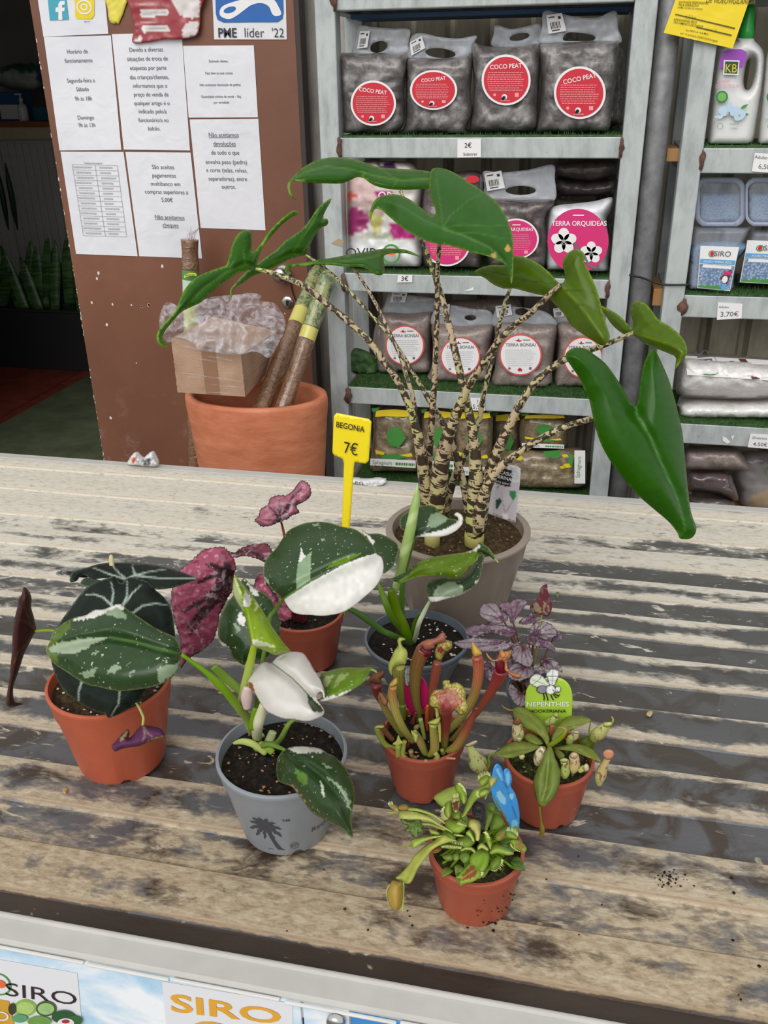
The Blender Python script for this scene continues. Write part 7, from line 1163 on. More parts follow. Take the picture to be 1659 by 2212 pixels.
pitcher([(840, 1150, 48), (960, 1010, 56), (1080, 880, 66), (1180, 740, 82), (1260, 610, 104), (1305, 520, 126), (1322, 470, 138)], [(1180, 300), (1200, 330), (1250, 370), (1290, 350), (1308, 280), (1370, 292), (1422, 278), (1412, 340), (1382, 385), (1384, 450), (1420, 488), (1506, 510), (1500, 548), (1450, 548), (1400, 505), (1352, 470), (1350, 400), (1300, 390), (1240, 392), (1195, 352)], [(130, 120, 56), (140, 84, 52), (134, 50, 46), (142, 44, 48)], (192, 136, 78), .73, True, mouth=[(1290, 370, 60), (1320, 430, 120), (1330, 485, 100)])
pitcher([(785, 1210, 54), (788, 1100, 84), (792, 1000, 102), (796, 900, 120), (800, 840, 128)], [(640, 790), (655, 710), (690, 660), (740, 650), (776, 640), (768, 575), (832, 563), (846, 595), (900, 585), (960, 620), (992, 680), (986, 740), (1012, 810), (992, 872), (940, 897), (905, 872), (880, 846), (850, 880), (745, 880), (735, 832), (680, 822)], [(150, 156, 70), (140, 54, 48), (128, 38, 42)], (184, 182, 90), .70, True, [((170, 112, 84), [(690, 700), (800, 640), (900, 660), (960, 760), (900, 820), (860, 870), (745, 870), (740, 800)]), ((136, 44, 46), [(745, 880), (760, 800), (800, 720), (850, 800), (855, 880)])])
stem(t, ZG([(745, 1150, 20), (738, 1000, 30), (720, 900, 34), (715, 850, 30), (690, 800, 20)]), [.70, .70], (168, 176, 84), PIT, 'pitcher_wing', .5)
pitcher([(490, 1150, 60), (400, 1025, 74), (340, 900, 78), (305, 780, 82), (292, 680, 86), (302, 625, 72)], [(262, 628), (280, 580), (335, 538), (347, 590), (320, 625)], [(150, 156, 70), (190, 178, 92), (204, 142, 84)], (206, 168, 84), .712)
pitcher([(300, 1000, 36), (230, 830, 44), (180, 750, 62), (150, 680, 84), (140, 605, 104)], [(45, 635), (70, 560), (110, 500), (150, 490), (217, 473), (217, 520), (186, 560), (192, 592), (140, 602), (90, 590)], [(120, 90, 50), (132, 62, 52), (126, 44, 48)], (116, 76, 52), .735)
pitcher([(395, 1100, 50), (300, 960, 62), (235, 850, 66), (202, 760, 70), (188, 712, 56)], [(163, 683), (215, 700), (257, 762), (232, 805), (200, 790)], [(132, 142, 62), (150, 140, 72), (168, 126, 80)], (166, 116, 78), .722)
pitcher([(805, 1240, 60), (900, 1185, 92), (980, 1060, 88), (1030, 950, 72), (1072, 862, 46), (1086, 830, 28)], None, [(160, 164, 74), (150, 78, 56), (144, 56, 50)], rd, .705)
pitcher([(640, 1280, 50), (690, 1220, 86), (690, 1120, 86), (682, 1040, 76), (682, 975, 82)], [(628, 965), (690, 930), (747, 908), (742, 962), (712, 990), (660, 985)], [(150, 164, 70), (170, 150, 78), (166, 172, 80)], (176, 184, 90), .700)
pitcher([(610, 1270, 50), (570, 1170, 78), (530, 1090, 66), (505, 1050, 40)], [(470, 1045), (500, 1050), (545, 1080), (530, 1140), (505, 1150)], [(150, 164, 70), (172, 150, 84), (170, 174, 90)], (180, 184, 100), .702)
pitcher([(330, 1215, 46), (235, 1175, 52), (172, 1085, 56), (150, 1010, 58)], [(122, 1030), (140, 990), (217, 992), (205, 1020), (165, 1022)], [(150, 164, 70), (150, 168, 66)], (176, 178, 90), .712)
for tb_, c in (([(350, 1300, 50), (348, 1180, 60)], (166, 176, 76)), ([(440, 1320, 50), (395, 1270, 46), (400, 1200, 44), (410, 1140, 46)], (160, 166, 78)), ([(520, 1300, 44), (480, 1280, 40), (470, 1230, 50)], (150, 130, 84)), ([(690, 1330, 50), (720, 1290, 50), (700, 1250, 40)], (172, 176, 90)), ([(590, 1420, 36), (600, 1370, 40), (615, 1320, 40)], (160, 150, 80)), ([(740, 1310, 22), (800, 1300, 24), (890, 1305, 22)], (190, 140, 110)), ([(300, 1130, 50), (240, 1060, 56), (190, 980, 60)], (140, 96, 66)), ([(395, 940, 60), (390, 850, 70), (395, 795, 66)], (130, 146, 60)), ([(545, 1000, 44), (520, 1010, 50), (510, 1060, 50)], (160, 150, 80)), ([(625, 1050, 26), (618, 920, 34), (628, 800, 30)], (196, 84, 44)), ([(440, 1200, 16), (452, 1130, 18)], (196, 84, 44)), ([(600, 1120, 30), (575, 1000, 40), (560, 930, 44)], (160, 172, 90)), ([(480, 980, 50), (500, 920, 34), (520, 870, 22)], (134, 62, 54)), ([(775, 1260, 50), (760, 1220, 40)], (164, 178, 76)), ([(560, 880, 40), (540, 800, 46), (495, 700, 44), (492, 670, 40)], (150, 140, 76)), ([(565, 1330, 40), (540, 1370, 36)], (120, 84, 54))):
    yq = min(max(g(*ZG([tb_[0][:2]])[0]), SC[1]-.038), SC[1]+.03); stem(t, ZG(tb_), [yq, yq-.004], c, PIT, 'young_pitcher', .9, 10)
sheet('young_hood', ZG([(298, 1165), (330, 1140), (350, 1085), (372, 1130), (398, 1160), (360, 1175), (340, 1190)]), .70, HOOD, t, color=(180, 190, 92), sp=3)
tg = card('magenta plant tag with a white insect wing, behind the trumpet pitchers', ZG([(390, 620), (420, 555), (480, 522), (560, 530), (612, 590), (632, 680), (628, 790), (570, 850), (540, 930), (500, 930), (460, 850), (415, 800)]), .782, (198, 26, 96), veins=[])
sheet('wing_print', ZG([(405, 520), (415, 470), (440, 445), (468, 455), (470, 520), (455, 600), (425, 620)]), .780, ATT, tg, color=(216, 216, 220), sp=3, veins=[((50, 50, 54), ZG([(440, 450), (440, 610)]), 1.2, 1.2, 0), ((50, 50, 54), ZG([(408, 520), (468, 510)]), 1.2, 1.2, 0)], edge=((40, 40, 44), 1.4), thick=.0005)
# ---------------------------------------------------------------- 7. small silver begonia
LC = (-.014, .885); t = plant('potted_begonia', 'small silver and purple begonia in a slate pot behind the lime green tag', LC); LH = .042; pot(t, LC, .0345, .027, LH, SLATE, SOIL, .2, .006, 10)
g = soilY(LH, .006); LB = ZI([(590, 960)])[0]
def sb(o, Y, c=(122, 98, 110), att=None, **k):
    o = ZI(o); q = np.array(o); A_ = np.array(ZI([att])[0]) if att else q.mean(0); e = q[::max(1, len(q)//6)]
    vs = [((58, 34, 46), [tuple(A_), tuple((A_+p_)/2+np.array([1.5, -1.])), tuple(p_*.93+A_*.07)], 3.0, 1.6, .3) for p_ in e]
    return sheet('leaf', zig(o, 1.6), Y, SILV, t, color=c, veins=vs+k.pop('pv', []), sp=2.8, edge=((74, 48, 60), 1.6), crinkle=.002, cs=.1, ky=k.pop('ky', .0005), paint=[((132, 78, 104), [tuple(A_*.62+p_*.38) for p_ in q])], **k)
LV_ = [([(205, 310), (215, 260), (250, 232), (300, 228), (350, 245), (400, 300), (435, 340), (420, 375), (370, 392), (300, 385), (250, 360), (215, 340)], .90, (400, 370)), ([(365, 250), (395, 222), (440, 220), (470, 210), (520, 200), (577, 205), (580, 235), (545, 290), (500, 350), (480, 387), (450, 385), (440, 330), (400, 300)], .90, (470, 375)), ([(100, 430), (160, 405), (260, 398), (360, 405), (440, 420), (490, 450), (480, 485), (430, 500), (340, 480), (250, 470), (180, 500), (120, 490), (95, 460)], .88, (470, 470)), ([(0, 545), (80, 520), (180, 505), (300, 515), (400, 525), (460, 545), (440, 590), (350, 615), (250, 620), (170, 600), (80, 595), (20, 565)], .865, (440, 550)), ([(605, 440), (640, 395), (700, 375), (760, 390), (810, 430), (820, 480), (780, 510), (720, 520), (660, 490), (615, 470)], .89, (640, 480)), ([(575, 510), (620, 480), (690, 490), (750, 520), (800, 580), (805, 630), (740, 590), (660, 580), (600, 550)], .88, (600, 520)), ([(450, 590), (490, 545), (540, 540), (590, 580), (625, 640), (632, 700), (600, 740), (540, 720), (480, 690), (460, 640)], .865, (540, 560)), ([(690, 680), (740, 655), (800, 680), (850, 730), (865, 780), (820, 770), (750, 760), (700, 730)], .88, (720, 690)), ([(430, 780), (480, 710), (560, 700), (620, 730), (640, 790), (590, 830), (510, 850), (450, 830)], .855, (570, 730)), ([(430, 900), (460, 870), (520, 930), (570, 970), (575, 1040), (520, 1055), (470, 1010), (440, 950)], .845, (540, 960)), ([(240, 720), (280, 700), (330, 760), (310, 860), (262, 830), (245, 770)], .86, (300, 760)), ([(780, 490), (830, 460), (867, 490), (850, 525), (800, 530)], .89, (800, 500)), ([(520, 385), (560, 340), (620, 310), (660, 330), (700, 350), (650, 385), (590, 400), (540, 400)], .90, (640, 350)), ([(620, 770), (680, 735), (732, 770), (700, 800), (650, 800)], .86, (650, 780)), ([(330, 620), (380, 600), (450, 640), (470, 720), (420, 790), (350, 740)], .87, (440, 680)), ([(560, 860), (620, 820), (680, 830), (640, 900), (590, 910)], .86, (640, 850))]
for o, Y, A_ in LV_:
    sb(o, Y, ((134, 120, 126) if rnd.random() < .5 else (106, 78, 94)), A_); x, y = ZI([A_])[0]; stem(t, [(x, y, 3.5), ((x+LB[0])/2+3, (y+LB[1])/2-8, 4), (LB[0]+(x-LB[0])*.15, LB[1]+4, 5)], [Y+.002, g(*LB)], [(112, 70, 62), (110, 96, 62)])
sheet('leaf', ZI([(690, 115), (742, 80), (748, 130), (767, 190), (784, 250), (772, 310), (742, 338), (700, 325), (650, 315), (612, 285), (608, 260), (640, 220), (680, 180)]), .905, SILV, t, color=(104, 44, 54), sp=2.6, edge=((92, 26, 40), 2), paint=[((134, 126, 84), ZI([(630, 270), (665, 225), (690, 250), (690, 310), (650, 305)])), ((150, 132, 96), ZI([(715, 220), (735, 230), (730, 300), (712, 310)])), ((140, 124, 88), ZI([(750, 240), (768, 260), (762, 300), (745, 315)]))])
stem(t, ZI([(705, 325, 14), (690, 380, 15), (660, 600, 16), (600, 900, 18)]), [.905, g(*LB)], (136, 124, 84))
# ---------------------------------------------------------------- 8. nepenthes
NC = (.007, .738); t = plant('potted_nepenthes', 'tropical pitcher plant with green strap leaves and spotted pitchers in a terracotta pot', NC); NH = .068; pot(t, NC, .0456, .034, NH, TERR2, SOILM, .2, .008, 30, crm=flat('moss_crumb', (96, 110, 40), .8))
g = soilY(NH, .008); ctr = ZI([(755, 1370)])[0]; NY = .728
def nl(o, Y, mid, **k): return sheet('leaf', ZI(o), Y, NEPL, t, color=k.pop('color', (112, 124, 48)), mid=ZI(mid), crease=.003, cw=6, sp=3., bulge=.005, R=14, edge=((140, 140, 70), 1.4), veins=[((138, 146, 72), ZI(mid), 2.2, 1.2, .1)], **k)
nl([(470, 1110), (475, 1075), (510, 1055), (570, 1068), (640, 1116), (690, 1160), (730, 1220), (762, 1310), (748, 1372), (700, 1300), (620, 1250), (540, 1220), (490, 1170)], .752, [(755, 1360), (690, 1210), (600, 1120), (490, 1080)], ky=.0006)
nl([(780, 1332), (790, 1260), (830, 1200), (880, 1150), (950, 1130), (1030, 1130), (1092, 1160), (1040, 1195), (970, 1225), (900, 1260), (840, 1300)], .755, [(785, 1330), (900, 1210), (1090, 1160)], ky=.0007)
nl([(330, 1427), (370, 1390), (440, 1345), (540, 1330), (640, 1350), (692, 1370), (640, 1405), (560, 1435), (470, 1464), (390, 1460)], .715, [(692, 1372), (500, 1395), (330, 1427)], ky=.0008, kx=.0001)
nl([(800, 1387), (880, 1365), (960, 1352), (1040, 1365), (1110, 1400), (1160, 1460), (1168, 1495), (1100, 1470), (1020, 1440), (940, 1410), (860, 1400)], .718, [(800, 1387), (980, 1385), (1165, 1490)], ky=.0008, kx=-.0001)
nl([(760, 1370), (790, 1400), (810, 1460), (840, 1530), (852, 1600), (840, 1690), (800, 1780), (740, 1840), (690, 1852), (660, 1800), (640, 1720), (635, 1640), (660, 1560), (700, 1490), (725, 1420)], .690, [(757, 1372), (755, 1500), (735, 1700), (690, 1850)], ky=.00035, color=(104, 120, 48))
nl([(552, 1290), (600, 1265), (660, 1290), (712, 1347), (670, 1362), (600, 1340)], .735, [(710, 1345), (620, 1300), (555, 1290)], ky=.0006)
nl([(800, 1397), (840, 1400), (882, 1440), (872, 1478), (830, 1462)], .722, [(800, 1397), (870, 1475)], ky=.0006)
ng = (120, 132, 58)
stem(t, ZI([(757, 1375, 44), (790, 1350, 42), (840, 1315, 42), (880, 1272, 38), (890, 1238, 28), (862, 1224, 18), (830, 1226, 10)]), [.722, .722, .725], [ng, ng, (170, 140, 100)], STEM, 'new_shoot'); stem(t, ZI([(757, 1360, 34), (765, 1450, 40), (780, 1520, 40)]), [.725, g(*ZI([(780, 1500)])[0])], ng, STEM, 'stem')
def npit(path, cols, Y, lid=None, lc=(188, 176, 140), stalk=None):
    stem(t, ZI(path), Y, cols, NPIT, 'pitcher', .85, 14)
    if stalk: stem(t, ZI(stalk), [NY if False else (Y if not hasattr(Y, '__len__') else Y[0])]*2, ng, STEM, 'tendril')
    if lid: sheet('lid', ZI(lid), (Y if not hasattr(Y, '__len__') else Y[-1])-.005, CARN, t, color=lc, sp=2.6, bulge=.003, R=6)
pc = (164, 164, 104)
npit([(255, 1575, 40), (225, 1545, 120), (192, 1500, 150), (165, 1445, 100), (140, 1395, 60), (128, 1362, 44)], [pc, (150, 156, 96), pc], .705, [(92, 1365), (120, 1345), (165, 1325), (190, 1330), (178, 1352), (130, 1376)], stalk=[(330, 1427, 10), (298, 1437, 14), (280, 1465, 16), (284, 1520, 18), (255, 1570, 22)])
npit([(1105, 1325, 60), (1150, 1275, 112), (1195, 1230, 84), (1225, 1198, 60)], [(130, 142, 62), pc, (170, 176, 96)], .755, [(1190, 1210), (1200, 1185), (1250, 1178), (1265, 1200), (1230, 1222)], (186, 190, 110), stalk=[(1090, 1160, 8), (1086, 1200, 10), (1080, 1260, 14), (1100, 1330, 20)])
stem(t, ZI([(1262, 1185, 14), (1270, 1160, 14), (1258, 1135, 8)]), .755, (176, 180, 96), STEM, 'spur')
npit([(1160, 1680, 40), (1168, 1610, 92), (1188, 1550, 76), (1215, 1490, 52), (1225, 1470, 50)], [pc, (176, 156, 104), (190, 160, 120)], .712, [(1185, 1440), (1200, 1405), (1235, 1395), (1270, 1410), (1278, 1445), (1255, 1475), (1215, 1478)], (198, 140, 104), stalk=[(1165, 1490, 10), (1175, 1530, 14), (1150, 1600, 16)])
npit([(510, 1335, 50), (512, 1280, 100), (505, 1220, 84), (498, 1180, 56)], [(160, 152, 110), (184, 178, 132), (160, 140, 104)], .738, [(470, 1190), (490, 1150), (510, 1135), (540, 1180), (510, 1205)], (128, 84, 62))
npit([(665, 1520, 40), (675, 1480, 84), (690, 1430, 84), (712, 1385, 50)], [(186, 180, 136), (196, 188, 150), (206, 196, 160)], .712)
npit([(885, 1622, 40), (885, 1585, 84), (890, 1530, 66), (885, 1490, 70)], [(140, 156, 74), (150, 164, 84), (164, 172, 100)], .700, [(845, 1480), (880, 1465), (915, 1478), (900, 1500), (860, 1500)], (176, 180, 110))
npit([(950, 1580, 40), (958, 1540, 92), (965, 1490, 84), (955, 1450, 80)], [(170, 168, 110), (180, 160, 110), (196, 168, 130)], .705, [(922, 1450), (945, 1420), (980, 1425), (990, 1450), (960, 1476)], (204, 180, 140))
npit([(1000, 1570, 40), (1030, 1550, 50), (1055, 1545, 60)], [(164, 170, 96), (186, 180, 110)], .705, [(1030, 1535), (1055, 1510), (1078, 1530), (1075, 1565), (1045, 1575)], (206, 196, 150))
npit([(925, 1345, 60), (930, 1310, 60), (965, 1295, 56), (970, 1265, 56)], [(140, 156, 74), (160, 168, 100), (176, 170, 120)], .742, [(945, 1265), (965, 1248), (998, 1256), (990, 1275)], (190, 176, 130))
npit([(770, 1290, 40), (782, 1240, 44), (785, 1205, 36)], [(104, 62, 46), (140, 84, 64)], .745); npit([(735, 1190, 60), (780, 1175, 70), (815, 1140, 50)], [(150, 168, 84), (164, 178, 100)], .765, [(790, 1125), (815, 1105), (838, 1125), (825, 1150)], (180, 186, 110)); npit([(525, 1330, 30), (525, 1300, 46)], [(170, 178, 110)]*2, .728); npit([(540, 1465, 40), (545, 1445, 46)], [(180, 180, 120)]*2, .70)
stem(t, ZI([(685, 1848, 22), (688, 1900, 16), (697, 1980, 22), (705, 2030, 44), (700, 2075, 30), (693, 2108, 12)]), [.676, .672, .668], [(120, 128, 56), (128, 110, 62), (140, 112, 70)], STEM, 'tendril'); stem(t, ZI([(475, 1085, 12), (440, 1082, 12), (400, 1062, 10), (383, 1042, 6)]), [.757, .76], (150, 120, 80), STEM, 'tendril')
# mossy clump
stem(t, ZI([(1020, 1420, 60), (1060, 1350, 150), (1090, 1400, 60)]), [g(*ZI([(1050, 1400)])[0])]*2, (84, 98, 34), STEM, 'moss_clump', .5)
nt = thing('plant_tag', 'lime green tag reading NEPENTHES HOOKERIANA with a cartoon fly on top', 'plant tag', onY(*ZI([(755, 1230)])[0], .775))
sheet('tag_plate', ZI([(570, 1250), (568, 1080), (572, 960), (592, 900), (640, 852), (720, 832), (800, 826), (860, 836), (910, 872), (938, 930), (946, 1000), (940, 1140), (935, 1250)]), .775, ATT, nt, color=(164, 200, 60), sp=5, thick=.0009, var=.02)
blk = ((26, 26, 28), 2.2)
sheet('printed_wing', ZI([(603, 862), (613, 822), (650, 797), (700, 808), (740, 850), (772, 890), (742, 906), (690, 907), (638, 896)]), .7735, ATT, nt, color=(222, 230, 210), sp=2.6, edge=blk, thick=.0005, var=.02, veins=[((40, 40, 42), ZI([(630, 880), (680, 840), (700, 812)]), 1, 1, 0), ((40, 40, 42), ZI([(620, 840), (680, 860), (760, 895)]), 1, 1, 0)])
sheet('printed_wing', ZI([(738, 800), (765, 764), (790, 756), (826, 769), (840, 800), (826, 842), (797, 892), (765, 884), (745, 832)]), .7735, ATT, nt, color=(230, 232, 230), sp=2.6, edge=blk, thick=.0005, var=.02, veins=[((40, 40, 42), ZI([(790, 760), (785, 885)]), 1, 1, 0), ((40, 40, 42), ZI([(745, 815), (835, 812)]), 1, 1, 0), ((40, 40, 42), ZI([(752, 850), (815, 850)]), 1, 1, 0)])
sheet('printed_body', ZI(oval(706, 920, 48, 34)), .7733, ATT, nt, color=(138, 138, 146), sp=2.6, edge=blk, thick=.0005); sheet('printed_eye', ZI(oval(828, 919, 26, 27)), .7732, ATT, nt, color=(232, 232, 232), sp=2.4, edge=blk, thick=.0005, paint=[((20, 20, 22), ZI(oval(828, 932, 6, 6)))]); sheet('printed_eye', ZI(oval(772, 922, 39, 38)), .773, ATT, nt, color=(234, 234, 234), sp=2.4, edge=blk, thick=.0005, paint=[((20, 20, 22), ZI(oval(797, 932, 7, 7)))])
s = Surf(ZI([(570, 930), (945, 930), (942, 1130), (568, 1130)]), .7735, 0); s.px = ZI([(570, 930), (945, 930), (942, 1130), (568, 1130)]); p = Print(s, .0006)
for pl in ([(715, 945), (724, 985), (718, 1000), (728, 1001)], [(735, 945), (750, 990), (748, 1002), (758, 1000)], [(775, 960), (790, 995), (800, 1000)], [(795, 955), (815, 980), (828, 984)], [(800, 945), (825, 965), (848, 958)], [(825, 962), (838, 975)]): p.line([bil_inv(s.px, q_) for q_ in ZI(pl)], .0012)
p.text('HOOKERIANA', *bil_inv(s.px, ZI([(751, 1101)])[0]), .125, 'C', .014, 1.0); p.build('lettering', INK, nt); p = Print(s, .0006); p.text('NEPENTHES', *bil_inv(s.px, ZI([(750, 1050)])[0]), .18, 'C', .012, .98); p.build('lettering', WHITE, nt)
# ---------------------------------------------------------------- 9. venus flytrap
VC = (-.052, .607); t = plant('potted_flytrap', 'venus flytrap with toothed traps in a soil-flecked terracotta pot', VC); VH = .063; vp = pot(t, VC, .0434, .034, VH, TERR3, SOILM, .2, .003, 60, crm=flat('moss_crumb', (96, 110, 40), .8))
g = soilY(VH, .003); LG = (140, 164, 60)
def vl(o, Y, c=LG, **k): return sheet(k.pop('name', 'leaf'), ZH(o), Y, CARN, t, color=c, sp=k.pop('sp', 3.), bulge=k.pop('bulge', .004), R=k.pop('R', 12), ky=k.pop('ky', .0005), edge=k.pop('edge', ((170, 186, 90), 1.4)), jit=1.2, **k)
def teeth(pts, Y, out, n, L=9):
    P = crom(np.array(ZH(pts), float), n); b = MB(); o = np.array(out, float); o /= np.linalg.norm(o)
    for i, q_ in enumerate(P):
        d = o+np.array([rnd.uniform(-.15, .15), rnd.uniform(-.15, .15)]); a = onY(*q_, Y); e = onY(*(q_+d*L), Y-.001); V_, F_, _ = tube_v([a, (a+e)/2, e], [.0005, .0004, .00015], 5); b.add(V_, F_)
    tag(b.build('trap_teeth', flat('trap_teeth', (196, 206, 128), .4), t), kind='stuff')
vl([(570, 490), (640, 440), (720, 400), (790, 385), (832, 420), (862, 480), (820, 540), (740, 562), (680, 602), (640, 590), (590, 540)], .625, (146, 164, 70))
vl([(865, 700), (900, 600), (940, 500), (980, 430), (1040, 400), (1090, 380), (1140, 330), (1182, 330), (1172, 380), (1130, 430), (1090, 490), (1040, 510), (1000, 550), (970, 600), (940, 640), (900, 695)], .622, (144, 166, 62), mid=ZH([(870, 690), (980, 520), (1160, 340)]), crease=.003)
vl([(795, 380), (815, 350), (850, 350), (890, 390), (915, 450), (917, 530), (890, 572), (860, 530), (830, 470), (800, 420)], .615, (138, 170, 52), name='trap', bulge=.006); teeth([(850, 352), (892, 395), (915, 450), (917, 530)], .612, (-.9, .25), 16, 6)
vl([(1042, 320), (1080, 280), (1130, 262), (1165, 280), (1160, 330), (1120, 370), (1070, 382)], .620, (146, 164, 66), name='trap', bulge=.006); teeth([(1045, 310), (1080, 278), (1130, 260), (1165, 275)], .617, (-.2, -1), 13, 8)
vl([(1150, 300), (1190, 265), (1235, 270), (1242, 310), (1215, 360), (1180, 392), (1150, 360)], .616, (172, 168, 92), name='trap', bulge=.005); vl([(1190, 385), (1215, 360), (1160, 440), (1110, 520), (1125, 460)], .617, LG)
vl([(1045, 450), (1080, 412), (1130, 400), (1157, 430), (1142, 470), (1090, 496), (1050, 490)], .612, (158, 178, 76), name='trap', bulge=.006); teeth([(1048, 445), (1040, 470), (1050, 492)], .61, (-1, -.4), 8, 6)
vl([(690, 590), (720, 550), (745, 548), (762, 600), (757, 680), (730, 722), (700, 702), (680, 640)], .605, (150, 168, 62), name='trap', bulge=.006); teeth([(688, 600), (676, 640), (690, 690), (722, 722)], .603, (-1, .5), 13, 9)
vl([(760, 520), (780, 500), (842, 493), (852, 520), (842, 600), (812, 662), (780, 642), (765, 590)], .607, (190, 196, 120), name='trap', paint=[((108, 52, 30), ZH([(775, 560), (800, 535), (838, 530), (832, 600), (808, 648), (782, 630)]))]); teeth([(780, 502), (800, 498), (830, 496)], .605, (-.1, -1), 7, 8)
vl([(690, 760), (740, 720), (800, 740), (850, 700), (882, 740), (922, 780), (902, 832), (850, 872), (780, 870), (720, 832)], .60, (140, 166, 58)); vl([(760, 660), (800, 640), (850, 645), (860, 690), (840, 730), (780, 720)], .607, (128, 154, 56))
vl([(975, 560), (1010, 545), (1060, 550), (1100, 580), (1117, 650), (1112, 800), (1082, 850), (1060, 760), (1030, 722), (985, 702), (975, 640)], .610, (44, 42, 44), name='dead_leaf', edge=((70, 66, 66), 1.5), crinkle=.004, cs=.3)
vl([(945, 740), (990, 725), (1040, 740), (1069, 780), (1066, 860), (1050, 952), (1015, 952), (1000, 880), (960, 830), (930, 800)], .598, (196, 188, 110), name='dead_leaf')
vl([(1100, 640), (1172, 658), (1192, 690), (1152, 800), (1120, 872), (1100, 800)], .612, (116, 142, 54)); vl([(1180, 690), (1240, 670), (1300, 730), (1290, 800), (1220, 840), (1160, 830)], .622, (116, 142, 54)); vl([(1130, 570), (1200, 560), (1230, 620), (1200, 660), (1140, 640)], .63, (116, 142, 54))
vl([(810, 952), (870, 910), (940, 888), (1002, 930), (992, 992), (930, 1032), (860, 1012)], .592, (116, 142, 54))
vl([(1103, 858), (1140, 858), (1170, 920), (1187, 990), (1165, 1042), (1130, 990), (1105, 930)], .590, (138, 166, 56), name='trap', bulge=.006); teeth([(1120, 862), (1150, 900), (1175, 980)], .587, (-.8, .2), 12, 6)
vl([(1215, 902), (1250, 860), (1310, 835), (1342, 860), (1332, 920), (1270, 962), (1225, 950)], .595, (130, 152, 56), name='trap', bulge=.006, paint=[((150, 110, 60), ZH([(1250, 900), (1310, 870), (1325, 905), (1270, 940)]))]); vl([(1340, 850), (1400, 860), (1450, 910), (1440, 940), (1370, 930), (1330, 900)], .593, (132, 156, 58), name='trap'); teeth([(1340, 850), (1400, 858), (1455, 905)], .59, (.1, -1), 12, 8)
vl([(1368, 958), (1410, 930), (1470, 950), (1530, 1000), (1552, 1040), (1530, 1080), (1470, 1062), (1410, 1022)], .585, (146, 172, 54), name='trap', bulge=.006, paint=[((154, 106, 64), ZH([(1420, 970), (1480, 985), (1520, 1030), (1500, 1052), (1440, 1015)]))]); teeth([(1390, 1020), (1450, 1065), (1520, 1080)], .583, (-.4, -.9), 10, 8)
vl([(1150, 1082), (1200, 1000), (1270, 1000), (1340, 1030), (1400, 1060), (1412, 1100), (1340, 1112), (1250, 1092), (1180, 1102)], .585, (142, 166, 66))
vl([(945, 1162), (960, 1110), (1020, 1060), (1080, 1045), (1130, 1065), (1156, 1110), (1150, 1190), (1120, 1252), (1080, 1292), (1010, 1292), (960, 1232)], .572, (126, 158, 46), mid=ZH([(1080, 1050), (1060, 1150), (1010, 1280)]), crease=.003)
vl([(815, 1342), (850, 1290), (900, 1240), (960, 1190), (1017, 1173), (1012, 1220), (1062, 1270), (1072, 1310), (1040, 1352), (980, 1392), (850, 1412), (845, 1360)], .558, (138, 170, 52), name='trap', bulge=.004, paint=[((140, 76, 40), ZH([(862, 1335), (910, 1270), (970, 1215), (1006, 1205), (1000, 1250), (1028, 1290), (1010, 1330), (950, 1360), (870, 1380)]))], veins=[((160, 150, 70), ZH([(850, 1370), (930, 1310), (1010, 1260)]), 3, 2, .1)]); teeth([(1030, 1352), (1065, 1320), (1070, 1290)], .556, (.9, -.1), 8, 6)
vl([(1158, 1200), (1200, 1150), (1250, 1125), (1287, 1150), (1272, 1210), (1220, 1262), (1175, 1267)], .572, (112, 140, 50), name='trap', bulge=.005); teeth([(1175, 1265), (1225, 1260), (1275, 1205), (1285, 1155)], .57, (.8, .6), 12, 5)
vl([(525, 1060), (560, 1020), (610, 1010), (652, 1040), (620, 1082), (560, 1087)], .583, (150, 84, 44), name='trap', edge=((150, 166, 70), 2)); vl([(640, 1000), (720, 985), (800, 990), (870, 1000), (860, 1040), (780, 1050), (700, 1040), (650, 1030)], .590, (158, 176, 84), name='trap')
teeth([(650, 985), (720, 970), (800, 990), (870, 1000)], .586, (.1, -1), 16, 6); teeth([(660, 1010), (740, 1005), (860, 1025)], .585, (-.2, 1), 14, 5)
vl([(855, 1062), (900, 1020), (970, 1020), (1012, 1060), (1002, 1092), (960, 1062), (900, 1057)], .583, (170, 178, 92)); vl([(1030, 1020), (1060, 980), (1100, 985), (1150, 1040), (1135, 1065), (1080, 1040), (1040, 1050)], .582, (178, 180, 92), name='trap')
vl([(660, 1120), (720, 1090), (782, 1110), (762, 1162), (700, 1162)], .580, (116, 142, 60)); vl([(850, 1100), (900, 1080), (952, 1110), (942, 1172), (890, 1192), (850, 1150)], .575, (112, 142, 56)); vl([(780, 1095), (830, 1090), (850, 1140), (810, 1170), (775, 1150)], .578, (126, 150, 64))
vl([(905, 880), (940, 840), (975, 880), (1000, 950), (985, 965), (950, 920)], .59, (170, 188, 84)); vl([(775, 880), (830, 880), (890, 905), (840, 915), (780, 900)], .592, (184, 192, 106)); vl([(800, 770), (860, 735), (860, 760), (920, 800), (830, 795)], .598, (180, 190, 100))
vl([(650, 880), (700, 850), (770, 860), (800, 910), (790, 960), (700, 950), (640, 910)], .592, (108, 140, 50))
vl([(205, 650), (300, 640), (380, 650), (480, 680), (560, 720), (640, 780), (720, 830), (772, 872), (730, 852), (640, 812), (540, 762), (440, 737), (330, 732), (240, 727), (200, 702)], .587, (172, 176, 92), mid=ZH([(210, 690), (440, 690), (640, 795)]), crease=.003); vl([(300, 605), (400, 615), (500, 645), (580, 680), (660, 740), (692, 782), (640, 745), (560, 702), (480, 672), (390, 650), (300, 642)], .595, (164, 176, 72)); vl([(450, 758), (540, 770), (620, 800), (692, 842), (620, 832), (540, 802), (450, 792)], .59, (150, 160, 76))
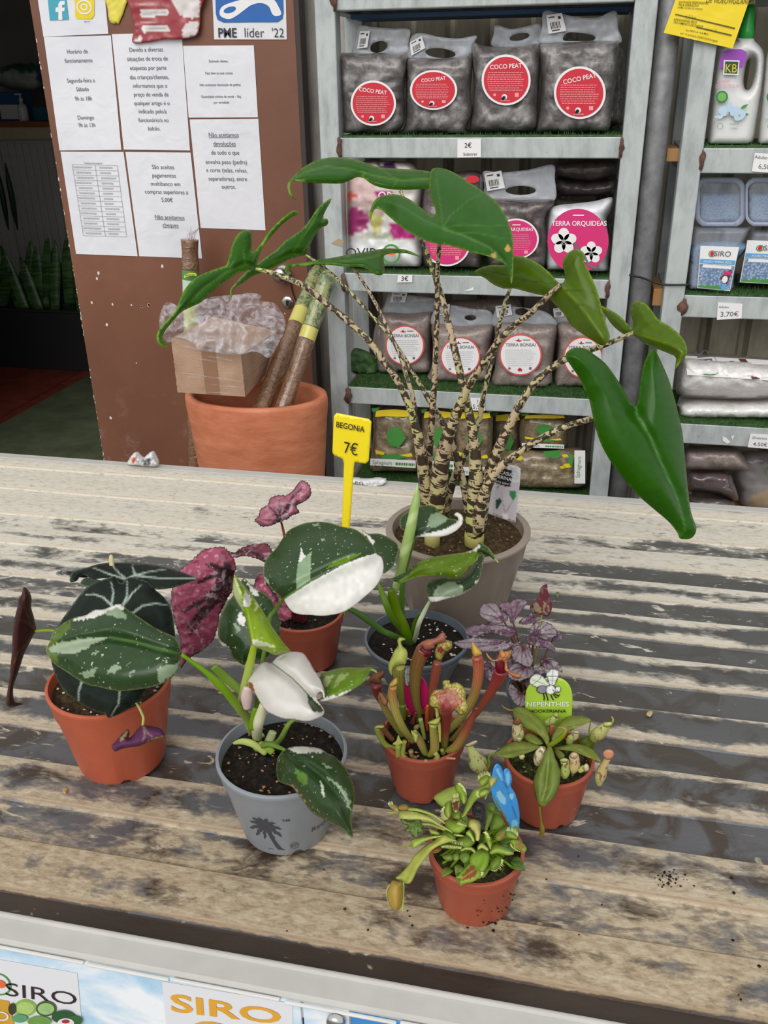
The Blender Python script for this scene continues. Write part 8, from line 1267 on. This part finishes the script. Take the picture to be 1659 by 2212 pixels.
vl([(95, 580), (150, 573), (197, 605), (192, 652), (130, 622)], .585, (170, 160, 84), name='trap', paint=[((176, 116, 74), ZH([(115, 590), (150, 585), (180, 612), (175, 635), (135, 612)]))]); vl([(198, 592), (240, 570), (290, 578), (307, 610), (280, 637), (210, 632)], .583, (158, 120, 56), name='trap', edge=((160, 170, 70), 1.6)); teeth([(95, 580), (110, 574), (140, 572)], .584, (-.2, -1), 6, 6); vl([(80, 660), (150, 640), (200, 650), (160, 668)], .586, (150, 156, 70))
vl([(335, 972), (345, 940), (450, 915), (560, 905), (652, 905), (560, 937), (480, 967), (410, 1012), (370, 1032), (345, 1022)], .577, (158, 176, 74)); stem(t, ZH([(215, 1028, 8), (280, 1008, 12), (350, 990, 16)]), [.572, .577], (140, 156, 60)); vl([(520, 830), (545, 830), (600, 850), (632, 885), (600, 895), (545, 885), (525, 860)], .588, (164, 180, 76), name='trap')
vl([(215, 735), (250, 722), (290, 735), (340, 742), (400, 720), (440, 745), (462, 800), (450, 882), (415, 870), (390, 922), (355, 900), (338, 905), (320, 862), (285, 868), (275, 830), (300, 800), (250, 790), (235, 765)], .592, (108, 134, 62), edge=((96, 122, 56), 1.2), crinkle=.004, cs=.25)
vl([(800, 950), (720, 905), (650, 900), (560, 960), (480, 1010), (420, 1060), (370, 1110), (330, 1170), (280, 1240), (220, 1300), (167, 1345), (185, 1367), (240, 1397), (290, 1412), (332, 1397), (370, 1330), (400, 1260), (440, 1200), (500, 1120), (550, 1060), (620, 1012), (700, 982), (790, 960)], .565, (164, 168, 76), mid=ZH([(780, 940), (600, 960), (450, 1080), (320, 1260), (245, 1390)]), crease=.004, ky=.0004)
vl([(150, 1375), (200, 1385), (235, 1400), (241, 1480), (236, 1600), (215, 1672), (165, 1702), (120, 1662), (85, 1580), (77, 1500), (100, 1430), (125, 1385)], .540, (172, 142, 62), name='trap', bulge=.007, R=16, edge=((196, 178, 84), 2), ky=.0002); vl([(241, 1398), (259, 1410), (256, 1550), (246, 1702), (232, 1660), (237, 1500)], .541, (176, 152, 70), name='trap', ky=.0002, bulge=0)
teeth([(130, 1670), (100, 1610), (80, 1540), (80, 1480), (105, 1425)], .539, (-1, .1), 18, 2.4)
for i in range(30):
    a = rnd.uniform(0, 6.28); r = .034*math.sqrt(rnd.random()); c0 = np.array([VC[0]+r*math.cos(a), VC[1]+r*math.sin(a), TP+VH]); d_ = np.array([math.cos(a), math.sin(a), .7]); L_ = rnd.uniform(.010, .018); sd = np.array([-math.sin(a), math.cos(a), 0])*rnd.uniform(.004, .007)
    V = []
    for q_ in np.linspace(0, 1, 6): w_ = math.sin(math.pi*min(.97, .15+.8*q_)); C0 = c0+d_*L_*q_-np.array([0, 0, .008*q_*q_]); V += [C0-sd*w_, C0-np.array([0, 0, .0015]), C0+sd*w_]
    o_ = mk('leaf', V, [(i_*3+j, i_*3+j+1, i_*3+j+4, i_*3+j+3) for i_ in range(5) for j in range(2)], CARN, t, True, col=np.tile(np.array(lin(rnd.choice([(112, 138, 54), (132, 154, 66), (92, 118, 46)]))), (18, 1))); o_.modifiers.new('t', 'SOLIDIFY').thickness = .0008
for i in range(22): a = rnd.uniform(0, 6.28); r = .036*math.sqrt(rnd.random()); P = np.array([VC[0]+r*math.cos(a), VC[1]+r*math.sin(a), TP+VH-.006]); tube('petiole', [P, P*.6+np.array([VC[0], VC[1], TP+VH+.01])*.4+np.array([0, 0, .004]), P+np.array([.006*math.cos(a), .006*math.sin(a), rnd.uniform(.008, .018)])], [.0014, .0018, .001], STEM, t, 7, 8, .5, np.array(lin((108, 136, 50))))
b = MB()
for i in range(46):
    a = azc+rnd.uniform(-.3, 1.5); zf = rnd.betavariate(1, 2.2); r = .034+(.0434-.034)*zf*.9+.0009; P = (VC[0]+r*math.cos(a), VC[1]+r*math.sin(a), TP+.003+.058*zf); octa(b, P, rnd.uniform(.0004, .0012))
tag(b.build('soil_flecks', SOIL, t), kind='stuff')
bt = card('bright blue insect-shaped plant tag in the flytrap pot', ZH([(1195, 252), (1213, 182), (1240, 151), (1270, 165), (1300, 220), (1310, 268), (1316, 222), (1336, 199), (1366, 210), (1391, 270), (1396, 320), (1385, 385), (1430, 460), (1460, 560), (1476, 680), (1471, 820), (1455, 915), (1400, 862), (1330, 762), (1260, 642), (1200, 522), (1180, 400)]), .627, (46, 146, 218), kx=.0004, sp=3, paint=[((130, 196, 232), ZH([(1225, 200), (1250, 190), (1280, 260), (1300, 330), (1260, 290)])), ((120, 190, 230), ZH([(1330, 240), (1365, 240), (1378, 310), (1350, 380), (1330, 320)])), ((136, 196, 228), ZH([(1230, 440), (1270, 420), (1330, 500), (1325, 580), (1280, 560), (1240, 500)])), ((140, 200, 232), ZH(oval(1390, 490, 26, 32))), ((120, 190, 226), ZH(oval(1420, 780, 36, 45))), ((118, 58, 40), ZH([(1250, 600), (1300, 650), (1350, 760), (1385, 830), (1330, 770), (1270, 670)])), ((96, 120, 60), ZH([(1195, 480), (1250, 560), (1300, 640), (1380, 800), (1320, 700), (1240, 600)]))], veins=[((30, 76, 130), ZH([(1300, 330), (1340, 400), (1390, 560)]), 1.2, 1.2), ((30, 76, 130), ZH([(1232, 440), (1272, 420), (1330, 500)]), 1.2, 1.2), ((34, 84, 140), ZH([(1400, 600), (1430, 680), (1440, 720)]), 3, 2), ((30, 76, 130), ZH([(1310, 268), (1320, 330), (1350, 400)]), 1.4, 1.2)])
# ---------------------------------------------------------------- crumbs and debris on the table
b = MB()
for (x, y, r) in [(1447, 1895, .0042), (1435, 1885, .003), (1460, 1900, .003), (1444, 1910, .0035), (1470, 1915, .0025), (1425, 1900, .002), (1480, 1890, .002), (1580, 1898, .003), (1585, 1930, .003), (1180, 1900, .002), (1010, 2005, .003), (1070, 1996, .003), (1066, 2012, .003), (745, 1965, .003), (890, 2000, .002), (885, 1980, .002), (620, 2012, .002), (1250, 2020, .002), (1583, 2032, .003), (1600, 2160, .003), (1640, 2088, .003), (1595, 2150, .002), (795, 2010, .0025), (700, 1880, .0015), (870, 1960, .0018), (880, 1968, .0018), (1300, 1955, .002), (1250, 1850, .002), (1148, 1745, .001), (1210, 1460, .0015)]:
    P = onZ(x, y, TP+.0005); octa(b, (P[0], P[1], P[2]+r*.3), r*.6)
for i in range(40): P = onZ(1447+rnd.gauss(0, 22), 1900+rnd.gauss(0, 11), TP+.0005); octa(b, P, rnd.uniform(.0004, .0012))
cr = b.build('soil_crumbs', SOIL, None, loc=(.1, .7, TP)); tag(cr, 'dark crumbs of spilled soil scattered on the table top', 'soil', kind='stuff')
for lab, px, c, dx in (('small green leaf scrap on the table behind the silver begonia', (1204, 1284), (88, 112, 60), 4), ('tiny yellow dried petal on the table by the orange pot', (140, 1707), (206, 170, 96), 5), ('pale straw fragment on the table beside the lime green tag', (1403, 1541), (196, 170, 120), 7)):
    sh = sheet('plant_scrap', [(px[0]-dx, px[1]+2), (px[0]-dx*.3, px[1]-5), (px[0]+dx, px[1]-4), (px[0]+dx*.6, px[1]+3), (px[0], px[1]+6)], float(onZ(px[0], px[1]+2, TP+.003)[1]), ATT, None, ky=.001, sp=2, color=c, thick=.001, loc=onZ(*px, TP+.001)); tag(sh, lab, 'plant scrap')
